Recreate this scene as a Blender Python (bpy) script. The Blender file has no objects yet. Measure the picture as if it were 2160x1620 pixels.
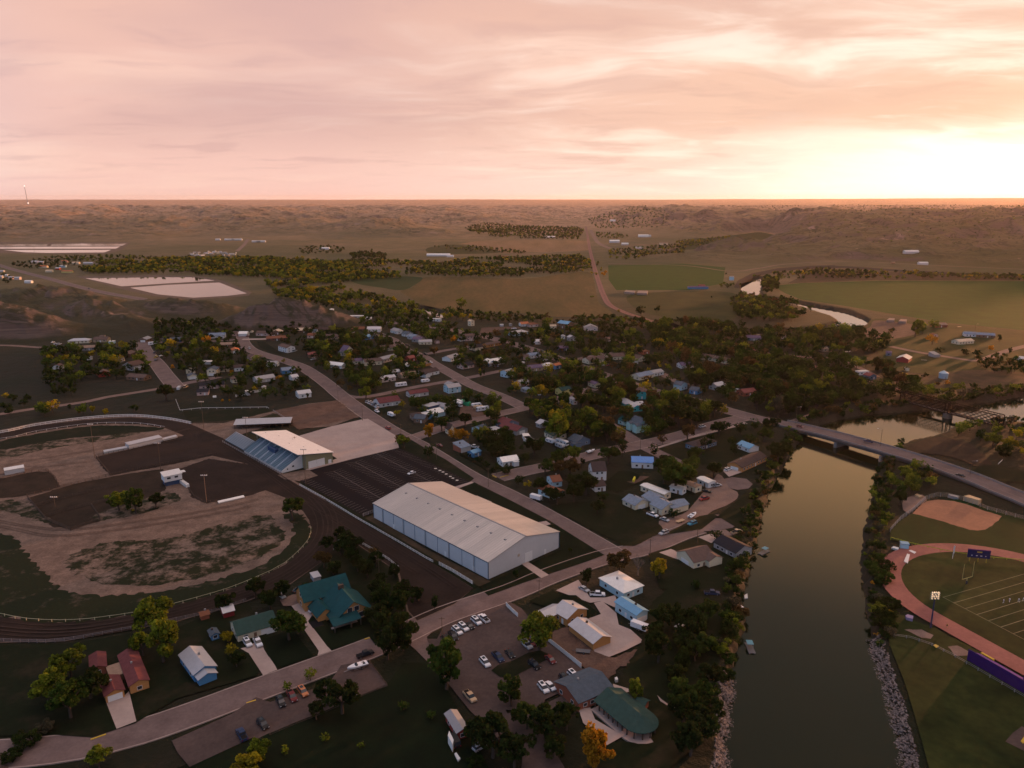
import bpy,bmesh,math,random
import numpy as np
from mathutils import Vector,Matrix,geometry
R = math.radians
sc = bpy.context.scene
col = sc.collection
rng = random.Random(7)
nrng = np.random.default_rng(11)
# ---- camera,world,sun,exposure
H = 150.0                     # drone height above the valley floor,metres
F = 1600.0                    # focal length in photo pixels (photo 2160 x 1620)
PITCH = math.atan(392.0 / F)
cam = bpy.data.cameras.new('camera')
cam.sensor_width = 36.0
cam.lens = F / 2160.0 * 36.0
cam.clip_start = 0.5
cam.clip_end = 200000.0
camo = bpy.data.objects.new('camera',cam)
camo.location = (0,0,H)
camo.rotation_euler = (math.pi / 2 - PITCH,0,0)
col.objects.link(camo)
sc.camera = camo
SUN_AZ,SUN_EL = 46.0,3.7    # degrees clockwise from the view direction,degrees up
sun = bpy.data.lights.new('sun','SUN')
sun.energy = 5.0
sun.angle = R(2.0)
sun.color = (1.0,0.42,0.17)
sun.volume_factor = 0.0
suno = bpy.data.objects.new('sun',sun)
sdir = Vector((math.sin(R(SUN_AZ)) * math.cos(R(SUN_EL)),math.cos(R(SUN_AZ)) * math.cos(R(SUN_EL)),math.sin(R(SUN_EL))))
suno.rotation_euler = sdir.to_track_quat('Z','Y').to_euler()
col.objects.link(suno)
sc.view_settings.view_transform = 'Standard'
sc.view_settings.look = 'None'
sc.view_settings.exposure = 0.55
sc.view_settings.gamma = 1.0
sc.view_settings.use_curve_mapping = False
sc.render.engine = 'CYCLES'
sc.cycles.use_denoising = True
sc.cycles.max_bounces = 4
sc.cycles.diffuse_bounces = 2
sc.cycles.glossy_bounces = 2
sc.cycles.transmission_bounces = 2
sc.cycles.volume_bounces = 0
sc.cycles.use_light_tree = False
class NT:
 """small helper to write node graphs as expressions"""
 def __init__(s,tree):
  s.t = tree; s.n = tree.nodes; s.l = tree.links
 def sock(s,a,inp):
  if hasattr(a,'is_output'):
   s.l.new(a,inp)
  elif isinstance(a,(tuple,list)) and inp.type == 'RGBA':
   inp.default_value = (*a[:3],1)
  else:
   inp.default_value = a
 def m(s,op,a,b=0.0,c=None,clamp=False):
  n = s.n.new('ShaderNodeMath'); n.operation = op; n.use_clamp = clamp
  s.sock(a,n.inputs[0]); s.sock(b,n.inputs[1])
  if c is not None: s.sock(c,n.inputs[2])
  return n.outputs[0]
 def rng(s,v,a,b,c=0.0,d=1.0,smooth=False):
  n = s.n.new('ShaderNodeMapRange'); n.interpolation_type = 'SMOOTHSTEP' if smooth else 'LINEAR'
  s.sock(v,n.inputs[0])
  for i,q in enumerate((a,b,c,d)): s.sock(q,n.inputs[i + 1])
  return n.outputs[0]
 def mix(s,f,a,b,mode='MIX'):
  n = s.n.new('ShaderNodeMix'); n.data_type = 'RGBA'; n.blend_type = mode; n.clamp_factor = True
  s.sock(f,n.inputs[0]); s.sock(a,n.inputs[6]); s.sock(b,n.inputs[7])
  return n.outputs[2]
 def noise(s,vec,scale,detail=4.0,rough=0.55,dist=0.0,out=0):
  n = s.n.new('ShaderNodeTexNoise'); n.inputs['Scale'].default_value = scale
  n.inputs['Detail'].default_value = detail; n.inputs['Roughness'].default_value = rough
  n.inputs['Distortion'].default_value = dist
  if vec is not None: s.l.new(vec,n.inputs['Vector'])
  return n.outputs[out]
 def comb(s,x,y,z):
  n = s.n.new('ShaderNodeCombineXYZ')
  for i,q in enumerate((x,y,z)): s.sock(q,n.inputs[i])
  return n.outputs[0]
 def sep(s,v):
  n = s.n.new('ShaderNodeSeparateXYZ'); s.l.new(v,n.inputs[0]); return n.outputs
 def mapping(s,v,scale=(1,1,1),rot=(0,0,0),loc=(0,0,0)):
  n = s.n.new('ShaderNodeMapping'); s.l.new(v,n.inputs[0])
  n.inputs['Scale'].default_value = scale; n.inputs['Rotation'].default_value = rot; n.inputs['Location'].default_value = loc
  return n.outputs[0]
# ---- world: Nishita dusk sky seen through a lit sheet of cloud, upper bands added for their light
world = bpy.data.worlds.new("World"); sc.world = world; world.use_nodes = True
W = NT(world.node_tree); W.n.clear()
tc = W.n.new('ShaderNodeTexCoord')
dx,dy,dz = W.sep(tc.outputs['Generated'])
zc = W.m('MAXIMUM',dz,0.0)
sa,ca = math.sin(R(SUN_AZ)),math.cos(R(SUN_AZ))
hd = W.m('SQRT',W.m('ADD',W.m('MULTIPLY',dx,dx),W.m('MULTIPLY',dy,dy)))
cosa = W.m('DIVIDE',W.m('ADD',W.m('MULTIPLY',dx,sa),W.m('MULTIPLY',dy,ca)),W.m('MAXIMUM',hd,0.01))
azn = W.rng(cosa,0.50,1.0,0,1)                    # 1 towards the sun
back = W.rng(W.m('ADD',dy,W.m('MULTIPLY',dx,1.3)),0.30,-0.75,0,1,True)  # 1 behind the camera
den = W.m('ADD',zc,0.11)
px_,py_ = W.m('DIVIDE',dx,den),W.m('DIVIDE',dy,den)
plane = W.comb(px_,py_,0.0)
warp = W.noise(plane,0.6,3,0.5,0,1)
vm = W.n.new('ShaderNodeVectorMath'); vm.operation = 'MULTIPLY_ADD'
W.l.new(warp,vm.inputs[0]); vm.inputs[1].default_value = (1.3,1.3,0); W.l.new(plane,vm.inputs[2])
pw = vm.outputs[0]
c1 = W.noise(W.mapping(pw,(0.42,0.70,1),(0,0,R(14)),(3.1,1.7,0)),1.0,7,0.52,0.4)
c2 = W.noise(W.mapping(pw,(1.5,2.6,1),(0,0,R(-10)),(7.7,0.3,0)),1.0,6,0.6,0.3)
c3 = W.noise(W.mapping(pw,(0.22,0.30,1),(0,0,R(25)),(0.4,5.3,0)),1.0,4,0.5,0.2)
el = W.rng(dz,0.0,0.24,0,1)
elh = W.rng(dz,0.0,0.10,0,1,True)
low = W.mix(azn,(0.95,0.60,0.52),(1.12,0.88,0.75))
mid = W.mix(azn,(0.87,0.54,0.47),(0.98,0.62,0.44))
top = W.mix(azn,(0.88,0.53,0.43),(0.88,0.53,0.38))
base = W.mix(elh,low,mid)
base = W.mix(W.rng(el,0.35,1.0,0,1,True),base,top)
pale = W.mix(azn,(1.0,0.66,0.54),(1.20,0.90,0.72))
base = W.mix(W.m('MULTIPLY',W.rng(c1,0.46,0.66,0,1,True),0.75),base,pale)
mauve = W.mix(azn,(0.68,0.42,0.39),(0.80,0.48,0.36))
dk = W.m('MULTIPLY',W.rng(c3,0.46,0.64,0,0.85,True),W.rng(dz,0.03,0.12,0,1,True))
base = W.mix(dk,base,mauve)
st = W.m('MULTIPLY',W.rng(c2,0.50,0.34,0,0.5,True),W.rng(dz,0.01,0.05,0,1))
base = W.mix(st,base,mauve)
gap = W.m('MULTIPLY',W.rng(W.m('ADD',W.m('MULTIPLY',c2,0.55),W.m('MULTIPLY',c1,0.45)),0.51,0.66,0,1,True),W.rng(azn,0.0,0.7,0.25,1))
base = W.mix(W.m('MULTIPLY',gap,0.55),base,W.mix(azn,(1.0,0.76,0.68),(1.3,1.14,0.96)))
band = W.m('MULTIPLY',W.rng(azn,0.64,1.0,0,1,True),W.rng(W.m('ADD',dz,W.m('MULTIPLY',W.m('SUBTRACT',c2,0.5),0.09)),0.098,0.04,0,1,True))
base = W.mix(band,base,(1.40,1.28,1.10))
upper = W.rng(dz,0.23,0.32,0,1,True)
base = W.mix(W.m('MULTIPLY',upper,0.8),base,W.mix(W.rng(azn,0.1,0.8,0,1),(0.85,0.60,0.55),(1.75,0.98,0.42)))  # orange sky above the view, added to gild the river reflection
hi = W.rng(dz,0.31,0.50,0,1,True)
base = W.mix(W.m('MULTIPLY',hi,W.m('SUBTRACT',1.0,W.m('MULTIPLY',azn,0.12))),base,(0.19,0.215,0.215))  # dark band above the view, shaped to darken the near river's reflection
base = W.mix(W.rng(dz,0.66,0.84,0,1,True),base,(1.85,1.36,1.20))  # bright unseen zenith added to light the ground
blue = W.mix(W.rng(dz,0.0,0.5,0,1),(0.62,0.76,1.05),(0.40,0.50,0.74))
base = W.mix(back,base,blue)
sky = W.n.new('ShaderNodeTexSky'); sky.sky_type = 'NISHITA'; sky.sun_disc = False
sky.sun_elevation = R(SUN_EL); sky.sun_rotation = R(SUN_AZ); sky.altitude = 600; sky.dust_density = 2.0
bg1 = W.n.new('ShaderNodeBackground'); W.l.new(sky.outputs[0],bg1.inputs[0]); bg1.inputs[1].default_value = 0.05
W.l.new(W.mix(0.88,sky.outputs[0],(0,0,0)),bg1.inputs[0])   # mostly veiled by the cloud sheet
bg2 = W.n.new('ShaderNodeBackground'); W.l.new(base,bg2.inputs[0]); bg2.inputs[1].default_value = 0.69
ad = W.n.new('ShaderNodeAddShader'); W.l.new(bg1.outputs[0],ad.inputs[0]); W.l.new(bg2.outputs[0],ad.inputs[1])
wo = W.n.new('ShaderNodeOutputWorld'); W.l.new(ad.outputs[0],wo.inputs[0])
world.cycles.sampling_method = 'MANUAL'; world.cycles.sample_map_resolution = 1024
# ---- photo pixel -> place on the ground
SP,CP = math.sin(PITCH),math.cos(PITCH)
def g(px,py,z=0.0):
 u = (px - 1080) / F; v = (py - 810) / F
 t = (z - H) / (-SP - v * CP)
 return Vector((u * t,(CP - v * SP) * t,z))
def proj(x,y,z=0.0):
 dzz = z - H
 zc_ = y * CP - dzz * SP
 return 1080 + F * x / zc_,810 - F * (y * SP + dzz * CP) / zc_,zc_
CROP = {'A': (80,670,6.75),'B': (380,670,6.75),'C': (660,650,6.75),'D': (960,650,6.75),'E': (1260,650,6.75),
  'F': (1560,630,6.75),'G': (1840,640,6.75),'X': (880,840,8.3077),'I': (1100,840,8.3077),'J': (0,500,9),
  'K': (0,820,4),'L': (540,820,4),'M': (1080,820,4),'N': (1620,820,4),
  'O': (0,1220,4),'P': (540,1220,4),'Q': (1080,1220,4),'R': (1620,1220,4),
  'S': (0,380,3),'T': (720,380,3),'U': (1440,380,3),'': (0,0,1)}
def cp(c,x,y):
 o = CROP[c]; return (o[0] + x / o[2],o[1] + y / o[2])
def cps(c,*xy):
 return [cp(c,xy[i],xy[i + 1]) for i in range(0,len(xy),2)]
# ---- materials
MATS = {}
def mat(name,c,rough=0.85,var=0.25,scale=1.0,c2=None,thr=None,spec=0.08,bump=0.0,space='Object',metal=0.0,detail=5,stretch=None,nr=0.6):
 """principled surface whose colour wanders between c and c2 (or c darkened) with noise"""
 if name in MATS: return MATS[name]
 m = bpy.data.materials.new(name); m.use_nodes = True
 t = NT(m.node_tree); b = t.n['Principled BSDF']
 tcn = t.n.new('ShaderNodeTexCoord')
 v = tcn.outputs[space]
 if stretch: v = t.mapping(v,stretch[:3],(0,0,stretch[3]))
 n1 = t.noise(v,scale,detail,nr)
 if c2 is None: c2 = tuple(q * (1 - var) for q in c)
 lo,hi_ = thr or (0.35,0.68)
 cc = t.mix(t.rng(n1,lo,hi_,0,1),c,c2)
 n2 = t.noise(v,scale * 9.0,3,0.6)
 cc = t.mix(t.rng(n2,0.25,0.75,0.0,min(0.5,var * 1.2)),cc,(0,0,0))
 t.l.new(cc,b.inputs['Base Color'])
 b.inputs['Roughness'].default_value = rough; b.inputs['Specular IOR Level'].default_value = spec
 b.inputs['Metallic'].default_value = metal
 if bump:
  bn = t.n.new('ShaderNodeBump'); bn.inputs['Strength'].default_value = 0.6; bn.inputs['Distance'].default_value = bump
  t.l.new(n2,bn.inputs['Height']); t.l.new(bn.outputs[0],b.inputs['Normal'])
 MATS[name] = m
 return m
# ---- mesh helpers
class MB:
 def __init__(s): s.v = []; s.f = []; s.mi = []
 def add(s,vs,fs,mi=0,M=None):
  o = len(s.v)
  if M is not None: vs = [tuple(M @ Vector(q)) for q in vs]
  s.v += [tuple(q) for q in vs]; s.f += [tuple(i + o for i in q) for q in fs]; s.mi += [mi] * len(fs); return s
 def box(s,x0,x1,y0,y1,z0,z1,mi=0,M=None):
  return s.add([(x0,y0,z0),(x1,y0,z0),(x1,y1,z0),(x0,y1,z0),(x0,y0,z1),(x1,y0,z1),(x1,y1,z1),(x0,y1,z1)],
    [(0,3,2,1),(4,5,6,7),(0,1,5,4),(1,2,6,5),(2,3,7,6),(3,0,4,7)],mi,M)
 def frust(s,b,t,z0,z1,mi=0):
  """b, t: (x0,x1,y0,y1) footprints at z0 and z1"""
  return s.add([(b[0],b[2],z0),(b[1],b[2],z0),(b[1],b[3],z0),(b[0],b[3],z0),(t[0],t[2],z1),(t[1],t[2],z1),(t[1],t[3],z1),(t[0],t[3],z1)],
    [(0,3,2,1),(4,5,6,7),(0,1,5,4),(1,2,6,5),(2,3,7,6),(3,0,4,7)],mi)
 def tube(s,a,b,r0,r1=None,n=6,mi=0,caps=True):
  a = Vector(a); b = Vector(b); r1 = r0 if r1 is None else r1
  d = (b - a).normalized(); u = d.orthogonal().normalized(); w = d.cross(u)
  vs = []
  for c,r in ((a,r0),(b,r1)):
   for i in range(n):
    t = 2 * math.pi * i / n; vs.append(c + (u * math.cos(t) + w * math.sin(t)) * r)
  fs = [(i,(i + 1) % n,n + (i + 1) % n,n + i) for i in range(n)]
  if caps: fs += [tuple(range(n - 1,-1,-1)),tuple(range(n,2 * n))]
  return s.add(vs,fs,mi)
 def prism(s,prof,y0,y1,mi=0):
  """profile in x,z swept along y (profile counter-clockwise seen from -y)"""
  n = len(prof)
  vs = [(p[0],y0,p[1]) for p in prof] + [(p[0],y1,p[1]) for p in prof]
  fs = [(i,(i + 1) % n,n + (i + 1) % n,n + i)[::-1] for i in range(n)]
  fs += [tuple(range(n)),tuple(range(2 * n - 1,n - 1,-1))]
  return s.add(vs,fs,mi)
 def mesh(s,name,mats,smooth=False):
  me = bpy.data.meshes.new(name); me.from_pydata(s.v,[],s.f)
  for q in (mats if isinstance(mats,(list,tuple)) else [mats]): me.materials.append(q)
  me.polygons.foreach_set('material_index',s.mi)
  if smooth: me.polygons.foreach_set('use_smooth',[True] * len(s.f))
  me.update(); return me
 def build(s,name,mats,parent=None,smooth=False):
  return link(name,s.mesh(name,mats,smooth),parent)
def link(name,me,parent=None,loc=None,rz=None):
 o = bpy.data.objects.new(name,me); col.objects.link(o)
 if parent is not None: o.parent = parent
 if loc is not None: o.location = loc
 if rz is not None: o.rotation_euler = (0,0,rz)
 return o
def tag(o,label,cat,group=None,kind=None):
 if label: o['label'] = label
 if cat: o['category'] = cat
 if group: o['group'] = group
 if kind: o['kind'] = kind
 return o
def thing(name,label,cat,loc=(0,0,0),rz=0.0,group=None):
 return tag(link(name,None,None,loc,rz),label,cat,group)
def copy_tree(o,loc=None,rz=None,label=None,parent=None):
 c = o.copy(); col.objects.link(c); c.parent = parent
 if loc is not None: c.location = loc
 if rz is not None: c.rotation_euler = (0,0,rz)
 if label: c['label'] = label
 for ch in o.children: copy_tree(ch,parent=c)
 return c
def catmull(pts,step=4.0,closed=False):
 pts = [Vector((p[0],p[1],0)) for p in pts]
 n = len(pts); out = []
 rngi = range(n if closed else n - 1)
 for i in rngi:
  p1,p2 = pts[i],pts[(i + 1) % n]
  p0 = pts[(i - 1) % n] if closed or i > 0 else p1 * 2 - p2
  p3 = pts[(i + 2) % n] if closed or i + 2 < n else p2 * 2 - p1
  k = max(1,int((p2 - p1).length / step))
  for j in range(k):
   t = j / k
   out.append(0.5 * ((2 * p1) + (p2 - p0) * t + (2 * p0 - 5 * p1 + 4 * p2 - p3) * t * t + (3 * p1 - p0 - 3 * p2 + p3) * t ** 3))
 if not closed: out.append(pts[-1])
 return out
ZL = [0.03]
def nz():
 ZL[0] += 0.004; return ZL[0]
ROADS = []      # (points,halfwidth) kept clear of trees
CLEAR = []      # ground polygons kept clear of trees
def off_bank(P):
 """keep a flat sheet from hanging over the river bank"""
 RP = river1; out = []
 if min(p.x for p in P) > 400 or max(p.x for p in P) < 40: return P
 Q = []
 for i,a in enumerate(P):
  b = P[(i + 1) % len(P)]; k = max(1,int((b - a).length / 5.0)); Q += [a.lerp(b,j / k) for j in range(k)]
 xs = np.array([p.x for p in Q]); ys = np.array([p.y for p in Q]); s = sdist(xs,ys,RP)
 if (s > 5.5).all(): return P
 e = 0.5; gx = (sdist(xs + e,ys,RP) - s) / e; gy = (sdist(xs,ys + e,RP) - s) / e
 for i,p in enumerate(Q):
  k = max(0.0,5.5 - s[i]); out.append(Vector((p.x + gx[i] * k,p.y + gy[i] * k,0)))
 return out
def patch(name,pts,m,smooth=False,jit=0.0,clear=True,z=None,kind='structure',zg=0.0,parent=None,noclip=True):
 """a flat sheet of ground, its outline given in photo pixels"""
 P = [g(x,y,zg) for x,y in pts]
 if smooth: P = catmull(P,4.0,True)
 if jit:
  Q = []
  for i,a in enumerate(P):
   b = P[(i + 1) % len(P)]; k = max(1,int((b - a).length / max(1.5,jit * 1.2)))
   for j in range(k):
    q = a.lerp(b,j / k); Q.append(q + Vector((rng.uniform(-jit,jit),rng.uniform(-jit,jit),0)))
  P = Q
 P = off_bank(P)
 z = nz() if z is None else z
 P = [Vector((p.x,p.y,z + zg)) for p in P]
 tri = geometry.tessellate_polygon([P])
 me = bpy.data.meshes.new(name)
 area = sum((P[i].x * P[i - 1].y - P[i - 1].x * P[i].y) for i in range(len(P)))
 fs = []
 for t in tri:
  a,b,c = (P[i] for i in t)
  fs.append(tuple(t) if (b - a).cross(c - a).z > 0 else tuple(reversed(t)))
 me.from_pydata([tuple(p) for p in P],[],fs); me.materials.append(m); me.update()
 o = link(name,me,parent)
 if kind and parent is None: o['kind'] = kind
 if clear and not any(q in name for q in ('lawn','yard','scrub','verge')): CLEAR.append(np.array([(p.x,p.y) for p in P]))
 return o
def ribbon_mesh(name,P,w,z,m,thick=0.0):
 vs,fs = [],[]
 n = len(P); ws = w if isinstance(w,(list,tuple)) else [w] * n
 for i,p in enumerate(P):
  d = (P[min(i + 1,n - 1)] - P[max(i - 1,0)]).normalized(); s = Vector((-d.y,d.x,0)) * ws[i] / 2
  vs += [(p.x - s.x,p.y - s.y,z),(p.x + s.x,p.y + s.y,z)]
 for i in range(n - 1): fs.append((2 * i,2 * i + 2,2 * i + 3,2 * i + 1))
 me = bpy.data.meshes.new(name); me.from_pydata(vs,[],fs); me.materials.append(m); me.update(); return me
def offset_line(P,off):
 n = len(P); out = []
 for i,p in enumerate(P):
  d = (P[min(i + 1,n - 1)] - P[max(i - 1,0)]).normalized()
  out.append(p + Vector((-d.y,d.x,0)) * off)
 return out
def road(name,pts,w,m,kerb=None,ground=False):
 P = catmull([g(x,y) for x,y in pts] if not ground else pts,5.0)
 zr = nz(); o = link(name,ribbon_mesh(name,P,w,zr,m)); o['kind'] = 'structure'
 ROADS.append((np.array([(p.x,p.y) for p in P]),w / 2))
 if kerb is not None:
  for s in (-1,1):
   Q = offset_line(P,s * (w / 2 + 0.2))
   mb = MB()
   for a,b in zip(Q[:-1],Q[1:]):
    d = (b - a).normalized(); q = Vector((-d.y,d.x,0)) * 0.22
    zz = zr + 0.11
    mb.add([a - q,b - q,b + q,a + q] + [x + Vector((0,0,zz)) for x in (a - q,b - q,b + q,a + q)],
      [(4,5,6,7),(0,1,5,4),(2,3,7,6)])
   mb.build('kerb',kerb,o)
 return o,P
# ---- terrain
def vnoise(x,y,seed=0):
 xi = np.floor(x).astype(np.int64); yi = np.floor(y).astype(np.int64)
 fx = x - xi; fy = y - yi; fx = fx * fx * (3 - 2 * fx); fy = fy * fy * (3 - 2 * fy)
 def h(a,b):
  n = (a * 374761393 + b * 668265263 + seed * 982451653) & 0xffffffff
  n = ((n ^ (n >> 13)) * 1274126177) & 0xffffffff
  return ((n ^ (n >> 16)) & 0xffff) / 65535.0
 return (h(xi,yi) * (1 - fx) + h(xi + 1,yi) * fx) * (1 - fy) + (h(xi,yi + 1) * (1 - fx) + h(xi + 1,yi + 1) * fx) * fy
def fbm(x,y,o=5,seed=0,ridged=False):
 s = 0; a = 0.5; t = 0
 for i in range(o):
  n = vnoise(x,y,seed + i)
  if ridged: n = 1 - np.abs(2 * n - 1)
  s = s + a * n; t += a; a *= 0.5; c,q = 1.6,1.2; x,y = x * c - y * q + 3.1,x * q + y * c + 7.7
 return s / t
def sstep(a,b,x):
 t = np.clip((x - a) / (b - a),0,1); return t * t * (3 - 2 * t)
WZ = -4.0       # river level
def gw(c,*xy): return [g(*p,WZ) for p in cps(c,*xy)]
left_bank = [g(x,y,WZ) for x,y in ((1518,1760),(1528,1680),(1530,1620),(1533,1560),(1537,1505),(1549,1440),(1553,1390),(1576,1330),(1570,1275),(1583,1205),(1602,1125),(1614,1075),(1633,1030),(1650,995),(1674,955),(1694,925),(1722,902),(1765,888),(1830,876),(1915,869),(2000,860),(2100,847),(2160,838),(2320,815))]
right_bank = [g(x,y,WZ) for x,y in ((2330,880),(2165,897),(2105,893),(2050,897),(2010,905),(1985,919),(1950,928),(1912,936),(1878,952),(1862,968),(1850,985),(1838,1015),(1833,1065),(1818,1130),(1811,1190),(1818,1235),(1826,1310),(1838,1380),(1862,1450),(1878,1510),(1892,1570),(1908,1640),(1925,1740))]
river1 = catmull(left_bank,6) + catmull(right_bank,6)
ox = [g(x,y,WZ) for x,y in ((1563,600),(1585,592),(1609,588),(1606,606),(1606,626),(1650,634),(1683,640),(1740,651),(1777,658),(1810,669),(1828,681),(1822,689),(1792,696),(1740,699),(1700,704),(1640,708),(1560,712),(1560,706),(1640,700),(1673,700),(1740,692),(1768,681),(1758,672),(1722,660),(1680,647),(1640,641),(1595,633),(1570,622))]
river2 = catmull(ox,6,True)
small_ponds = [[(884,652),(905,652),(948,672),(930,674),(900,662)],[(618,606),(632,607),(656,618),(648,620),(628,613)],[(1413,534),(1420,529),(1426,527),(1424,533),(1415,538)]]
ponds = [catmull([g(x,y,WZ) for x,y in p],6,True) for p in small_ponds]
WATERS = [river1,river2] + ponds
def sdist(x,y,poly):
 """signed distance to a polygon, negative inside"""
 P = np.array([(p.x,p.y) for p in poly]); Q = np.roll(P,-1,0)
 d = np.full(x.shape,1e9); inside = np.zeros(x.shape,bool)
 for (ax,ay),(bx,by) in zip(P,Q):
  ex,ey = bx - ax,by - ay; L = ex * ex + ey * ey + 1e-9
  t = np.clip(((x - ax) * ex + (y - ay) * ey) / L,0,1)
  d = np.minimum(d,(x - ax - t * ex) ** 2 + (y - ay - t * ey) ** 2)
  c = ((ay > y) != (by > y)) & (x < (bx - ax) * (y - ay) / (by - ay + 1e-12) + ax)
  inside ^= c
 return np.where(inside,-1,1) * np.sqrt(d)
def hill_at(px,py,h,sx,sy,rot=0.0,sharp=1.0):
 c = g(px,py); return (c.x,c.y,h,sx,sy,R(rot),sharp)
BLUFFS = [hill_at(612,684,27,62,34,4),hill_at(545,690,13,45,30,0),hill_at(690,690,12,40,26,-20),hill_at(400,660,19,58,36,0),hill_at(330,655,12,60,40,0),
   hill_at(120,655,26,95,55,-12),hill_at(20,660,24,90,60,0),hill_at(210,672,20,60,45,-35),hill_at(270,688,11,45,30,-35),
   hill_at(-40,700,30,90,42,-8),hill_at(40,708,15,45,22,-10),hill_at(-200,690,34,140,80,0),hill_at(160,700,7,60,25,0)]
KNOBS = [hill_at(1560,533,40,120,110,0),hill_at(1470,545,13,110,90,0),hill_at(1660,548,14,90,70,0),hill_at(1850,543,22,200,130,10),hill_at(2050,540,18,260,120,0),
   hill_at(790,486,52,210,260,0),hill_at(870,495,26,260,160,0),hill_at(130,500,20,500,200,0)]
FLAT_R = [([(-300,470),(-120,520),(0,560),(100,587),(200,613),(300,631),(360,640),(430,652)],14,45),([(1236,478),(1239,495),(1244,525),(1256,572)],20,90),
   ([(1283,556),(1440,560),(1540,572),(1600,566),(1660,557),(1780,551),(1900,556),(2000,561),(2160,568),(2400,575)],10,60),([(1246,485),(1262,512),(1310,527)],20,80)]
FLAT_P = [[(-260,511),(276,511),(255,528),(222,536),(60,535),(-260,528)],[(160,583),(333,580),(470,592),(531,617),(480,628),(325,625)],[(972,514),(1010,508),(1240,508),(1243,528),(1060,533)],[(1440,512),(1600,490),(1640,498),(1520,520),(1440,526)],[(1250,556),(1530,562),(1530,600),(1300,640)],[(400,500),(560,500),(560,512),(400,540)]]
FLAT_R = [(np.array([(p.x,p.y) for p in catmull([g(x,y) for x,y in q],30)]),a,b) for q,a,b in FLAT_R]
FLAT_P = [[g(x,y) for x,y in q] for q in FLAT_P]
def flatten(x,y,hh):
 for P,a,b in FLAT_R:
  lo = P.min(0) - b; hi_ = P.max(0) + b; m = (x > lo[0]) & (x < hi_[0]) & (y > lo[1]) & (y < hi_[1])
  if not m.any(): continue
  d = np.full(m.sum(),1e9); xm,ym = x[m],y[m]
  for (ax,ay),(bx,by) in zip(P[:-1],P[1:]):
   ex,ey = bx - ax,by - ay; t = np.clip(((xm - ax) * ex + (ym - ay) * ey) / (ex * ex + ey * ey),0,1); d = np.minimum(d,np.hypot(xm - ax - t * ex,ym - ay - t * ey))
  hh[m] *= sstep(a,b,d)
 for P in FLAT_P:
  xs = [p.x for p in P]; ys = [p.y for p in P]; m = (x > min(xs) - 160) & (x < max(xs) + 160) & (y > min(ys) - 160) & (y < max(ys) + 160)
  if m.any(): hh[m] *= sstep(12,150,sdist(x[m],y[m],P))
 return hh
AZ_X = np.array([-1500,-300,0,300,600,800,1000,1235,1400,1500,1620,1760,1900,2160,2600,4000],float)
AZ_D = np.array([2950,2950,2950,2950,3050,3300,3700,4300,3400,2900,2250,1950,1900,1850,1800,1700],float)
AZ_A = np.degrees(np.arctan((AZ_X - 1080) / F))
def height(x,y,river=True):
 x = np.asarray(x,float); y = np.asarray(y,float)
 d = np.hypot(x,y); az = np.degrees(np.arctan2(x,y)); front = y > 0
 d0 = np.interp(az,AZ_A,AZ_D); d0 = d0 * (0.93 + 0.16 * fbm(x / 900,y / 900,3,5))
 wr = np.interp(az,[-12,8],[2600,1500]); t = sstep(0,1,(d - d0) / wr); t2 = sstep(0,1,(d - d0) / (wr * 0.42))
 rd = fbm(x / 420.0,y / 420.0,5,21,True); rl = fbm(x / 1500.0,y / 1500.0,4,31)
 far = sstep(3800,8000,d)
 hh = t * (62 + 34 * rl) + t2 * (rd - 0.55) * 110 * (1 - 0.86 * far) * (0.35 + 0.65 * t)
 hh = hh + t2 * ((fbm(x / 120.,y / 120.,4,44,True) - 0.5) * 24 + (fbm(x / 48.,y / 48.,3,55,True) - 0.5) * 9) * (1 - far)
 hh = hh + sstep(9000,24000,d) * (12 + 26 * (fbm(x / 6000,y / 6000,3,77) - 0.5))
 east = sstep(0.10,0.75,x / np.maximum(y,1)) * sstep(12000,24000,d); hh = hh + east * 60
 val = np.exp(-((d - 4600) / 900.0) ** 2) * sstep(8,20,az); hh = hh - 30 * val * t
 for (cx,cy,h,sx,sy,r,sh) in BLUFFS + KNOBS:
  m = (np.abs(x - cx) < 3.2 * max(sx,sy)) & (np.abs(y - cy) < 3.2 * max(sx,sy))
  if not m.any(): continue
  ax = (x[m] - cx) * math.cos(r) + (y[m] - cy) * math.sin(r); ay = -(x[m] - cx) * math.sin(r) + (y[m] - cy) * math.cos(r)
  q = (ax / sx) ** 2 + (ay / sy) ** 2
  e = np.exp(-q * 0.8) - math.exp(-2.6); e = np.clip(e,0,1) / (1 - math.exp(-2.6))
  gul = fbm(x[m] / (sx * 0.30),y[m] / (sx * 0.30),4,9,True)
  b = h * e * (0.66 + 0.58 * gul)
  hh[m] = np.maximum(hh[m],b) + np.minimum(hh[m],b) * 0.35
 hh = flatten(x,y,np.where(front,hh,0.0))
 if river:
  for poly in WATERS:
   P = np.array([(p.x,p.y) for p in poly]); lo = P.min(0) - 30; hi_ = P.max(0) + 30
   m = (x > lo[0]) & (x < hi_[0]) & (y > lo[1]) & (y < hi_[1])
   if not m.any(): continue
   s = sdist(x[m],y[m],poly)
   s = s + (vnoise(x[m] / 3.5,y[m] / 3.5,3) - 0.5) * 2.0
   hh[m] = np.minimum(hh[m],-4.0 - 2.2 * sstep(0,-8,s) + 4.0 * sstep(0.0,4.5,s))
 return hh
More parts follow.
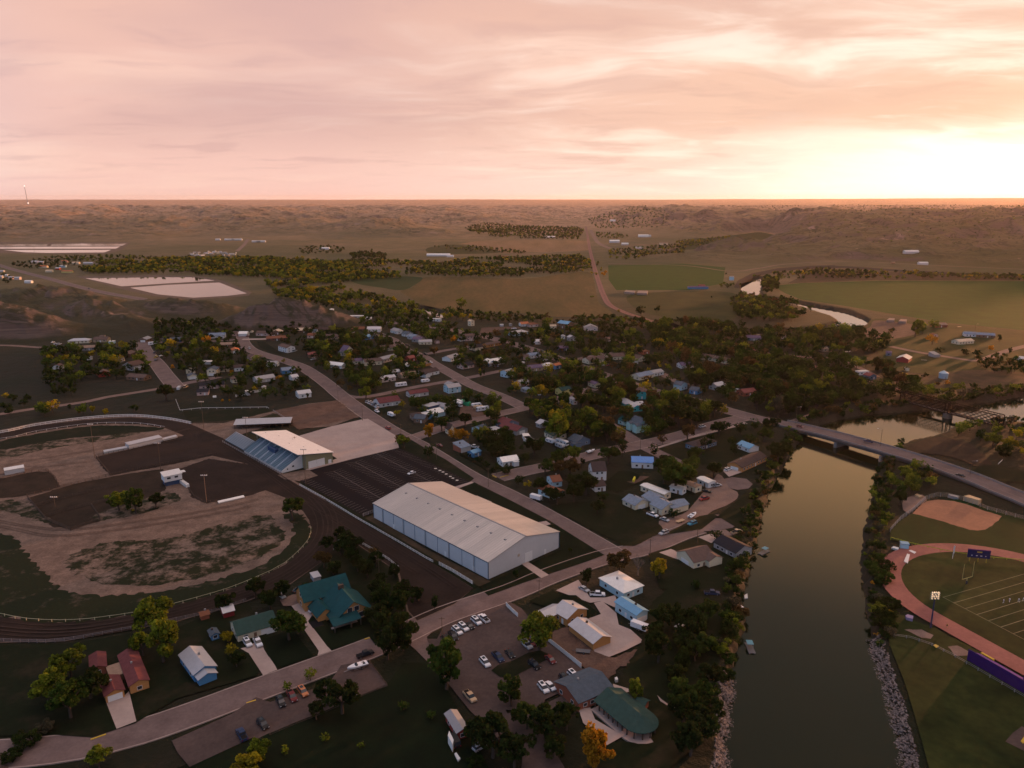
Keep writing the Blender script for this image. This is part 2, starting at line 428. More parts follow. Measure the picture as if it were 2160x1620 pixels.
def build_terrain():
 az = np.concatenate([np.linspace(-180,-46,34)[:-1],np.linspace(-46,46,760),np.linspace(46,180,34)[1:]])
 rs = [1.0,40.0,80.0]; r = 100.0
 while r < 2000: rs.append(r); r += min(r * 0.0085,max(0.8,r * r / (H * F) * 3.4))
 while r < 5500: rs.append(r); r += r * 0.0048
 while r < 9000: rs.append(r); r += r * 0.008
 while r < 34000: rs.append(r); r += r * 0.016
 rs = np.array(rs); A,Rr = np.meshgrid(np.radians(az),rs)
 X = (np.sin(A) * Rr); Y = (np.cos(A) * Rr)
 Z = height(X.ravel(),Y.ravel()).reshape(X.shape)
 nr,na = X.shape
 co = np.stack([X,Y,Z],-1).reshape(-1,3).astype(np.float32)
 i = np.arange(nr - 1)[:,None] * na + np.arange(na - 1)[None,:]
 f = np.stack([i,i + 1,i + 1 + na,i + na],-1).reshape(-1,4)[:,::-1]
 me = bpy.data.meshes.new('ground'); me.vertices.add(len(co)); me.vertices.foreach_set('co',co.ravel())
 me.loops.add(f.size); me.loops.foreach_set('vertex_index',f.ravel().astype(np.int32))
 me.polygons.add(len(f)); me.polygons.foreach_set('loop_start',np.arange(0,f.size,4,dtype=np.int32))
 me.polygons.foreach_set('loop_total',np.full(len(f),4,np.int32))
 me.polygons.foreach_set('use_smooth',np.ones(len(f),bool))
 me.update(); me.validate()
 print('terrain verts',len(co))
 return me
def ground_material():
 m = bpy.data.materials.new('prairie_ground'); m.use_nodes = True
 t = NT(m.node_tree); b = t.n['Principled BSDF']
 tcn = t.n.new('ShaderNodeTexCoord'); pos = tcn.outputs['Object']
 geo = t.n.new('ShaderNodeNewGeometry'); nx,ny,nzz = t.sep(geo.outputs['Normal']); X,Y,Z = t.sep(pos)
 n_big = t.noise(pos,0.0022,6,0.6); n_mid = t.noise(pos,0.02,6,0.62); n_fine = t.noise(pos,0.35,5,0.65)
 n_tiny = t.noise(pos,1.6,3,0.6)
 grass = t.mix(t.rng(n_mid,0.36,0.62,0,1),(0.007,0.010,0.003),(0.019,0.014,0.008))
 grass = t.mix(t.rng(n_fine,0.35,0.7,0,0.65),grass,(0.006,0.009,0.003))
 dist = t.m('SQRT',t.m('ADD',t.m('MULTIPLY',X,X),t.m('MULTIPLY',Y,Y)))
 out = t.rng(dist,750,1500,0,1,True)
 prairie = t.mix(t.rng(n_big,0.38,0.62,0,1),(0.056,0.054,0.020),(0.125,0.088,0.048))
 prairie = t.mix(t.rng(n_mid,0.40,0.66,0,0.6),prairie,(0.048,0.044,0.018))
 prairie = t.mix(t.rng(n_fine,0.45,0.75,0,0.4),prairie,(0.03,0.03,0.012))
 prairie = t.mix(t.rng(dist,2200,6500,0,0.85,True),prairie,t.mix(t.rng(n_mid,0.35,0.62,0,1),(0.62,0.345,0.225),(0.33,0.20,0.125)))  # distance haze put into the colour: far land paler and warmer
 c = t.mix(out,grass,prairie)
 band = t.noise(t.mapping(pos,(0.02,0.02,0.9)),1.0,4,0.6)
 clay = t.mix(t.rng(band,0.35,0.72,0,1),(0.060,0.040,0.038),(0.120,0.084,0.074))
 steep = t.m('MULTIPLY',t.rng(t.m('ADD',nzz,t.m('MULTIPLY',t.m('SUBTRACT',n_mid,0.5),0.20)),0.975,0.90,0,1,True),t.rng(Z,1.0,4.0,0,1))
 c = t.mix(t.m('MULTIPLY',steep,0.75),c,clay)
 br = t.noise(pos,0.055,5,0.7)
 c = t.mix(t.m('MULTIPLY',t.rng(br,0.57,0.64,0,0.8,True),t.rng(Z,2,10,0,1)),c,(0.018,0.020,0.008))
 gl0 = t.noise(pos,0.0075,5,0.62,1.2)
 gul = t.m('MULTIPLY',t.rng(t.m('ABSOLUTE',t.m('SUBTRACT',gl0,0.5)),0.0,0.03,1,0),t.rng(Z,4,16,0,1))
 c = t.mix(t.m('MULTIPLY',gul,t.rng(dist,2500,9000,0.85,0.4)),c,(0.022,0.022,0.010))
 bare = t.m('MULTIPLY',t.rng(t.noise(pos,0.011,6,0.7),0.60,0.68,0,0.8,True),t.rng(Z,3,12,0,1))
 c = t.mix(bare,c,t.mix(t.rng(band,0.35,0.7,0,1),(0.30,0.20,0.165),(0.13,0.085,0.075)))
 mud = t.rng(Z,-0.1,-0.8,0,1)
 c = t.mix(mud,c,t.mix(n_tiny,(0.012,0.012,0.007),(0.032,0.024,0.016)))
 t.l.new(c,b.inputs['Base Color']); b.inputs['Roughness'].default_value = 0.95; b.inputs['Specular IOR Level'].default_value = 0.15
 bn = t.n.new('ShaderNodeBump'); bn.inputs['Strength'].default_value = 1.0; bn.inputs['Distance'].default_value = 3.0
 t.l.new(t.m('ADD',t.noise(pos,0.05,7,0.7),t.m('MULTIPLY',n_fine,0.05)),bn.inputs['Height']); t.l.new(bn.outputs[0],b.inputs['Normal'])
 return m
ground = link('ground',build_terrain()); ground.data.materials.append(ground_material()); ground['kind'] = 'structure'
def water_material(name,c,rough,bump):
 m = bpy.data.materials.new(name); m.use_nodes = True; t = NT(m.node_tree); b = t.n['Principled BSDF']
 b.inputs['Base Color'].default_value = (*c,1); b.inputs['Roughness'].default_value = rough; b.inputs['IOR'].default_value = 1.36; b.inputs['Specular IOR Level'].default_value = 0.5
 tcn = t.n.new('ShaderNodeTexCoord'); n = t.noise(tcn.outputs['Object'],1.2,4,0.6)
 bn = t.n.new('ShaderNodeBump'); bn.inputs['Strength'].default_value = 0.35; bn.inputs['Distance'].default_value = bump
 t.l.new(n,bn.inputs['Height']); t.l.new(bn.outputs[0],b.inputs['Normal'])
 return m
m_river = water_material('river_water',(0.006,0.008,0.003),0.06,0.05)
m_lagoon = water_material('lagoon_water',(0.020,0.018,0.012),0.05,0.012)
def water_sheet(name,poly,m,grow):
 P = np.array([(p.x,p.y) for p in poly]); n = len(P)
 area = sum(P[i][0] * P[(i + 1) % n][1] - P[(i + 1) % n][0] * P[i][1] for i in range(n)); s = 1 if area > 0 else -1
 Q = []
 for i in range(n):
  d = P[(i + 1) % n] - P[i - 1]; d = d / (np.hypot(*d) + 1e-6); Q.append(Vector((P[i][0] + s * d[1] * grow,P[i][1] - s * d[0] * grow,WZ + 0.35)))
 tri = geometry.tessellate_polygon([Q]); fs = []
 for t3 in tri:
  a,b,c = (Q[i] for i in t3); fs.append(tuple(t3) if (b - a).cross(c - a).z > 0 else tuple(reversed(t3)))
 me = bpy.data.meshes.new(name); me.from_pydata([tuple(q) for q in Q],[],fs); me.materials.append(m); me.update()
 o = link(name,me); o['kind'] = 'structure'; return o
water_sheet('river',river1,m_river,3.5)
water_sheet('river_bend',river2,m_lagoon,2.0)
for q in ponds: water_sheet('pond',q,m_lagoon,1.5)
# ---- ground cover,fields,lots and roads
m_fieldtan = mat('stubble_field',(0.110,0.070,0.028),0.95,0.3,0.02,(0.055,0.048,0.016),stretch=(1,0.25,1,R(60)))
m_fieldgreen = mat('green_crop',(0.017,0.060,0.007),0.95,0.35,0.05,(0.010,0.042,0.005))
m_fielddark = mat('dark_crop',(0.020,0.040,0.012),0.95,0.3,0.05,(0.015,0.030,0.008))
m_hay = mat('hay_field',(0.19,0.115,0.065),0.95,0.25,0.02,(0.13,0.085,0.042),stretch=(1,0.2,1,R(90)))
m_olive = mat('olive_pasture',(0.040,0.044,0.013),0.95,0.3,0.03,(0.020,0.025,0.008))
m_weeds = mat('dry_weeds',(0.075,0.048,0.030),0.95,0.35,0.06,(0.032,0.028,0.014))
m_berm = mat('berm_gravel',(0.15,0.105,0.08),0.95,0.3,0.2)
m_dirt = mat('pale_dirt',(0.205,0.140,0.108),0.95,0.35,0.14,(0.105,0.072,0.057),nr=0.7,bump=0.1)
m_brown = mat('raked_brown_dirt',(0.031,0.020,0.016),0.95,0.3,0.08,(0.020,0.013,0.010),bump=0.05)
m_bdirt = mat('bare_brown_lot',(0.135,0.082,0.062),0.95,0.35,0.15,(0.080,0.048,0.036),bump=0.1)
m_pen = mat('trampled_pen',(0.042,0.027,0.018),0.95,0.3,0.1,(0.020,0.014,0.009),bump=0.1)
m_lawn = mat('mown_lawn',(0.006,0.012,0.004),0.95,0.35,0.1,(0.004,0.007,0.0025))
m_turf = mat('sports_turf',(0.013,0.032,0.007),0.95,0.35,0.05,(0.008,0.019,0.004),bump=0.05)
m_turf2 = mat('dry_sports_turf',(0.034,0.042,0.010),0.95,0.45,0.04,(0.010,0.016,0.004))
m_yard = mat('yard_grass',(0.008,0.012,0.004),0.95,0.35,0.07,(0.026,0.020,0.011),thr=(0.50,0.68),nr=0.7)
m_blotch = mat('grass_over_dirt',(0.185,0.128,0.100),0.95,0.3,0.10,(0.015,0.018,0.007),thr=(0.40,0.53),detail=12,nr=0.74)
m_blotch2 = mat('thin_grass',(0.014,0.018,0.007),0.95,0.3,0.10,(0.13,0.09,0.07),thr=(0.56,0.74),detail=12,nr=0.74)
m_street = mat('worn_street',(0.165,0.116,0.106),0.9,0.2,0.12,(0.115,0.080,0.074),bump=0.01)
m_gravel = mat('gravel_road',(0.20,0.135,0.112),0.95,0.25,0.2,(0.15,0.10,0.085),bump=0.02)
m_rail = mat('rail_ballast',(0.24,0.120,0.105),0.95,0.25,0.2,(0.18,0.09,0.08))
m_conc = mat('pale_concrete',(0.36,0.275,0.240),0.9,0.12,0.08,(0.30,0.225,0.20))
m_kerb = mat('kerb_concrete',(0.32,0.24,0.21),0.9,0.2,0.4)
m_asph = mat('fresh_asphalt',(0.009,0.006,0.007),0.85,0.2,0.08,(0.007,0.0045,0.006))
m_lot = mat('worn_lot_asphalt',(0.088,0.061,0.055),0.9,0.25,0.10,(0.062,0.043,0.039),bump=0.01)
m_track = mat('red_running_track',(0.27,0.105,0.085),0.9,0.2,0.1,(0.21,0.08,0.068))
m_infield = mat('infield_clay',(0.31,0.145,0.085),0.95,0.2,0.1,(0.25,0.115,0.07))
m_line = mat('line_paint',(0.62,0.58,0.52),0.8,0.1,1.0)
m_lineworn = mat('worn_line_paint',(0.26,0.22,0.20),0.8,0.25,0.5)
m_linedim = mat('chalk_line',(0.20,0.19,0.12),0.9,0.25,0.6)
m_yellow = mat('yellow_paint',(0.55,0.36,0.05),0.8,0.2,1.0)
patch('stubble_field',[(845,614),(870,606),(892,586),(960,584),(1100,588),(1180,579),(1240,574),(1252,590),(1262,635),(1288,664),(1180,668),(1090,660),(970,655),(900,645),(870,630)],m_fieldtan,True)
patch('dark_green_field',[(742,590),(800,584),(888,585),(868,605),(842,612),(800,606),(760,600)],m_fielddark,True)
patch('hay_field',[(972,514),(1010,508),(1120,506),(1240,508),(1243,528),(1190,531),(1060,533),(1040,524)],m_hay)
patch('pasture',[(905,522),(960,516),(1035,526),(1050,533),(960,536),(905,533)],m_olive,True)
patch('pasture',[(1283,560),(1440,556),(1530,564),(1525,598),(1450,612),(1300,612),(1284,590)],m_fieldgreen,False)
patch('pasture',[(1330,622),(1450,614),(1545,618),(1556,640),(1545,672),(1440,672),(1395,668),(1340,650)],m_olive,True)
patch('pasture',[(1480,500),(1600,490),(1640,498),(1520,520),(1440,526),(1440,512)],m_olive,True)
patch('crop_field',[(1630,603),(1690,597),(1850,592),(2160,593),(2700,600),(2900,720),(2160,697),(1990,680),(1880,662),(1780,645),(1690,632),(1655,618)],m_fieldgreen)
patch('weedy_ground',[(1660,598),(1700,578),(1800,572),(1950,575),(2160,585),(2700,592),(2700,596),(2160,592),(1850,591)],m_weeds,False)
patch('farm_yard',[(1830,696),(1850,672),(1960,682),(2060,690),(2160,700),(2700,730),(2700,800),(2160,790),(2060,800),(1960,790),(1880,775),(1850,740)],m_olive,True)
patch('bare_field',[(1985,790),(2060,780),(2160,786),(2500,800),(2500,840),(2160,822),(2060,820),(2000,812)],m_weeds,True)
patch('dry_bank',[(1835,690),(1850,676),(1930,686),(1930,705),(1850,718),(1812,705)],m_bdirt,True)
patch('cut_bank',[(1548,606),(1556,592),(1585,577),(1640,566),(1710,561),(1780,559),(1860,565),(1940,571),(2040,577),(2160,582),(2160,585),(2040,581),(1940,576),(1860,571),(1780,565),(1710,567),(1650,572),(1595,583),(1566,598),(1556,608)],mat('cut_bank_earth',(0.030,0.018,0.015)))
def lagoon(berm,waters):
 patch('lagoon_berm',berm,m_berm)
 for w in waters: patch('lagoon',w,m_lagoon)
lagoon([(160,583),(333,580),(425,583),(470,592),(531,617),(524,624),(480,628),(407,632),(325,625),(240,606)],
  [[(180,587),(333,585),(413,585),(453,592),(350,598),(257,604)],[(274,607),(353,601),(463,596),(521,619),(480,624),(407,628),(333,621)]])
lagoon([(-260,511),(276,511),(255,528),(222,536),(60,535),(-260,528)],
  [[(-200,513.5),(105,513.5),(98,518),(-200,519.5)],[(112,513.5),(268,513.5),(258,518),(106,518.4)],[(-200,521),(254,520),(244,524.5),(-200,525)],[(8,527.5),(235,527),(220,532.5),(100,533.5),(50,532)]])
road('highway',[(-300,470),(-120,520),(0,560),(100,587),(200,613),(300,631),(360,640),(430,652),(520,664),(640,672),(767,677),(887,686),(1003,706),(1087,727),(1153,748),(1220,772),(1310,804),(1400,831),(1467,846),(1541,868),(1600,884),(1648,894)],14,m_street,m_kerb)
road('farm_road',[(1283,556),(1440,560),(1540,572),(1600,566),(1660,557),(1780,551),(1900,556),(2000,561),(2160,568),(2400,575)],7,m_gravel)
road('farm_road',[(1246,485),(1252,497),(1262,512),(1285,523),(1310,527)],16,m_gravel)
road('farm_road',[(1060,540),(1120,535),(1200,530),(1300,530),(1420,527)],7,m_gravel)
road('farm_road',[(523,505),(515,516),(500,530)],12,m_gravel)
road('railway_bed',[(1236,478),(1239,495),(1244,525),(1256,572),(1264,598),(1273,622),(1286,643),(1318,659),(1345,668),(1385,681),(1460,702),(1560,730),(1700,768),(1830,806),(1905,826)],9,m_rail)
road('gravel_lane',[(-60,728),(20,729),(80,733),(140,736),(190,734)],7,m_gravel)
road('gravel_lane',[(-60,884),(0,874),(75,862),(140,854),(185,847),(225,838),(275,830),(325,822),(368,815)],7,m_gravel)
road('street',[(300,722),(304,736),(314,750),(332,768),(350,792),(372,818)],13,m_street,m_kerb)
road('street',[(368,816),(400,807),(440,800),(462,795)],9,m_street)
road('street',[(290,722),(380,722),(463,719),(507,716)],8,m_street)
road('street',[(511,708),(514,722),(526,736),(549,746),(587,757),(632,772),(661,789),(690,810),(735,847),(815,902),(890,943),(990,1005),(1072,1045),(1155,1090),(1255,1147),(1290,1168)],12,m_street,m_kerb)
road('street',[(511,716),(564,715),(600,712)],8,m_conc)
road('street',[(785,699),(808,709),(830,718),(853,736),(891,752),(912,766),(956,791),(1001,815),(1056,836),(1110,862)],11,m_street,m_kerb)
road('street',[(895,748),(960,736),(1030,727),(1085,722)],8,m_street)
road('street',[(700,828),(764,838),(880,816),(978,799),(1064,781)],8,m_street)
road('street',[(866,926),(944,900),(1024,880),(1103,862),(1160,848),(1250,820)],10,m_street,m_kerb)
road('street',[(1197,762),(1240,754),(1285,743)],10,m_street)
road('street',[(1255,700),(1290,715),(1327,727)],6,m_gravel)
road('street',[(1050,1008),(1100,996),(1165,982),(1232,965),(1305,948),(1355,938),(1430,920),(1505,897),(1566,882)],12,m_street,m_kerb)
road('street',[(1240,870),(1300,905),(1355,940),(1395,960),(1440,982)],10,m_street)
road('street',[(1395,788),(1420,802),(1450,812)],8,m_gravel)
road('gravel_lane',[(1640,745),(1690,753),(1760,757),(1810,775),(1850,795)],6,m_gravel)
road('gravel_lane',[(1878,731),(1930,742),(1985,751),(2030,758),(2066,761),(2110,745),(2160,731),(2300,700)],8,m_gravel)
road('gravel_lane',[(1660,893),(1690,883),(1712,876)],5,m_gravel)
road('street',[(-120,1598),(0,1592),(75,1586),(180,1572),(300,1543),(420,1502),(540,1457),(665,1411),(765,1374),(840,1343),(940,1297),(1080,1249),(1155,1217),(1270,1177),(1355,1158),(1430,1128),(1470,1115)],11.5,m_street,m_kerb)
patch('street_junction',[(850,1325),(900,1305),(960,1290),(925,1322),(900,1345),(925,1395),(905,1400),(875,1370),(850,1350)],m_street,False)
patch('turning_circle',[(1450,1122),(1470,1108),(1482,1094),(1505,1086),(1535,1087),(1555,1095),(1557,1106),(1545,1114),(1515,1119),(1480,1122)],m_street,True)
patch('turning_circle',[(1522,1012),(1545,1007),(1575,1011),(1588,1022),(1580,1031),(1556,1034),(1535,1030),(1520,1022)],m_street,True)
patch('gravel_court',[(1515,1000),(1530,1014),(1538,1030),(1555,1038),(1555,1052),(1530,1068),(1504,1078),(1476,1098),(1440,1112),(1400,1118),(1390,1100),(1440,1085),(1462,1065),(1478,1045),(1500,1020)],m_gravel,True)
patch('racecourse_dirt',[(-250,925),(0,908),(75,892),(175,880),(275,874),(350,880),(408,890),(500,885),(577,868),(650,852),(715,845),(760,878),(700,900),(631,905),(600,885),(560,902),(480,925),(633,1022),(780,1110),(914,1188),(1000,1240),(958,1277),(880,1312),(858,1292),(838,1207),(724,1129),(680,1185),(610,1235),(520,1270),(375,1312),(285,1328),(137,1354),(0,1357),(-250,1330)],m_dirt,False)
patch('racetrack',[(-250,932),(0,915),(75,899),(175,887),(275,881),(350,886),(404,896),(470,925),(560,982),(634,1027),(780,1112),(914,1190),(998,1242),(958,1275),(880,1310),(862,1290),(843,1210),(790,1172),(726,1130),(684,1182),(612,1232),(520,1268),(375,1310),(285,1326),(137,1352),(0,1355),(-250,1328),
  (-250,1280),(0,1301),(60,1310),(125,1315),(250,1303),(390,1273),(480,1246),(540,1222),(602,1192),(650,1145),(657,1117),(652,1098),(640,1080),(600,1050),(560,1035),(530,1045),(545,985),(440,960),(395,922),(347,903),(300,896),(237,894),(175,898),(100,908),(0,928),(-250,952)],m_brown,False)
patch('infield_grass',[(0,932),(100,912),(200,899),(300,900),(345,906),(250,918),(150,925),(60,940),(0,950)],m_yard,True,0.8)
patch('infield_grass',[(-200,960),(0,950),(90,934),(200,922),(300,912),(250,925),(120,945),(60,956),(0,968),(-200,975)],m_blotch,True,1.2)
patch('dirt_arena',[(202,965),(300,942),(392,918),(458,960),(340,985),(232,1003),(215,985)],m_brown,False,0.5)
patch('dirt_arena',[(372,992),(440,968),(560,985),(535,1044),(435,1063),(405,1050),(392,1020)],m_brown,False,0.5)
patch('dirt_pen',[(-150,1020),(0,1010),(60,998),(100,996),(115,1010),(125,1028),(60,1045),(0,1052),(-150,1060)],m_pen,True,0.5)
patch('stock_pen',[(58,1052),(155,1022),(270,1000),(345,990),(350,1035),(270,1070),(212,1100),(150,1118),(108,1112),(80,1080)],m_pen,False,0.6)
patch('scrub_grass',[(-100,1064),(0,1058),(50,1056),(80,1075),(108,1105),(60,1095),(0,1080),(-100,1082)],m_blotch,True,1.0)
patch('scrub_grass',[(200,1085),(290,1058),(350,1040),(385,1052),(330,1075),(250,1095),(200,1098)],m_blotch,True,1.0)
patch('blotchy_grass',[(140,1178),(225,1145),(300,1140),(400,1128),(450,1112),(500,1100),(560,1085),(585,1105),(600,1135),(560,1170),(480,1202),(380,1228),(250,1236),(170,1215)],m_blotch,True,1.5)
patch('thin_infield_grass',[(-250,1140),(0,1128),(50,1165),(95,1210),(135,1245),(210,1258),(320,1250),(420,1232),(520,1205),(575,1178),(612,1150),(618,1110),(600,1085),(635,1085),(655,1118),(648,1146),(600,1192),(538,1222),(480,1246),(390,1273),(250,1303),(125,1315),(60,1310),(0,1301),(-250,1280)],m_blotch2,True,1.2)
patch('verge_grass',[(404,893),(470,893),(535,878),(575,868),(560,862),(460,866),(385,868),(392,880)],m_yard,False,0.5)
patch('verge_grass',[(520,893),(577,872),(612,885),(640,898),(560,892)],m_blotch2,False,0.5)
patch('bare_lot',[(577,867),(640,855),(712,845),(726,855),(757,881),(700,893),(631,907),(600,887)],m_bdirt,False,0.4)
patch('fence_verge',[(633,1024),(640,1022),(770,1090),(915,1180),(1010,1238),(1000,1243),(914,1190),(780,1113)],m_yard,False)
patch('fence_verge',[(770,1094),(785,1088),(900,1160),(1035,1228),(1010,1238),(915,1180)],m_weeds,False)
patch('concrete_apron',[(631,920),(700,900),(761,886),(776,884),(834,919),(843,945),(740,970),(652,993),(640,1002),(632,996),(711,968)],m_conc)
patch('stand_apron',[(585,1003),(640,992),(652,992),(672,1004),(632,1016),(600,1012)],m_dirt)
parking_new = patch('new_car_park',[(842,946),(880,963),(992,1017),(960,1031),(930,1034),(787,1084),(767,1091),(700,1053),(632,1015),(672,1005),(653,993),(740,970)],m_asph)
patch('lawn',[(834,919),(845,915),(900,948),(940,970),(1000,1010),(992,1017),(880,963),(842,946)],m_yard)
patch('lawn',[(968,1024),(1000,1018),(1080,1058),(1160,1100),(1275,1172),(1240,1185),(1165,1210),(1100,1232),(1030,1258),(1010,1240),(1035,1228),(1185,1160),(1050,1090)],m_lawn)
patch('concrete_walk',[(958,1028),(994,1017),(1000,1019),(968,1031)],m_conc)
patch('concrete_drive',[(1100,1191),(1113,1186),(1158,1214),(1142,1221)],m_conc)
patch('concrete_drive',[(1135,1103),(1152,1100),(1162,1107),(1148,1111)],m_conc)
patch('gravel_lot',[(1012,703),(1016,692),(1060,690),(1095,690),(1100,693),(1055,697),(1030,703),(1018,705)],m_bdirt,False)
patch('lawn',[(1030,704),(1060,697),(1095,697),(1110,712),(1100,719),(1085,720),(1050,712)],m_yard)
patch('car_park',cps('C',770,1335,900,1370,985,1405,960,1420,920,1440,770,1360),m_conc)
patch('gravel_lot',cps('X',730,330,760,150,960,140,1220,300,800,370),m_bdirt)
patch('lawn',cps('C',1400,520,1500,500,1700,560,1500,590),m_lawn)
patch('lawn',cps('B',1095,340,1200,345,1480,540,1400,530,1180,450,1110,400),m_lawn)
patch('lawn',cps('C',900,1440,1080,1400,1240,1400,1100,1480,960,1510),m_lawn)
patch('vacant_lot',cps('M',330,1000,650,950,900,900,1280,1190,1230,1230,1000,1335,870,1290,560,1130),m_yard,True,0.5)
patch('lawn',cps('M',790,790,900,700,1000,700,1160,760,890,880,800,850),m_lawn)
patch('play_sand',cps('M',965,790,1060,770,1080,740,1160,745,1100,780,1030,805),m_bdirt)
patch('lawn',cps('M',1220,505,1420,440,1900,300,2130,320,2100,560,1760,660,1600,640,1400,590),m_yard)
patch('lawn',cps('M',1270,1240,1600,1190,1900,950,2040,800,2110,830,2060,1150,1900,1180,1700,1060,1580,1080),m_yard)
patch('footpath',cps('M',1205,500,1500,410,1960,285,1990,300,1500,425,1220,512),m_kerb)
patch('lawn',cps('O',-400,570,550,560,1140,470,1500,420,1800,300,2100,220,2300,560,2160,830,1500,1020,1140,1230,780,1350,480,1330,-400,1340),m_yard)
patch('park_lawn',[(0,1720),(380,1620),(480,1572),(700,1490),(815,1448),(850,1400),(905,1400),(940,1450),(1000,1560),(1080,1720),(600,1900),(0,1900)],m_lawn)
patch('gravel_parking',cps('O',1450,1380,1960,1150,2160,1010,2300,1060,2160,1340,1600,1600,1500,1480),m_lot)
patch('gravel_parking',cps('P',-20,1100,160,1040,460,950,640,860,720,740,960,700,1110,910,800,1030,620,1110,100,1320,-20,1380),m_lot)
patch('gravel_path',[(-100,1640),(0,1590),(20,1625),(40,1700),(-100,1720)],m_bdirt)
patch('driveway',cps('O',895,1050,1050,1000,1090,960,1152,1215,985,1280),m_conc)
patch('driveway',cps('O',2030,600,2160,570,2300,700,2340,780,2220,825,2100,640),m_conc)
patch('driveway',cps('P',-30,560,40,520,70,610,175,780,60,830,-20,640),m_conc)
patch('driveway',cps('P',300,240,500,160,600,230,560,300,480,310,440,370,600,580,640,620,520,660,530,620,400,430,420,360,330,280),m_conc)
patch('gravel_drive',cps('P',200,190,480,70,560,130,500,165,300,240,230,240),m_gravel)
patch('lawn',cps('P',60,520,320,440,400,560,485,660,180,770,90,640),m_lawn)
patch('lawn',cps('P',445,370,500,310,560,310,640,440,980,340,1100,420,950,500,640,610,600,580),m_lawn)
patch('wooded_yard',[(650,1230),(700,1165),(730,1140),(838,1208),(858,1290),(840,1340),(790,1360),(760,1320),(700,1240)],m_yard)
patch('big_car_park',[(922,1350),(935,1325),(1000,1298),(1075,1272),(1100,1285),(1150,1345),(1225,1412),(1262,1418),(1215,1445),(1195,1457),(1150,1478),(1140,1500),(1060,1500),(1030,1490),(960,1440),(925,1395),(900,1350)],m_lot)
patch('side_lane',cps('P',1480,720,1700,720,1860,870,2100,1110,2200,1300,2100,1420,1800,1120),m_lot)
patch('side_lane',cps('Q',-40,1150,200,1110,420,1000,560,980,620,1030,240,1160,220,1250,440,1600,480,1800,60,1800,100,1400,0,1250),m_lot)
patch('concrete_drive',cps('Q',370,110,560,20,660,170,790,170,870,150,900,240,880,260,750,200,660,215,480,150),m_conc)
patch('gravel_yard',cps('Q',640,350,750,310,690,215,760,200,880,300,900,400,1000,440,1110,540,950,620,800,680,700,680,690,610,810,560,800,480),m_conc)
patch('lawn',cps('Q',140,200,340,110,440,150,540,150,745,310,640,345,400,300,320,260),m_lawn)
patch('rough_dirt',cps('Q',320,540,460,420,680,620,820,680,1160,580,1200,700,900,760,800,880,600,760),m_bdirt,True,0.6)
patch('riverside_scrub',cps('Q',1100,540,1160,250,1400,60,1700,60,1780,200,1850,420,1840,700,1600,1300,1200,1700,700,1700,840,1400,1180,1400,1200,1250,900,900),m_yard,True,0.6)
patch('deck_terrace',cps('Q',560,1110,660,1100,700,1200,940,1340,800,1420,740,1360,600,1230),m_conc)
patch('pond_bank',cps('Q',850,900,980,940,1000,960,880,1010),m_conc)
patch('lawn',cps('M',1150,1400,1600,1260,1900,1180,2050,1240,2030,1500,1980,1640,1700,1700,1250,1700),m_yard)
patch('driveway',cps('M',1240,1390,1340,1360,1440,1400,1400,1450),m_conc)
patch('driveway',cps('M',1570,1260,1680,1230,1760,1270,1680,1310),m_conc)
patch('gravel_pad',cps('M',1680,1220,1800,1195,1870,1240,1760,1270),m_gravel,True)
patch('driveway',cps('M',1780,700,1860,640,1940,710,1830,750),m_conc)
patch('east_bank_grass',cps('R',1010,300,1150,330,1400,430,1810,640,2160,900,2600,1200,2600,2200,1340,2200,1280,1600,1180,1200,1080,900,960,600),m_turf2,False,0.4)
patch('outfield',cps('N',1030,1210,1100,1130,1220,1060,1330,950,1600,940,2160,1110,2500,1200,2500,1500,2160,1460,1700,1420,1300,1345,1040,1280),m_turf)
patch('infield',cps('N',1220,1060,1290,985,1340,958,1400,945,1480,945,1570,955,1680,985,1820,1035,1970,1082,1940,1120,1890,1162,1830,1195,1770,1206,1700,1198,1600,1168,1480,1130,1340,1090),m_infield,False,0.25)
patch('dugout_gravel',cps('N',1140,950,1230,905,1300,900,1340,950,1260,1000,1180,1060,1140,1030),m_gravel,True)
patch('sandbar',cps('N',1200,480,1450,415,1700,470,1850,600,1900,700,1700,640,1500,570,1200,540),m_pen,True,0.8)
patch('lawn',cps('N',1700,690,1900,650,2160,700,2500,800,2500,900,2160,800,1950,790,1850,770),m_yard,True,0.5)
patch('berm_gravel',cps('R',1150,440,1300,445,1390,490,1370,520,1290,510),m_gravel,True,0.3)
patch('berm_gravel',cps('R',1520,590,1600,575,1720,640,1710,665,1580,670),m_gravel,True,0.3)
patch('pavilion_pad',cps('R',2000,1390,2060,1320,2140,1260,2400,1400,2400,1600,2160,1470),m_lot)
s0,s1 = g(1990,1302),g(2160,1395); ax = (s1 - s0).normalized(); nrm = Vector((-ax.y,ax.x,0))
if nrm.x < 0: nrm = -nrm
TR = 36.5; c_end = None
a0 = g(1962,1287); c_end = a0 + nrm * TR + ax * 4.0
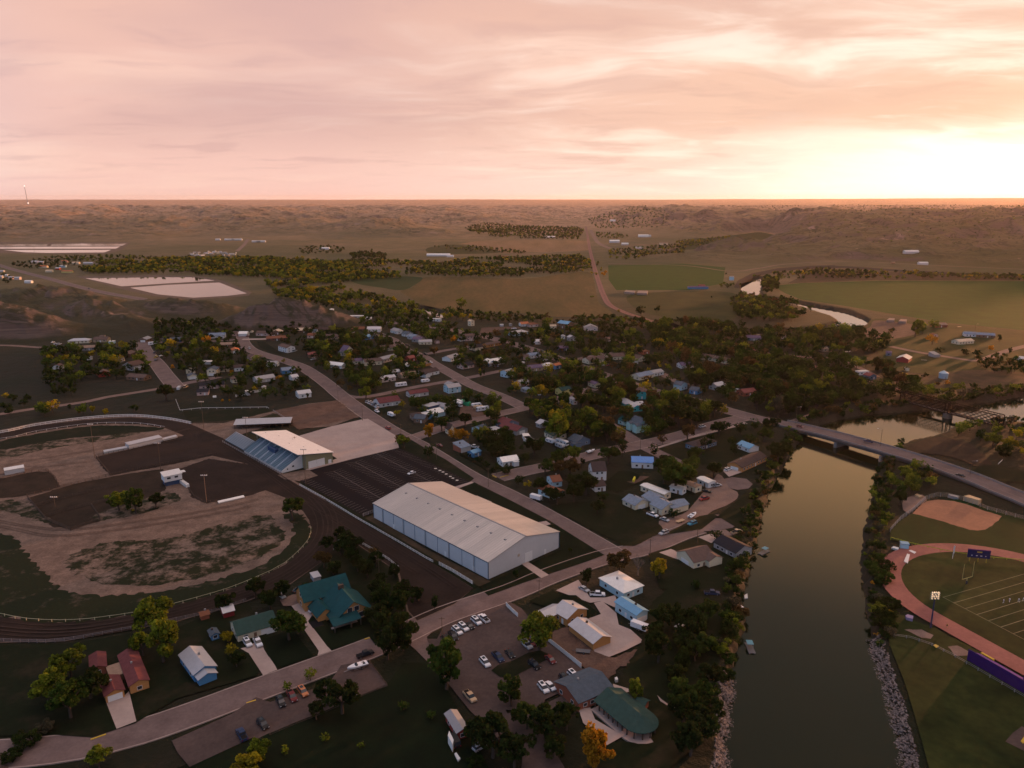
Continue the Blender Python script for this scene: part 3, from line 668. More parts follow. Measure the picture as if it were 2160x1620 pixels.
def oval(r,zz,name,m,r2=None):
 def ring(rr):
  pts = []
  for i in range(33): t = math.pi / 2 + math.pi * i / 32; pts.append(c_end + nrm * (math.sin(t) * rr) * 1.0 + ax * (math.cos(t) * rr))
  for i in range(33): t = -math.pi / 2 + math.pi * i / 32; pts.append(c_end + ax * 84.4 + nrm * (math.sin(t) * rr) + ax * (math.cos(t) * rr))
  return pts
 o_ = ring(r)
 if r2 is None:
  P = [(p.x,p.y,zz) for p in o_]; fs = [tuple(range(len(P)))]
  if (o_[1] - o_[0]).cross(o_[5] - o_[1]).z < 0: fs = [fs[0][::-1]]
 else:
  q_ = ring(r2); n = len(o_); P = [(p.x,p.y,zz) for p in o_] + [(p.x,p.y,zz) for p in q_]
  fs = [(i,(i + 1) % n,n + (i + 1) % n,n + i) for i in range(n)]
 me = bpy.data.meshes.new(name); me.from_pydata(P,[],fs); me.materials.append(m); me.update()
 o = link(name,me); o['kind'] = 'structure'; CLEAR.append(np.array([(p.x,p.y) for p in o_])); return o
oval(TR + 8.5,nz(),'running_track',m_track,TR)
oval(TR,nz(),'football_field',m_turf2)
mb = MB(); zz = nz(); ctr = c_end + ax * (84.4 / 2)
def gl(mb,a,b,w,z):
 d = (b - a).normalized(); s = Vector((-d.y,d.x,0)) * w / 2
 mb.add([(a - s).to_tuple()[:2] + (z,),(b - s).to_tuple()[:2] + (z,),(b + s).to_tuple()[:2] + (z,),(a + s).to_tuple()[:2] + (z,)],[(0,1,2,3)])
for k in range(-11,13):
 q = ctr + ax * (k * 4.572 * 1.0 - 2.3 * 0); w = 24.4
 gl(mb,q - nrm * w,q + nrm * w,0.22 if k % 2 else 0.26,zz)
for s in (-1,1): gl(mb,ctr + nrm * s * 24.4 - ax * 50.5,ctr + nrm * s * 24.4 + ax * 55,0.25,zz + 0.004)
mb.build('yard_lines',m_linedim).__setitem__('kind','structure')
def line_on(mb,a,b,w,z): gl(mb,a,b,w,z)
mb = MB(); zz = nz()
pk = Vector((math.cos(R(-49.5)),math.sin(R(-49.5)),0)); pn = Vector((-pk.y,pk.x,0))
def stalls(c,x0,y0,x1,y1,left,right,mid=True):
 a,b = g(*cp(c,x0,y0)),g(*cp(c,x1,y1)); L = (b - a).length; d = (b - a).normalized(); n = Vector((-d.y,d.x,0))
 if mid: line_on(mb,a,b,0.16,zz)
 k = 0.0
 while k <= L:
  q = a + d * k
  if left: line_on(mb,q,q + n * 5.6 - d * 1.2,0.12,zz + 0.004)
  if right: line_on(mb,q,q - n * 5.6 - d * 1.2,0.12,zz + 0.004)
  k += 2.75
stalls('L',1020,556,1500,805,True,True)
stalls('L',838,626,1240,845,True,True)
stalls('L',658,705,1060,938,True,True)
stalls('L',385,790,905,1075,True,False,False)
stalls('L',1205,512,1790,790,False,True,False)
mb.build('parking_lines',m_lineworn).__setitem__('kind','structure')
mb = MB(); zz = nz()
for (x,y) in ((1515,680),(1552,697),(1578,710),(1605,727),(1640,748),(1662,762),(1697,780)):
 q = g(*cp('L',x,y)); mb.box(q.x - .7,q.x + .7,q.y - .7,q.y + .7,zz - 0.002,zz)
mb.build('accessible_bay_marks',m_line).__setitem__('kind','structure')
for c,pts in (('O',(765,1368,895,1322)),('P',(915,520,975,503)),('X',(1325,1360,1390,1395)),('X',(1450,1395,1600,1355)),('O',(2080,1060,2160,1035))):
 a,b = g(*cp(c,*pts[:2])),g(*cp(c,*pts[2:])); mb = MB()
 d = (b - a).normalized(); n = Vector((-d.y,d.x,0)) * 0.22
 mb.add([a - n,b - n,b + n,a + n] + [q + Vector((0,0,0.42)) for q in (a - n,b - n,b + n,a + n)],[(4,5,6,7),(0,1,5,4),(2,3,7,6)])
 mb.build('painted_kerb',m_yellow).__setitem__('kind','structure')
m_rut = mat('rut_mark',(0.046,0.031,0.025),0.95,0.3,0.3)
m_rut2 = mat('pale_rut_mark',(0.12,0.082,0.065),0.95,0.3,0.3)
LAP = [(655,1050),(680,1080),(688,1112),(678,1145),(640,1185),(590,1218),(520,1247),(400,1283),(270,1315),(130,1334),(0,1328),(-150,1300)]
for off,w in ((-1.2,.7),(0.9,.7),(3.2,.4),(5.5,.5),(-4.0,.4)):
 P = offset_line(catmull([g(x,y) for x,y in LAP],5),off); o = link('wheel_rut',ribbon_mesh('wheel_rut',P,w,nz(),m_rut)); o['kind'] = 'structure'
for pts in ([(480,930),(560,985),(660,1050),(780,1125),(900,1200),(960,1240)],[(470,935),(545,988),(640,1058),(760,1135),(880,1212)]):
 for off in (-.8,.8): P = offset_line(catmull([g(x,y) for x,y in pts],5),off); o = link('wheel_rut',ribbon_mesh('wheel_rut',P,.45,nz(),m_rut)); o['kind'] = 'structure'
for pts in ([(-50,1100),(40,1120),(120,1132),(260,1118),(400,1095),(530,1070)],[(-50,1092),(60,1112),(160,1118),(300,1100),(440,1078),(545,1055)],[(0,985),(90,968),(200,950),(330,925),(400,905)],[(0,1002),(100,985),(190,975)],[(410,893),(480,890),(560,878),(640,862),(700,850)]):
 for off in (-.8,.8): P = offset_line(catmull([g(x,y) for x,y in pts],5),off); o = link('wheel_rut',ribbon_mesh('wheel_rut',P,.4,nz(),mat('dark_rut',(0.10,0.068,0.055),0.95))); o['kind'] = 'structure'
# ---- trees
TREECOL = {  # light leaf,dark leaf
 'green': ((0.060,0.094,0.015),(0.014,0.027,0.007)),
 'dark green': ((0.034,0.053,0.012),(0.008,0.015,0.005)),
 'yellow-green': ((0.205,0.240,0.020),(0.030,0.048,0.009)),
 'yellow': ((0.400,0.300,0.016),(0.090,0.080,0.010)),
 'golden': ((0.520,0.250,0.016),(0.220,0.100,0.010)),
 'russet': ((0.120,0.075,0.025),(0.045,0.030,0.012)),
 'grey-green': ((0.085,0.080,0.050),(0.035,0.034,0.022)),
}
def leaf_mat(name,c,dark):
 m = bpy.data.materials.new(name); m.use_nodes = True; t = NT(m.node_tree); t.n.clear()
 at = t.n.new('ShaderNodeAttribute'); at.attribute_name = 'tint'; oi = t.n.new('ShaderNodeObjectInfo')
 tcn = t.n.new('ShaderNodeTexCoord'); n = t.noise(tcn.outputs['Object'],6.0,3,0.6)
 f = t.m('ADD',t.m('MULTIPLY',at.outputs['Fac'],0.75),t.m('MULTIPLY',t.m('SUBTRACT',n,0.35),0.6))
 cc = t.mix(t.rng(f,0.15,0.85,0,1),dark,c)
 cc = t.mix(t.rng(oi.outputs['Random'],0,1,0.0,0.30),cc,(0.03,0.025,0.012))
 d = t.n.new('ShaderNodeBsdfDiffuse'); tr = t.n.new('ShaderNodeBsdfTranslucent'); mx = t.n.new('ShaderNodeMixShader'); mx.inputs[0].default_value = 0.32
 t.l.new(cc,d.inputs[0]); t.l.new(cc,tr.inputs[0]); t.l.new(d.outputs[0],mx.inputs[1]); t.l.new(tr.outputs[0],mx.inputs[2])
 o = t.n.new('ShaderNodeOutputMaterial'); t.l.new(mx.outputs[0],o.inputs[0]); return m
LEAF = {k: leaf_mat('leaves_' + k.replace(' ','_').replace('-','_'),*v) for k,v in TREECOL.items()}
m_bark = mat('bark',(0.075,0.055,0.045),0.95,0.3,3.0)
m_palebark = mat('pale_bark',(0.20,0.165,0.14),0.95,0.3,3.0)
def np_mesh(name,V,Fq,mats,tint=None,smooth=False):
 me = bpy.data.meshes.new(name); me.vertices.add(len(V)); me.vertices.foreach_set('co',V.astype(np.float32).ravel())
 k = Fq.shape[1]; me.loops.add(Fq.size); me.loops.foreach_set('vertex_index',Fq.astype(np.int32).ravel())
 me.polygons.add(len(Fq)); me.polygons.foreach_set('loop_start',np.arange(0,Fq.size,k,dtype=np.int32)); me.polygons.foreach_set('loop_total',np.full(len(Fq),k,np.int32))
 for q in mats: me.materials.append(q)
 if tint is not None:
  a = me.attributes.new('tint','FLOAT','FACE'); a.data.foreach_set('value',tint.astype(np.float32))
 me.update(); return me
def quads(C,size,r,up=0.3):
 """randomly turned leaf-clump quads at the centres C"""
 n = len(C); N = r.normal(size=(n,3)); N[:,2] += up; N /= np.linalg.norm(N,axis=1)[:,None]
 A = np.cross(N,r.normal(size=(n,3))); A /= np.linalg.norm(A,axis=1)[:,None]; B = np.cross(N,A)
 s = (size * r.uniform(0.6,1.35,n))[:,None] / 2
 k1 = r.uniform(0.5,1.2,(n,1)); k2 = r.uniform(0.5,1.2,(n,1))
 V = np.stack([C - A * s * k1 - B * s,C + A * s - B * s * k2,C + A * s * k2 + B * s,C - A * s + B * s * k1],1).reshape(-1,3)
 return V,np.arange(4 * n).reshape(n,4)
def crown_mesh(shape,seed,colour,n_clump=30,n_leaf=70):
 """unit tree: 1 high, crown about 1 wide; trunk base at the origin"""
 r = np.random.default_rng(seed); C = []; T = []
 if shape == 'conifer':
  for i in range(n_clump * n_leaf):
   z = r.uniform(0.06,1.0); rad = 0.5 * (1 - z) ** 0.85 * (0.75 + 0.25 * math.sin(z * 38)); a = r.uniform(0,6.28); q = rad * r.uniform(0.6,1.0) ** 0.5
   C.append((q * math.cos(a),q * math.sin(a),z + r.normal() * 0.012)); T.append(r.uniform(0,1))
 else:
  sq = {'round': (1.0,0.58,0.60),'tall': (0.86,0.56,0.80),'spread': (1.08,0.60,0.52),'willow': (1.0,0.52,0.74),'sparse': (1.0,0.58,0.66),'shrub': (1.0,0.45,0.85)}[shape]
  nl = 3 if shape != 'shrub' else 4
  lobes = [(r.uniform(-.16,.16),r.uniform(-.16,.16),r.uniform(-.12,.14)) for _ in range(nl)]
  for c in range(n_clump):
   lx,ly,lz = lobes[c % nl]
   d = r.normal(size=3); d /= np.linalg.norm(d); rad = r.uniform(0.42,1.0) ** 0.6 * 0.36
   cx = lx + d[0] * rad * sq[0]; cy = ly + d[1] * rad * sq[0]; cz = sq[1] + lz * 0.7 + d[2] * rad * sq[2] * 1.15
   if cz < 0.2 and shape != 'shrub': cz = 0.2 + r.uniform(0,.1)
   cr = r.uniform(0.075,0.155); tn = r.uniform(0,1) * 0.7 + 0.3 * (d[2] * 0.5 + 0.5)  # higher clumps lighter: glow on the crown tops put into the tint
   k = int(n_leaf * (cr / 0.115) ** 2)
   e = r.normal(size=(k,3)); e /= np.linalg.norm(e,axis=1)[:,None]; e *= (r.uniform(0.35,1.0,k) ** 0.5)[:,None] * cr
   e[:,2] *= 0.8
   if shape == 'willow': e[:,2] = e[:,2] * 1.9 - 0.03
   for q in e: C.append((cx + q[0],cy + q[1],max(0.02,cz + q[2])))
   T += list(np.clip(tn + r.normal(size=k) * 0.12,0,1))
 C = np.array(C); V,Fq = quads(C,0.052 if shape != 'conifer' else 0.045,r)
 return np_mesh('crown',V,Fq,[LEAF[colour]],np.array(T))
def trunk_mesh(shape,seed,bare=False):
 r = random.Random(seed); mb = MB(); top = Vector((r.uniform(-.03,.03),r.uniform(-.03,.03),0.34))
 if shape == 'conifer':
  mb.tube((0,0,-0.01),(0,0,0.9),0.022,0.004); return mb.mesh('trunk',m_bark)
 if shape == 'shrub':
  for i in range(5): a = i * 1.26; mb.tube((0,0,-0.02),(math.cos(a) * .25,math.sin(a) * .25,0.6),0.02,0.006,5)
  return mb.mesh('trunk',m_bark)
 mb.tube((0,0,-0.02),top,0.042,0.028,7)
 for i in range(6 if not bare else 9):
  a = i * 2.4 + r.uniform(-.4,.4); L = r.uniform(0.22,0.36); st = top * r.uniform(0.7,1.0)
  e = st + Vector((math.cos(a) * L * .75,math.sin(a) * L * .75,L * r.uniform(.7,1.3)))
  mb.tube(st,e,0.02,0.008,5)
  for j in range(2 if not bare else 6):
   a2 = a + r.uniform(-1,1); s2 = st.lerp(e,r.uniform(.5,1)); e2 = s2 + Vector((math.cos(a2) * .13,math.sin(a2) * .13,r.uniform(.06,.22)))
   mb.tube(s2,e2,0.008,0.003,4)
   if bare:
    for q in range(4):
     mb.tube(s2.lerp(e2,r.uniform(.3,1)),e2 + Vector((r.uniform(-.1,.1),r.uniform(-.1,.1),r.uniform(.0,.14))),0.004,0.0015,3)
 return mb.mesh('trunk',m_palebark if bare else m_bark)
PROTO = {}
def tree_proto(shape,colour,v):
 k = (shape,colour,v)
 if k not in PROTO:
  nm = {'conifer': 'conifer_tree','shrub': 'shrub','bare': 'bare_tree'}.get(shape,'broadleaf_tree')
  seed = hash((len(shape) * 31 + ord(shape[0]),v)) % 9999
  if shape == 'bare': PROTO[k] = (nm,None,trunk_mesh('round',seed,True))
  else: PROTO[k] = (nm,crown_mesh(shape,seed,colour),trunk_mesh(shape,seed))
 return PROTO[k]
TREES = []      # dict(x,y,h,w,shape,colour)
def tree_at(x,y,w,h,shape,colour):
 TREES.append(dict(x=x,y=y,w=w,h=h,s=shape,c=colour,px=F * w / (y * CP + H * SP)))
def pxm(py): return F / (H / (SP + (py - 810) / F * CP))
def T_(x,y,cw,colour,shape='round',hk=None):
 p = g(x,y); w = cw / pxm(y)
 hk = hk or {'round': 1.0,'tall': 1.35,'spread': 0.82,'willow': 1.0,'conifer': 2.0,'shrub': 0.7,'sparse': 1.05,'bare': 1.3}[shape]
 tree_at(p.x,p.y,w,min(w * hk,21),shape,colour)
_C = {'yg': 'yellow-green','dg': 'green','dk': 'dark green','yl': 'yellow','go': 'golden','br': 'russet','gg': 'grey-green'}
EXPL = '''105 1492 78 yg round|150 1516 90 dg round|192 1475 72 dk round|150 1430 72 yg round|118 1455 60 yg round|328 1338 92 yg round|345 1398 84 yg tall|302 1385 56 yg round|210 1620 54 yg round
60 1575 60 dk shrub|95 1540 46 gg shrub|30 1600 50 dk shrub|482 1357 32 yl round|500 1408 42 dk round|490 1385 30 yl round|610 1352 76 dg round|634 1340 30 yg round|475 1292 46 dk round|570 1285 50 dk round|540 1262 48 dk round|600 1262 44 dk round
655 1436 30 yg round|607 1458 24 yg round|722 1508 84 dk sparse|690 1490 60 dk sparse|668 1520 44 dk sparse|548 1606 58 yg round|522 1650 74 yl round|688 1566 22 yg sparse|603 1592 22 yg sparse|762 1580 16 yg sparse
850 1372 72 dk tall|818 1392 60 dk tall|806 1342 60 dk round|850 1300 62 dk round|880 1270 40 dk round|917 1290 20 dk conifer|942 1456 92 dg tall|1078 1492 62 dg tall|1040 1598 100 dk sparse|1002 1570 64 dk round|1085 1618 84 dk round|1000 1610 40 dk shrub
852 1500 26 dg sparse|910 1520 24 dg sparse|1138 1372 94 yg round|1150 1566 88 dk round|1112 1540 64 dg round|1195 1540 66 dk round|1168 1600 60 dk round|1256 1622 84 go tall|1343 1482 42 yg tall|1390 1222 38 yl tall|1306 1210 54 br round|1345 1214 40 br bare|1237 1234 30 dk tall|1203 1170 11 dk conifer|1088 1225 14 dk conifer
287 1084 46 dg tall|252 1078 52 yg spread|330 1072 36 dk round|282 1078 10 yl shrub|617 1098 56 dg round|852 946 32 yg round|838 936 20 br round|903 968 26 dk tall|904 927 28 go tall|932 910 36 dg round|977 937 34 go round|957 928 28 go round|1035 886 30 yg round|1050 880 28 yg tall|957 889 26 dk round|1036 957 54 dk round|1020 940 30 dk round|1047 1002 15 dk conifer|1100 955 10 dg conifer|1112 1032 20 yl round|1094 1024 24 dk round|1065 1000 34 dk shrub|1010 975 22 dk shrub|1025 985 22 dk shrub|1042 996 24 dk shrub|990 965 18 dk shrub
1178 934 58 yg tall|1235 903 54 yg round|1210 975 42 yg round|1180 988 44 dg round|1203 1004 42 br round|1180 1002 34 br round|1150 1003 38 dg round|1283 978 52 dg spread|1300 940 38 br spread|1313 964 22 dk conifer|1229 984 12 dk conifer|1235 1044 62 dk spread|1210 1060 44 dk round|1140 1040 36 dk round|1160 1056 34 dk round|1175 1065 40 dk round|1270 1060 30 dk round|1260 1085 36 dk round
1425 1038 88 dg spread|1400 1020 56 dg round|1397 937 24 br round|1450 927 36 br round|1378 967 18 dk conifer|1505 1008 38 dk round|1488 950 30 dk round|1550 960 28 dk round|1420 1094 26 dk round|1640 975 50 dk round|1655 960 40 dk round|1625 915 38 dk round|1635 895 30 dk round|1600 1000 20 dk shrub
1640 880 36 gg tall|1705 738 40 yg round|1727 706 24 yl round|1777 703 24 yg round|1735 705 12 dk round|1765 704 12 dk round|1930 710 30 yg tall|1945 705 26 yg round|1968 697 26 yg round|1966 727 28 go spread|1402 700 34 yg round|1388 737 26 yl round|1408 742 17 yl round|1433 743 23 yl round|1348 744 15 yl tall|1390 780 13 yl tall|1405 778 8 yl tall|1368 785 11 yl round|2088 741 15 go round|1908 782 10 dk round|2107 722 18 dk round|1980 742 20 dk shrub|2035 748 24 dk shrub|1905 808 24 yl round|1998 815 14 go round|2142 826 16 yg round|1950 795 18 dk shrub|1978 812 16 br shrub
139 767 20 yl round|107 763 18 yl round|245 775 30 yl round|296 770 30 yg round|168 792 14 yl round|354 751 11 yl round|364 780 11 go round|112 872 30 yl round|86 874 28 yg round|95 880 30 dg round|176 876 28 yg round|196 873 16 yl tall|223 878 15 yl tall|351 845 40 dk round|112 855 8 go tall|590 805 16 go round|489 791 9 go tall|453 752 24 yl round|436 729 22 go round|632 788 9 dk conifer|525 792 22 yg round|553 794 34 dk round|598 766 10 yl round|469 850 8 go tall|484 848 6 go tall|538 828 16 yl round|649 842 7 dk conifer|512 822 26 dk round|655 694 22 yg round|410 745 24 yg tall|395 752 20 yg round|360 738 30 yl spread|300 752 16 yg round
720 820 22 br round|739 828 17 br round|772 844 32 yg round|737 770 26 yl round|695 760 14 go round|956 724 18 go round|964 708 10 br round|730 728 20 yg tall|880 680 14 dg round|839 739 13 dk conifer|818 744 15 dk conifer|793 722 10 dk conifer|805 720 10 dk conifer|820 722 11 dk conifer|780 726 12 dk round|916 749 20 br round|875 753 18 yg round|836 880 17 yl round|1013 798 10 dg conifer|1010 790 12 yl round|1020 794 8 dk conifer|1185 745 13 br round|1055 788 8 yl round|1108 708 9 yl round|1100 815 14 yl round|850 862 18 yl round|830 848 24 dg round|1247 880 18 yl round|1500 800 44 br round|1580 790 40 br round|1570 810 26 dk round|1330 820 30 dg round|1300 850 40 yg round|1325 875 24 yg round|1430 900 60 dk round|1470 905 50 dk round|1400 880 40 yg round|1350 905 20 yl round
1248 580 8 yl round|1258 582 8 yl round|1272 585 11 go round|1276 578 9 go round|1268 572 8 yl round|1385 660 16 dk round|1352 668 24 dk round|1305 660 8 yl round|973 652 26 yg round|1250 628 9 yg shrub|1500 630 6 dk round|1531 580 6 dk round|640 610 30 yl round|620 612 24 yg round|655 625 26 yl round|600 625 20 yg round|580 610 16 yl round
2000 1000 22 dk round|1905 1015 34 yg round|1880 1030 30 yg round|1930 1035 30 dg round|1965 1015 24 br round|1860 1060 26 dk round|1860 1165 24 dk round|1840 1230 14 go shrub|1875 1300 17 yl round|1850 1290 24 dk shrub|1868 1345 26 dk shrub|1850 1330 14 go shrub|1880 1205 22 dk round|1850 1265 30 gg shrub|1865 1220 16 gg shrub|2130 940 22 yl round|2100 920 26 yg round'''
for ln in EXPL.split('\n'):
 for e in ln.split('|'):
  x,y,w,c,s = e.split(); T_(float(x),float(y),float(w),_C[c],s)
HOUSES = []     # (x,y,radius) filled by the house builder,used to keep trees off walls
def in_poly(x,y,P):
 c = False; n = len(P)
 for i in range(n):
  x1,y1 = P[i][0],P[i][1]; x2,y2 = P[i - 1][0],P[i - 1][1]
  if (y1 > y) != (y2 > y) and x < (x2 - x1) * (y - y1) / (y2 - y1) + x1: c = not c
 return c
def seg_d(x,y,P):
 A = P[:-1]; B = P[1:] - A; t = np.clip(((x - A[:,0]) * B[:,0] + (y - A[:,1]) * B[:,1]) / ((B ** 2).sum(1) + 1e-9),0,1)
 return np.sqrt((((x - A[:,0]) - t * B[:,0]) ** 2 + ((y - A[:,1]) - t * B[:,1]) ** 2).min())
WOODS = [  # outline in photo pixels,spacing m,height range m,colour weights,hug (ignore lots),keep sight lines open
 ([(165,572),(200,557),(330,547),(500,545),(640,548),(740,560),(850,588),(760,592),(700,600),(640,602),(585,588),(480,583),(330,578),(200,579)],9.5,(6,11),'yg4 dg4 yl2 dk2',0),
 ([(560,596),(620,600),(700,604),(790,628),(880,646),(965,660),(1000,678),(880,672),(760,668),(720,655),(650,640),(585,628)],9.5,(6,11),'yg4 dg4 yl2 dk2',0),
 ([(620,560),(760,550),(930,556),(1000,547),(1220,541),(1262,560),(1242,573),(1090,585),(940,584),(880,579),(740,590),(640,590)],11,(6,10),'yg2 dg5 yl1 dk3',0),
 ([(740,538),(790,528),(815,540),(810,556),(750,556)],11,(6,10),'dg2 dk2',0),
 ([(980,484),(1020,477),(1220,480),(1232,488),(1218,506),(1100,504),(1010,498)],19,(7,11),'yg2 dg4 dk2',0),
 ([(915,521),(1000,521),(1110,533),(1100,537),(960,529)],18,(6,9),'dg3 dk2 yg1',0),
 ([(1285,530),(1430,517),(1445,525),(1440,541),(1287,551)],17,(6,10),'yg2 dg4 dk2 yl1',0),
 ([(1240,470),(1340,468),(1420,478),(1400,484),(1260,482)],30,(7,10),'dg2 yg1',0),
 ([(1250,492),(1300,494),(1330,500),(1300,505),(1262,502)],28,(7,10),'dg2 yg1',0),
 ([(1425,510),(1540,500),(1520,512),(1435,526)],20,(6,10),'yg3 dg3 yl2',0),
 ([(1630,578),(1760,568),(1850,576),(1990,578),(2160,584),(2400,588),(2400,594),(2160,592),(1850,590),(1720,588),(1640,590)],12,(5,10),'dg4 dk3 yg2 yl1',0),
 ([(1607,590),(1636,594),(1642,618),(1608,622)],8,(9,14),'dg3 dk2 yg1',0),
 ([(1540,642),(1562,626),(1660,636),(1712,658),(1668,680),(1560,676)],9.5,(7,12),'dg4 dk3 yg2 br1',0),
 ([(1545,600),(1562,600),(1562,622),(1540,618),(1515,606)],11,(5,8),'dg4 dk3 yg2',0),
 ([(880,652),(960,662),(1090,667),(1180,673),(1300,673),(1380,682),(1450,690),(1440,704),(1280,690),(1150,683),(1000,679),(900,666)],9,(5,9),'dk5 dg4 yg2 br1',0),
 ([(1365,684),(1440,682),(1560,694),(1690,706),(1790,698),(1862,716),(1880,732),(1860,745),(1780,750),(1640,742),(1480,760),(1380,745)],10,(8,14),'dk6 dg5 yg1 br1',1),
 ([(1430,750),(1640,745),(1780,760),(1870,785),(1900,805),(1960,845),(1880,868),(1790,884),(1710,888),(1640,878),(1560,860),(1470,830),(1440,790)],9.5,(9,15),'dk6 dg6 yg1 br1',1),
 ([(1070,800),(1200,770),(1330,800),(1470,840),(1540,868),(1520,890),(1400,915),(1340,930),(1210,940),(1110,880),(1070,850)],8.5,(8,14),'dk5 dg4 yg3 br1 yl1',1),
 ([(1180,740),(1300,735),(1420,770),(1450,815),(1320,800),(1200,768)],10.5,(8,12),'dk5 dg4 yg2 br1',1),
 ([(980,715),(1180,700),(1300,725),(1200,765),(1080,790),(960,780)],12,(7,12),'dk5 dg4 yg1 br2',1),
 ([(1140,685),(1250,690),(1340,705),(1370,740),(1260,735),(1150,712)],11,(7,12),'dk5 dg4 yg2',1),
 ([(655,700),(780,712),(860,740),(900,770),(880,810),(790,830),(700,800),(650,770),(640,720)],8.5,(8,12),'dk6 dg4 yg1 br1',1),
 ([(740,672),(860,668),(990,700),(1000,722),(900,725),(840,700),(760,695)],10.5,(7,11),'dk3 dg5 yg2',1),
 ([(330,690),(500,690),(520,760),(640,800),(660,830),(560,850),(460,840),(330,760)],11,(6,11),'dk6 dg4 yg1',1),
 ([(340,740),(480,730),(510,760),(440,775),(350,770)],11,(7,11),'dk6 dg3 yg2',1),
 ([(330,688),(420,680),(560,694),(700,696),(720,706),(560,702),(400,702),(340,704)],9,(6,9),'dk6 dg2',1),
 ([(560,705),(700,700),(720,720),(640,740),(590,730)],15,(6,10),'dk6 dg3',1),
 ([(90,740),(300,735),(330,780),(300,800),(180,800),(110,830),(95,790)],10.5,(6,11),'dk6 dg4 yg1 yl1',1),
 ([(110,780),(165,795),(150,838),(115,838)],9,(6,9),'dk1',0),
 ([(-80,878),(100,866),(230,848),(310,852),(370,866),(300,872),(200,874),(60,888),(-80,904)],10,(4,7),'dk5 br1 dg1',0),
 ([(0,840),(60,845),(80,862),(0,868)],14,(4,7),'dk3 yl1 dg1',0),
 ([(870,860),(1000,840),(1080,860),(1060,880),(960,880),(880,900)],10,(7,11),'dk4 dg3 yg1',1),
 ([(980,900),(1050,890),(1150,940),(1110,990),(1020,960)],10,(7,12),'dk4 dg3 yg1',1),
 ([(1180,1010),(1240,1010),(1280,1060),(1250,1100),(1170,1070)],12,(7,10),'dk1',1),
 ([(1375,975),(1470,970),(1500,1010),(1460,1045),(1400,1040)],13,(8,12),'dk2 dg2',1),
 ([(1480,905),(1600,900),(1640,930),(1620,965),(1540,960),(1480,940)],14,(6,10),'dk3 dg1',1),
 ([(668,1172),(722,1136),(838,1210),(852,1262),(780,1232),(740,1215),(690,1215),(664,1210)],8.5,(6,9),'dk6 br1',0),
 ([(790,1240),(855,1262),(866,1330),(840,1355),(795,1330)],9,(7,10),'dk6',0),
 ([(560,1250),(650,1230),(670,1265),(600,1275),(560,1280)],9.5,(5,8),'dk6',0),
 ([(1385,1335),(1430,1320),(1520,1310),(1572,1325),(1560,1400),(1532,1440),(1512,1500),(1490,1600),(1420,1600),(1440,1520),(1400,1440),(1375,1380)],7.5,(7,12),'dk7 dg3 yg1 br1',0),
 ([(1400,1215),(1470,1225),(1560,1240),(1555,1300),(1500,1290),(1420,1260)],14,(3,6),'dk5 gg1 br1',0),
 ([(1556,1200),(1600,1090),(1640,1000),(1660,970),(1640,965),(1600,1020),(1590,1090),(1555,1180)],7,(4,8),'dk5 dg2 yg2',2),
 ([(1500,1130),(1590,1120),(1590,1180),(1570,1250),(1540,1200)],9,(5,9),'dk5 dg1',0),
 ([(1838,990),(1965,985),(1990,1020),(1905,1048),(1878,1120),(1866,1150),(1852,1215),(1822,1215),(1830,1100),(1845,1020)],7.5,(5,9),'dk4 dg4 yg3 br1',2),
 ([(1822,1210),(1860,1190),(1880,1260),(1890,1330),(1860,1360),(1835,1300)],7.5,(3,6),'dk4 gg2 yl1 br1',2),
 ([(1880,800),(1960,828),(2060,824),(2160,826),(2400,820),(2400,838),(2160,838),(2090,846),(2000,855),(1900,862),(1850,868)],9.5,(6,10),'dk4 dg4 yg3 yl1',2),
 ([(1690,886),(1800,872),(1900,858),(2000,852),(2120,838),(2160,834),(2160,826),(1960,830),(1850,850),(1750,870),(1680,880)],8,(6,11),'dk4 dg5 yg2',2),
 ([(1995,912),(2045,902),(2160,902),(2350,890),(2350,990),(2160,988),(2110,968),(2085,940),(2020,925)],10,(5,9),'dk4 dg4 yg2 yl1',2),
 ([(2060,752),(2130,745),(2160,760),(2160,795),(2100,790),(2062,780)],10,(6,10),'dk5 dg1',0),
 ([(1880,700),(1900,690),(1870,720),(1850,728)],12,(6,9),'dk1',0),
 ([(20,560),(80,548),(160,553),(170,562),(110,567),(60,568)],16,(5,8),'dk4 dg1',0),
 ([(-80,578),(0,580),(30,588),(20,600),(-80,596)],16,(5,8),'dk3 dg2',0),
 ([(625,525),(690,520),(730,525),(720,535),(640,537)],22,(6,9),'dg3 dk3',0),
 ([(90,545),(250,540),(330,545),(250,552),(110,553)],16,(5,9),'dg3 yg2 dk1',0),
 ([(1750,460),(2160,452),(2160,500),(1900,505),(1760,490)],48,(4,9),'dk4 dg2 yl1',0),
 ([(1700,500),(2160,505),(2160,545),(1900,540),(1700,530)],60,(3,6),'dk3 dg3 yg1',0),
 ([(1500,455),(1700,462),(1640,480),(1500,470)],45,(4,8),'dk4',0),
]
def bank_scrub(pts,side,step,off,hr,cols):
 L = catmull(pts,step)
 for i in range(len(L) - 1):
  d = (L[i + 1] - L[i]).normalized(); n = Vector((-d.y,d.x,0)) * side
  for _ in range(3):
   q = L[i] + n * rng.uniform(*off) + d * rng.uniform(-1,1) * step; h = rng.uniform(*hr)
   if rng.random() < 0.85: tree_at(q.x,q.y,h * rng.uniform(.9,1.5),h,'shrub',rng.choice(cols))
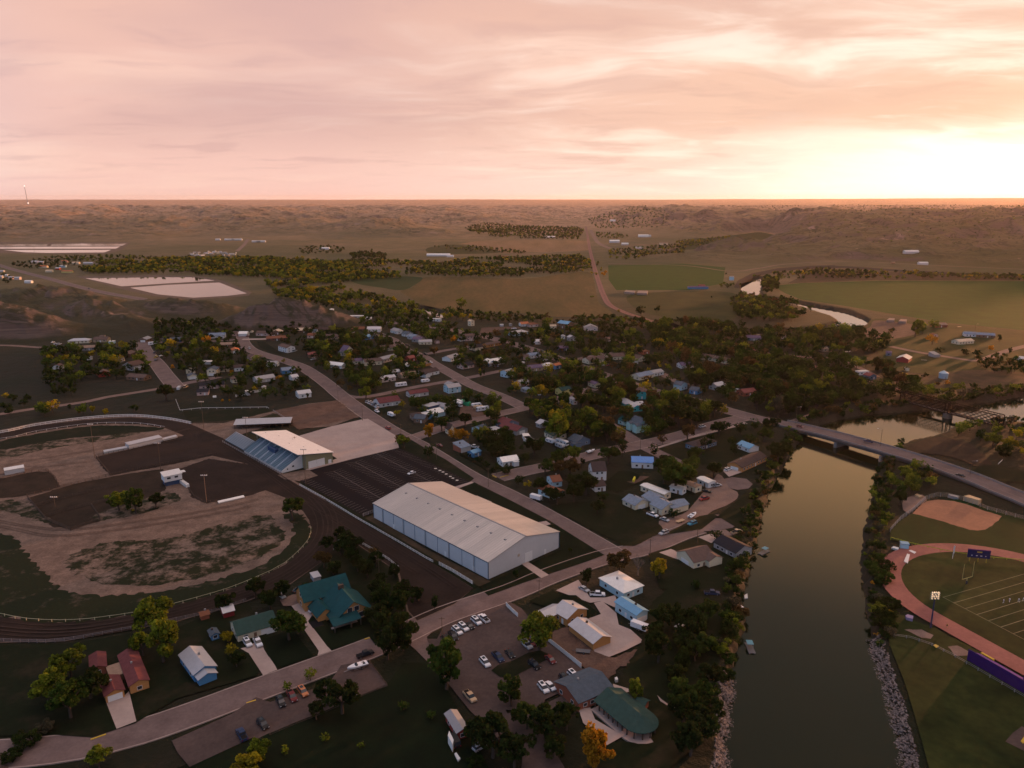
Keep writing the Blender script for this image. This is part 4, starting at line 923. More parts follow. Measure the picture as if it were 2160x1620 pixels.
def build_tree_list():
 D4 = ['dark green'] * 5 + ['green'] * 3 + ['yellow-green'] * 2 + ['russet','grey-green']
 lb_,rb_ = left_bank,right_bank
 bank_scrub(lb_[5:16],1,4.5,(.8,8),(2.2,5.5),D4)
 bank_scrub(lb_[15:],1,5.5,(2,12),(3.5,7.5),D4)
 bank_scrub(rb_[8:18],1,4.5,(1.5,9),(2.5,6),D4)
 bank_scrub(rb_[:4],1,6,(2,14),(3,7),D4)
 bank_scrub(ox[:4] + ox[4:11],1 if False else -1,12,(4,16),(2.5,5),D4)
 grid = {}
 for t in TREES: grid.setdefault((int(t['x'] // 20),int(t['y'] // 20)),[]).append((t['x'],t['y'],t['w'] * 0.5))
 roads = [(P,hw,P.min(0) - hw - 8,P.max(0) + hw + 8) for P,hw in ROADS]
 clear = [(P,P.min(0),P.max(0)) for P in CLEAR]
 Hs = [(x,y,r) for x,y,r,_ in HOUSES]
 sight = [list(s) + [0] for *_,s in HOUSES]
 okcol = {k: v for k,v in _C.items()}
 for poly,sp,hr,cw,mode in WOODS:
  P = [g(x,y) for x,y in poly]; P = [(p.x,p.y) for p in P]
  xs = [p[0] for p in P]; ys = [p[1] for p in P]
  cols = [okcol[q[:2]] for q in cw.split() for _ in range(int(q[2:]))]
  area = abs(sum(P[i][0] * P[i - 1][1] - P[i - 1][0] * P[i][1] for i in range(len(P)))) / 2
  n = int(area / (sp * sp) * 9); k = 0
  for _ in range(n):
   x,y = rng.uniform(min(xs),max(xs)),rng.uniform(min(ys),max(ys))
   tries = 0
   while not in_poly(x,y,P) and tries < 60:
    x,y = rng.uniform(min(xs),max(xs)),rng.uniform(min(ys),max(ys)); tries += 1
   if tries >= 60: continue
   h = rng.uniform(*hr); w = h * rng.uniform(0.8,1.3)
   if mode == 0 and sp < 25 and fbm(np.array([x / 55.]),np.array([y / 55.]),3,91)[0] < 0.40: continue
   cell = (int(x // 20),int(y // 20)); bad = False
   for i in (-1,0,1):
    for j in (-1,0,1):
     for (a,b,r) in grid.get((cell[0] + i,cell[1] + j),()):
      if (a - x) ** 2 + (b - y) ** 2 < (sp * 0.80) ** 2: bad = True
   if bad: continue
   for Pr,hw,lo,hi_ in roads:
    if lo[0] < x < hi_[0] and lo[1] < y < hi_[1] and seg_d(x,y,Pr) < hw + w * 0.33: bad = True; break
   if bad: continue
   if mode == 1:
    for a,b,r in Hs:
     if (a - x) ** 2 + (b - y) ** 2 < (r + w * 0.18) ** 2: bad = True; break
    if bad: continue
    ix,iy,zc = proj(x,y,h); ix0,iy0,_z = proj(x,y,0); hw2 = w / 2 * F / zc
    hit = []
    for q in sight:
     sx0,sx1,sy0,sy1,sd,cnt = q
     if y < sd and ix + hw2 > sx0 and ix - hw2 < sx1 and iy < sy1 and iy0 > sy0:
      ov = (min(ix + hw2,sx1) - max(ix - hw2,sx0)) / (sx1 - sx0)
      if ov > 0.25: hit.append((q,ov))
    if any(q[5] + ov > 1.25 for q,ov in hit): continue
    for Pc,lo,hi_ in clear:
     if lo[0] < x < hi_[0] and lo[1] < y < hi_[1] and in_poly(x,y,Pc): bad = True; break
    if bad: continue
   if mode == 1:
    for q,ov in hit: q[5] += ov
   s_ = 'shrub' if h < 5.2 else rng.choice(['round','round','tall','spread','sparse','willow'])
   w2 = min(w,sp * 1.4)
   tree_at(x,y,w2,h,s_,rng.choice(cols)); grid.setdefault(cell,[]).append((x,y,w2 * 0.5))
# ---- building kit
PAINT = {'white': (0.62,0.62,0.62),'cream': (0.60,0.52,0.38),'yellow': (0.55,0.47,0.18),'tan': (0.36,0.27,0.19),'orange wood': (0.42,0.20,0.07),'brown': (0.17,0.10,0.065),
   'dark brown': (0.085,0.055,0.045),'red': (0.24,0.03,0.025),'barn red': (0.20,0.02,0.025),'brick': (0.26,0.085,0.05),'grey': (0.26,0.26,0.27),'pale grey': (0.44,0.43,0.43),
   'pale blue': (0.34,0.50,0.58),'blue': (0.06,0.19,0.36),'dark blue': (0.03,0.06,0.13),'slate blue': (0.10,0.15,0.22),'turquoise': (0.05,0.42,0.46),'aqua': (0.40,0.62,0.60),'pink': (0.52,0.36,0.32),'pale pink': (0.55,0.45,0.41),
   'green': (0.10,0.16,0.09),'purple': (0.10,0.03,0.22),'olive': (0.20,0.19,0.12)}
ROOFC = {'white': (0.66,0.64,0.62),'pale': (0.40,0.39,0.41),'grey': (0.24,0.23,0.245),'blue grey': (0.20,0.24,0.30),'slate': (0.085,0.105,0.13),'black': (0.028,0.026,0.032),'dark brown': (0.075,0.052,0.047),'brown': (0.13,0.085,0.072),
   'tan': (0.30,0.20,0.145),'rust': (0.21,0.085,0.05),'red': (0.23,0.075,0.065),'maroon': (0.15,0.05,0.052),'orange': (0.48,0.17,0.08),'bright blue': (0.045,0.17,0.44),'blue': (0.10,0.26,0.42),'teal': (0.015,0.066,0.074),'dark green': (0.03,0.06,0.05),
   'green': (0.036,0.070,0.060),'cream': (0.62,0.46,0.32),'purple grey': (0.14,0.10,0.15)}
def wallm(k): return mat('wall_' + k.replace(' ','_'),PAINT[k],0.8,0.10,0.35,spec=0.2,stretch=(1,1,5,0))
METALR = {'white','pale','blue','bright blue','grey'}
def roofm(k):
 if k in METALR: return mat('roof_' + k.replace(' ','_'),ROOFC[k],0.42,0.13,0.5,spec=0.5,metal=0.25)
 return mat('roof_' + k.replace(' ','_'),ROOFC[k],0.9,0.25,0.7)
m_glass = mat('window_glass',(0.025,0.03,0.04),0.12,0.1,1.0,spec=0.6)
m_frame = mat('white_trim',(0.60,0.60,0.60),0.7,0.05,1.0)
m_dark = mat('dark_opening',(0.012,0.011,0.012),0.9,0.1,1.0)
m_steel = mat('galvanised_steel',(0.30,0.30,0.31),0.5,0.15,1.0,metal=0.4)
m_pole = mat('pole_wood',(0.12,0.085,0.06),0.9,0.2,1.0)
m_white = mat('white_painted_rail',(0.60,0.58,0.56),0.7,0.1,1.0)
m_wood = mat('weathered_wood',(0.10,0.07,0.055),0.9,0.3,1.0)
_wc = {}
def win_mesh(w,h,far):
 k = (round(w,1),round(h,1),far)
 if k not in _wc:
  if far:
   _wc[k] = (MB().box(-w / 2,w / 2,-0.05,0.02,0,h).mesh('window',m_glass),None)
  else:
   f = MB()
   f.box(-w / 2 - .1,w / 2 + .1,-0.06,0.02,-.1,0).box(-w / 2 - .1,w / 2 + .1,-0.06,0.02,h,h + .1).box(-w / 2 - .1,-w / 2,-0.06,0.02,0,h).box(w / 2,w / 2 + .1,-0.06,0.02,0,h)
   _wc[k] = (f.mesh('window',m_frame),MB().box(-w / 2,w / 2,-0.03,0.02,0,h).mesh('pane',m_glass))
 return _wc[k]
def add_window(root,x,y,z,rz,w=1.3,h=1.1,far=False):
 f,p = win_mesh(w,h,far); o = link('window',f,root,(x,y,z),rz)
 if p: link('pane',p,o)
 return o
def walls_roof(wb,rb,x0,x1,y0,y1,wh,roof,rise=None,over=0.45,th=0.16,z0=-0.3):
 """add one volume: walls with gables to wb, roof slabs to rb"""
 ax = 'x' if roof in ('gable','hip','mono','flat') else 'y'
 if roof == 'hip' and (y1 - y0) > (x1 - x0): ax = 'y'
 if ax == 'x': s0,s1,t0,t1 = x0,x1,y0,y1; mp = lambda s,t,z: (s,t,z)
 else: s0,s1,t0,t1 = y0,y1,x0,x1; mp = lambda s,t,z: (t,s,z)
 hw = (t1 - t0) / 2; tm = (t0 + t1) / 2; rise = rise if rise is not None else hw * 0.42
 def q(mb,vs,fs):
  vs = [mp(*v) for v in vs]
  if ax == 'y': fs = [tuple(reversed(f)) for f in fs]
  mb.add(vs,fs)
 if roof in ('gable','gablex'):
  q(wb,[(s0,t0,z0),(s1,t0,z0),(s1,t1,z0),(s0,t1,z0),(s0,t0,wh),(s1,t0,wh),(s1,t1,wh),(s0,t1,wh),(s0,tm,wh + rise),(s1,tm,wh + rise)],
   [(0,1,5,4),(2,3,7,6),(1,2,6,9,5),(3,0,4,8,7),(4,5,9,8),(6,7,8,9)])
  k = rise / hw
  for sg in (-1,1):
   te = tm + sg * (hw + over); ze = wh - over * k + 0.03; zr = wh + rise + 0.03
   vs = [(s0 - over * .8,te,ze),(s1 + over * .8,te,ze),(s1 + over * .8,tm,zr),(s0 - over * .8,tm,zr)]
   vs += [(a,b,c + th) for a,b,c in vs]
   fs = [(4,5,6,7),(3,2,1,0),(0,1,5,4),(1,2,6,5),(3,0,4,7)]
   if sg > 0: fs = [tuple(reversed(f)) for f in fs]
   q(rb,vs,fs)
 elif roof == 'hip':
  q(wb,[(s0,t0,z0),(s1,t0,z0),(s1,t1,z0),(s0,t1,z0),(s0,t0,wh),(s1,t0,wh),(s1,t1,wh),(s0,t1,wh)],[(0,1,5,4),(1,2,6,5),(2,3,7,6),(3,0,4,7),(4,5,6,7)])
  o = over; r = min(hw,(s1 - s0) / 2 - 0.1)
  q(rb,[(s0 - o,t0 - o,wh),(s1 + o,t0 - o,wh),(s1 + o,t1 + o,wh),(s0 - o,t1 + o,wh),(s0 - o,t0 - o,wh + th),(s1 + o,t0 - o,wh + th),(s1 + o,t1 + o,wh + th),(s0 - o,t1 + o,wh + th),(s0 + r,tm,wh + rise + th),(s1 - r,tm,wh + rise + th)],
   [(3,2,1,0),(0,1,5,4),(1,2,6,5),(2,3,7,6),(3,0,4,7),(4,5,9,8),(5,6,9),(6,7,8,9),(7,4,8)])
 elif roof == 'flat':
  wb.box(x0,x1,y0,y1,z0,wh); rb.box(x0 - .2,x1 + .2,y0 - .2,y1 + .2,wh + 0.004,wh + 0.2)
 elif roof == 'mono':
  rise = rise if rise else 0.9
  wb.add([(x0,y0,z0),(x1,y0,z0),(x1,y1,z0),(x0,y1,z0),(x0,y0,wh),(x1,y0,wh),(x1,y1,wh + rise),(x0,y1,wh + rise)],[(0,1,5,4),(1,2,6,5),(2,3,7,6),(3,0,4,7),(4,5,6,7)])
  vs = [(x0 - .3,y0 - .3,wh),(x1 + .3,y0 - .3,wh),(x1 + .3,y1 + .3,wh + rise + .05),(x0 - .3,y1 + .3,wh + rise + .05)]
  vs += [(a,b,c + th) for a,b,c in vs]
  rb.add(vs,[(4,5,6,7),(3,2,1,0),(0,1,5,4),(1,2,6,5),(2,3,7,6),(3,0,4,7)])
 return wh + (rise or 0)
LANDMARKS = []   # (x,y,phrase)
NH = [0]
def frame_of(c,x1,y1,x2,y2,depth,zg=0.0):
 a = g(*cp(c,x1,y1)); b = g(*cp(c,x2,y2)); d = (b - a); L = d.length; d.normalize(); n = Vector((-d.y,d.x,0))
 ctr = (a + b) / 2 + n * depth / 2
 return ctr,math.atan2(d.y,d.x),L
def house(c,x1,y1,x2,y2,depth,wh,roof,wall,rc,label,lm=None,name='house',cat='house',win=True,vols=(),gar=None,chim=0,rise=None,door=True,maxL=None,group=None):
 ctr,rz,L = frame_of(c,x1,y1,x2,y2,depth)
 NH[0] += 1; k = NH[0]
 root = thing(name,label,cat,ctr,rz,group)
 wb,rb = MB(),MB(); x0,x1_,y0,y1_ = -L / 2,L / 2,-depth / 2,depth / 2
 zt = walls_roof(wb,rb,x0,x1_,y0,y1_,wh,roof,rise)
 for (a,b,c_,d_,h_,r_) in vols: walls_roof(wb,rb,a,b,c_,d_,h_,r_)
 wb.build('wall',wallm(wall),root); ro = rb.build('roof',roofm(rc),root)
 _,iy = cp(c,x1,y1); pm = pxm(iy); far = pm < 3.0
 r2 = random.Random(k)
 if chim or (not far and r2.random() < 0.7 and roof != 'flat'):
  cx = r2.uniform(-0.25,0.25) * L; cm = MB()
  hw = (depth if roof == 'gable' else L) / 2
  cm.box(cx - .3,cx + .3,0.5,1.1,wh + 0.2,zt + 0.6); cm.build('chimney',m_wood if r2.random() < .5 else m_steel,ro)
 if win:
  gx0,gx1 = x0 + 1.2,x1_ - 1.2
  if gar == 'f': gx1 = x1_ - 6.0
  n = max(1,int((gx1 - gx0) / (3.4 if not far else 4.5)) + 1) if gx1 > gx0 else 1
  dk = n // 2 if door else -1
  for i in range(n):
   x = (gx0 + (gx1 - gx0) * (i + 0.5) / n)
   if i == dk and n > 1:
    MB().box(x - .5,x + .5,y0 - .05,y0 + .02,0.0,2.1).build('door',m_frame if wall not in ('white','cream') else wallm('brown'),root); continue
   add_window(root,x,y0,1.0 if wh < 4.2 else 0.9,0,1.3,1.1,far)
  if wh >= 4.6:
   for i in range(n): add_window(root,gx0 + (gx1 - gx0) * (i + 0.5) / n,y0,wh - 1.75,0,1.1,1.1,far)
  for sgn,key in ((-1,'l'),(1,'r')):
   if gar == key: continue
   ys = [0.0] if depth < 8 else [-depth * .24,depth * .24]
   for yy in ys:
    add_window(root,sgn * L / 2,yy,1.0,sgn * math.pi / 2,1.2,1.1,far)
    if wh >= 4.6: add_window(root,sgn * L / 2,yy,wh - 1.75,sgn * math.pi / 2,1.1,1.1,far)
 if gar == 'f': MB().box(x1_ - 5.6,x1_ - 0.8,y0 - .06,y0 + .02,0,2.3).build('garage_door',m_frame,root)
 if gar == 'c': MB().box(-min(L * .4,2.5),min(L * .4,2.5),y0 - .06,y0 + .02,0,2.4).build('garage_door',m_frame,root)
 if gar == 'l': MB().box(x0 - .06,x0 + .02,-2.4,2.4,0,2.3).build('garage_door',m_frame,root)
 if gar == 'r': MB().box(x1_ - .02,x1_ + .06,-2.4,2.4,0,2.3).build('garage_door',m_frame,root)
 cs = [proj(ctr.x + math.cos(rz) * a - math.sin(rz) * b,ctr.y + math.sin(rz) * a + math.cos(rz) * b,z) for a in (x0,x1_) for b in (y0,y1_) for z in (0,zt)]
 HOUSES.append((ctr.x,ctr.y,max(3.0,min(depth,L) / 2 + 0.12 * L),(min(q[0] for q in cs),max(q[0] for q in cs),min(q[1] for q in cs),max(q[1] for q in cs),ctr.y)))
 if L > 14:
  for s in (-.33,.33): HOUSES.append((ctr.x + math.cos(rz) * L * s,ctr.y + math.sin(rz) * L * s,depth / 2,(0,1,0,1,-1)))
 if lm: LANDMARKS.append((ctr.x,ctr.y,lm))
 return root
# ---- vehicles
CARC = {'white': (0.62,0.62,0.64),'silver': (0.33,0.34,0.36),'black': (0.012,0.012,0.014),'grey': (0.09,0.09,0.10),'red': (0.28,0.02,0.018),'dark red': (0.13,0.018,0.02),'blue': (0.03,0.10,0.24),'dark blue': (0.015,0.03,0.075),
  'tan': (0.40,0.27,0.16),'orange': (0.42,0.13,0.04),'teal': (0.03,0.18,0.26),'green': (0.02,0.30,0.15),'yellow': (0.55,0.38,0.05)}
def carm(k): return mat('paint_' + k.replace(' ','_'),CARC[k],0.35,0.06,0.3,spec=0.5 if max(CARC[k]) > 0.2 else 0.2)
m_tyre = mat('tyre',(0.02,0.02,0.02),0.9,0.1,1.0); m_lamp = mat('headlamp',(0.5,0.5,0.5),0.2,0.05,1.0); m_tail = mat('tail_lamp',(0.25,0.01,0.01),0.3,0.05,1.0)
_vc = {}
def bodyprism(mb,prof,w,w2,mi=0):
 """side profile (x,z) swept across the width; upper points pulled in to w2"""
 zs = [p[1] for p in prof]; lo,hi_ = min(zs),max(zs); n = len(prof)
 def hw(z): t = (z - lo) / (hi_ - lo); return w / 2 * (1 - t * t) + w2 / 2 * t * t
 vs = [(p[0],-hw(p[1]),p[1]) for p in prof] + [(p[0],hw(p[1]),p[1]) for p in prof]
 fs = [(i,(i + 1) % n,n + (i + 1) % n,n + i)[::-1] for i in range(n)] + [tuple(range(n)),tuple(range(2 * n - 1,n - 1,-1))]
 mb.add(vs,fs,mi)
def vehicle_parts(kind):
 """list of (part name, mesh builder, material key)"""
 P = []; b = MB(); gl_ = MB(); wheels = []
 if kind in ('sedan','suv','hatch','pickup','van','minivan'):
  L,w,h = {'sedan': (4.9,1.85,1.45),'hatch': (4.4,1.8,1.5),'suv': (5.1,2.0,1.82),'pickup': (5.9,2.05,1.9),'van': (5.8,2.05,2.3),'minivan': (5.1,2.0,1.8)}[kind]
  x0,x1 = -L / 2,L / 2; bl = h * 0.57
  bodyprism(b,[(x0,0.35),(x1,0.35),(x1 + .04,0.6),(x1 - .1,bl * .9),(x1 - 1.15,bl),(x0 + (.25 if kind != 'pickup' else .05),bl),(x0,bl * .85)],w,w * .92)
  if kind == 'sedan': r0,r1,t0,t1 = x0 + .55,x1 - 1.2,x0 + 1.25,x1 - 2.0
  elif kind == 'hatch': r0,r1,t0,t1 = x0 + .15,x1 - 1.1,x0 + .55,x1 - 1.9
  elif kind == 'pickup': r0,r1,t0,t1 = x0 + 2.05,x1 - 1.35,x0 + 2.25,x1 - 2.05
  elif kind == 'van': r0,r1,t0,t1 = x0 + .05,x1 - .9,x0 + .15,x1 - 1.7
  else: r0,r1,t0,t1 = x0 + .12,x1 - 1.25,x0 + .4,x1 - 1.95
  gl_.frust((r0,r1,-w * .455,w * .455),(t0,t1,-w * .39,w * .39),bl,h - .07)
  b.frust((t0 - .03,t1 + .03,-w * .395,w * .395),(t0 + .1,t1 - .1,-w * .37,w * .37),h - .07,h)
  if kind == 'pickup':
   b2 = MB(); b2.box(x0 + .12,x0 + 1.95,-w * .39,w * .39,bl - .02,bl + .012); P.append(('cargo_bed',b2,'dark'))
  if kind == 'suv':
   b2 = MB(); b2.box(t0 + .5,t0 + 1.9,-w * .25,w * .25,h + .002,h + .03); P.append(('sunroof',b2,'glass'))
  for s in (-1,1):
   for xx in (x0 + .95,x1 - 1.0): wheels.append((xx,s * (w / 2 - .12),.36,.24))
  for s in (-1,1):
   P.append(('headlight',MB().box(x1 - .08,x1 + .05,s * w * .36 - .18,s * w * .36 + .18,.62,.78),'lamp'))
   P.append(('tail_light',MB().box(x0 - .03,x0 + .06,s * w * .38 - .14,s * w * .38 + .14,.68,.9),'tail'))
  P.append(('window',gl_,'glass'))
 elif kind == 'rv':
  L,w,h = 9.5,2.5,3.2; b.frust((-L / 2,L / 2,-w / 2,w / 2),(-L / 2,L / 2 - .5,-w / 2 + .05,w / 2 - .05),.45,h)
  for s in (-1,1): gl_.box(-3.2,-1.8,s * w / 2 - .03,s * w / 2 + .03,1.6,2.3).box(-.6,1.0,s * w / 2 - .03,s * w / 2 + .03,1.6,2.3).box(2.6,3.6,s * w / 2 - .03,s * w / 2 + .03,1.6,2.3)
  gl_.box(L / 2 - .3,L / 2 + .02,-1.1,1.1,1.5,2.4); P.append(('window',gl_,'glass'))
  r = MB(); r.box(-3,-2.2,-.4,.4,h + .002,h + .25).box(.8,1.6,-.4,.4,h + .002,h + .25); P.append(('roof_vent',r,'lamp'))
  for s in (-1,1):
   for xx in (-2.6,3.0): wheels.append((xx,s * (w / 2 - .15),.45,.28))
 elif kind == 'camper':
  L,w,h = 7.2,2.4,2.7
  prof = [(-L / 2,.55),(L / 2 - .9,.55),(L / 2,1.4),(L / 2 - .25,h - .2),(L / 2 - .8,h),(-L / 2 + .4,h),(-L / 2,h - .4)]
  bodyprism(b,prof,w,w * .94)
  for s in (-1,1): gl_.box(-2.6,-1.4,s * w / 2 - .03,s * w / 2 + .03,1.4,2.0).box(.4,1.6,s * w / 2 - .03,s * w / 2 + .03,1.4,2.0)
  P.append(('window',gl_,'glass'))
  P.append(('hitch',MB().box(L / 2 - .9,L / 2 + 1.0,-.08,.08,.5,.62),'steel'))
  for s in (-1,1):
   for xx in (-.9,-.1): wheels.append((xx,s * (w / 2 - .12),.35,.22))
 elif kind == 'cargo':
  L,w,h = 6.2,2.3,2.5; b.box(-L / 2,L / 2,-w / 2,w / 2,.5,h)
  P.append(('door',MB().box(-L / 2 - .04,-L / 2 + .01,-w * .42,w * .42,.6,h - .15),'lamp'))
  P.append(('hitch',MB().box(L / 2,L / 2 + 1.3,-.08,.08,.5,.62),'steel'))
  for s in (-1,1):
   for xx in (-.5,.35): wheels.append((xx,s * (w / 2 + .02),.34,.2))
 elif kind == 'boat':
  L,w = 6.8,2.4
  n = 9; vs = []; fs = []
  for i in range(n):
   t = i / (n - 1); x = -L / 2 + L * t; hw = w / 2 * (1 - max(0,(t - .45) / .55) ** 2.2 * .97); zk = .55 + max(0,(t - .6)) ** 2 * 2.2; zd = 1.35 + .3 * t
   vs += [(x,0,zk),(x,hw * .8,zk + .3),(x,hw,zd),(x,0,zd + .05),(x,-hw,zd),(x,-hw * .8,zk + .3)]
  for i in range(n - 1):
   for j in range(6): a = i * 6; fs.append((a + j,a + 6 + j,a + 6 + (j + 1) % 6,a + (j + 1) % 6)[::-1])
  fs += [tuple(range(6)),tuple(range(6 * n - 1,6 * n - 7,-1))]
  b.add(vs,fs)
  P.append(('cockpit',MB().frust((-2.6,.4,-.8,.8),(-2.5,.3,-.75,.75),1.32,1.46),'dark'))
  P.append(('windscreen',MB().frust((.2,1.0,-.85,.85),(.0,.5,-.6,.6),1.4,1.95),'glass'))
  P.append(('outboard_motor',MB().frust((-3.8,-3.3,-.25,.25),(-3.9,-3.45,-.2,.2),.5,1.7),'black'))
  P.append(('trailer_frame',MB().box(-2.6,4.6,-.07,.07,.4,.5).box(-2.2,1.4,-1.0,-.9,.4,.5).box(-2.2,1.4,.9,1.0,.4,.5),'steel'))
  for s in (-1,1): wheels.append((-1.1,s * 1.12,.32,.2))
 elif kind == 'pontoon':
  L,w = 6.5,2.4; b.box(-L / 2,L / 2,-w / 2,w / 2,.55,.7)
  P.append(('float',MB().tube((-L / 2,-.85,.3),(L / 2,-.85,.3),.3),'steel')); P.append(('float',MB().tube((-L / 2,.85,.3),(L / 2,.85,.3),.3),'steel'))
  P.append(('canopy',MB().box(-2.2,.6,-1.1,1.1,2.3,2.4),'teal'))
  for xx in (-2.0,.4):
   for s in (-1,1): P.append(('post',MB().tube((xx,s * 1.0,.7),(xx,s * 1.0,2.3),.04,n=4),'steel'))
 elif kind == 'flat':
  b.box(-2.4,2.4,-1.0,1.0,.55,.7); b.box(2.4,3.8,-.06,.06,.5,.6)
  for s in (-1,1): wheels.append((-.3,s * 1.12,.34,.2))
 return b,P,wheels
def veh_mats(key,colour): return {'glass': m_glass,'lamp': m_lamp,'tail': m_tail,'dark': m_dark,'black': carm('black'),'steel': m_steel,'teal': carm('teal')}[key]
_wheel = {}
def wheel_mesh(r,w):
 k = (r,w)
 if k not in _wheel:
  _wheel[k] = (MB().tube((0,-w / 2,0),(0,w / 2,0),r,n=14).mesh('wheel',m_tyre),MB().tube((0,-w / 2 - .01,0),(0,w / 2 + .01,0),r * .55,n=10).mesh('rim',m_steel))
 return _wheel[k]
def veh_proto(kind,colour,far):
 k = (kind,colour,far)
 if k not in _vc:
  b,P,wh = vehicle_parts(kind)
  if far:
   mats = [carm(colour),m_glass,m_tyre,m_dark,m_lamp,m_steel]; idx = {'glass': 1,'dark': 3,'black': 3,'lamp': 4,'tail': 3,'steel': 5,'teal': 1}
   for nm,mb,key in P:
    o = len(b.v); b.v += mb.v; b.f += [tuple(i + o for i in f) for f in mb.f]; b.mi += [idx[key]] * len(mb.f)
   for (x,y,r,w) in wh: b.tube((x,y - w / 2,r),(x,y + w / 2,r),r,n=8,mi=2)
   _vc[k] = (b.mesh(kind,mats),[],[])
  else:
   _vc[k] = (b.mesh('body',carm(colour)),[(nm,mb.mesh(nm,veh_mats(key,colour))) for nm,mb,key in P],wh)
 return _vc[k]
VN = {'sedan': ('parked_car','car'),'hatch': ('parked_car','car'),'suv': ('parked_car','car'),'minivan': ('parked_van','van'),'pickup': ('pickup_truck','pickup truck'),'van': ('parked_van','van'),'rv': ('motorhome','motorhome'),
  'camper': ('camper_trailer','camper trailer'),'cargo': ('cargo_trailer','trailer'),'boat': ('motorboat','boat'),'pontoon': ('pontoon_boat','boat'),'flat': ('flatbed_trailer','trailer')}
def veh(c,x1,y1,x2,y2,kind,colour,label,group=None,z=0.45,zoff=None):
 """(x1,y1) tail and (x2,y2) nose of the vehicle on the ground, in photo pixels"""
 a = g(*cp(c,x1,y1)); b = g(*cp(c,x2,y2)); ctr = (a + b) / 2; d = b - a; rz = math.atan2(d.y,d.x)
 far = pxm(cp(c,x1,y1)[1]) < 4.2
 zz = z if zoff is None else zoff
 me,P,wh = veh_proto(kind,colour,far); nm,cat = VN[kind]
 if far:
  o = link(nm,me,None,(ctr.x,ctr.y,zz),rz); tag(o,label,cat,group)
 else:
  o = thing(nm,label,cat,(ctr.x,ctr.y,zz),rz,group); link('body',me,o)
  for n_,m_ in P: link(n_,m_,o)
  for (x,y,r,w) in wh:
   wm,rm = wheel_mesh(r,w); q = link('wheel',wm,o,(x,y,r)); link('rim',rm,q)
 HOUSES.append((ctr.x,ctr.y,2.5,(0,1,0,1,-1)))
 return o
# ---- fences,rails,poles
def fence(name,label,pts,h,m,cat='fence',kind='board',group=None,ground=False,spacing=2.5,smooth=False,rails=2,rail_w=0.14,parts=True):
 P = [Vector(p) for p in pts] if ground else [g(x,y) for x,y in pts]
 if smooth: P = catmull(P,5.0)
 root = thing(name,label,cat,P[0],0,group); o0 = P[0]
 rb,pb = MB(),MB()
 carry = 0.0; posts = []
 for a,b in zip(P[:-1],P[1:]):
  a,b = a - o0,b - o0; d = b - a; L = d.length
  if L < 0.01: continue
  d.normalize(); n = Vector((-d.y,d.x,0)) * 0.04
  if kind == 'board':
   rb.add([a - n,b - n,b + n,a + n] + [q + Vector((0,0,h)) for q in (a - n,b - n,b + n,a + n)],[(4,5,6,7),(0,1,5,4),(2,3,7,6),(1,2,6,5),(3,0,4,7)])
  else:
   for r in range(rails):
    z1 = h - r * (h / rails) ; z0 = z1 - rail_w; up = Vector((0,0,1))
    rb.add([a - n + up * z0,b - n + up * z0,b + n + up * z0,a + n + up * z0,a - n + up * z1,b - n + up * z1,b + n + up * z1,a + n + up * z1],[(4,5,6,7),(0,1,5,4),(2,3,7,6),(0,3,2,1)])
  t = -carry
  while t < L:
   if t >= 0: posts.append(a + d * t)
   t += spacing
  carry = L - (t - spacing)
 if kind == 'board':
  for q in posts: rb.box(q.x - .09,q.x + .09,q.y - .09,q.y + .09,-0.1,h + 0.06)
  rb.build('panel',m,root); return root
 rb.build('rail',m,root)
 posts.sort(key=lambda q: (q + o0).length)
 single_posts(root,posts[:100],h + 0.06,m)
 if len(posts) > 100:
  for q in posts[100:]: pb.box(q.x - .09,q.x + .09,q.y - .09,q.y + .09,-0.1,h + 0.06)
  pb.build('far_posts',m,root)['kind'] = 'stuff'
 return root
def single_posts(root,posts,h,m):
 me = MB().box(-.09,.09,-.09,.09,-0.1,h).mesh('post',m)
 for q in posts: link('post',me,root,q)
def pole(x,y,hgt,label,kind='flood',z=0.0,arm=None,name='light_pole',cat='light pole',group=None,pos=None,m=None):
 p = pos or g(x,y); root = thing(name,label,cat,(p.x,p.y,z),0,group)
 MB().tube((0,0,-0.2),(0,0,hgt),0.17 if kind == 'flood' else 0.13,0.10,8).build('pole',m or m_pole,root)
 if kind == 'flood':
  MB().box(-1.6,1.6,-.08,.08,hgt - .4,hgt - .25).build('crossarm',m or m_pole,root)
  for xx in (-1.4,-.5,.5,1.4): MB().frust((xx - .25,xx + .25,-.3,.1),(xx - .18,xx + .18,-.2,.1),hgt - .25,hgt + .25).build('floodlight',m_lamp,root)
 elif kind == 'street':
  a = R(arm or 0); MB().tube((0,0,hgt - .2),(2.2 * math.cos(a),2.2 * math.sin(a),hgt + .2),0.06,n=6).build('arm',m or m_steel,root)
  e = Vector((2.4 * math.cos(a),2.4 * math.sin(a),hgt + .2)); MB().box(e.x - .35,e.x + .35,e.y - .2,e.y + .2,e.z - .12,e.z + .08).build('lamp_head',m_lamp,root)
 elif kind == 'utility':
  MB().box(-1.1,1.1,-.07,.07,hgt - .7,hgt - .55).build('crossarm',m_pole,root)
 return root
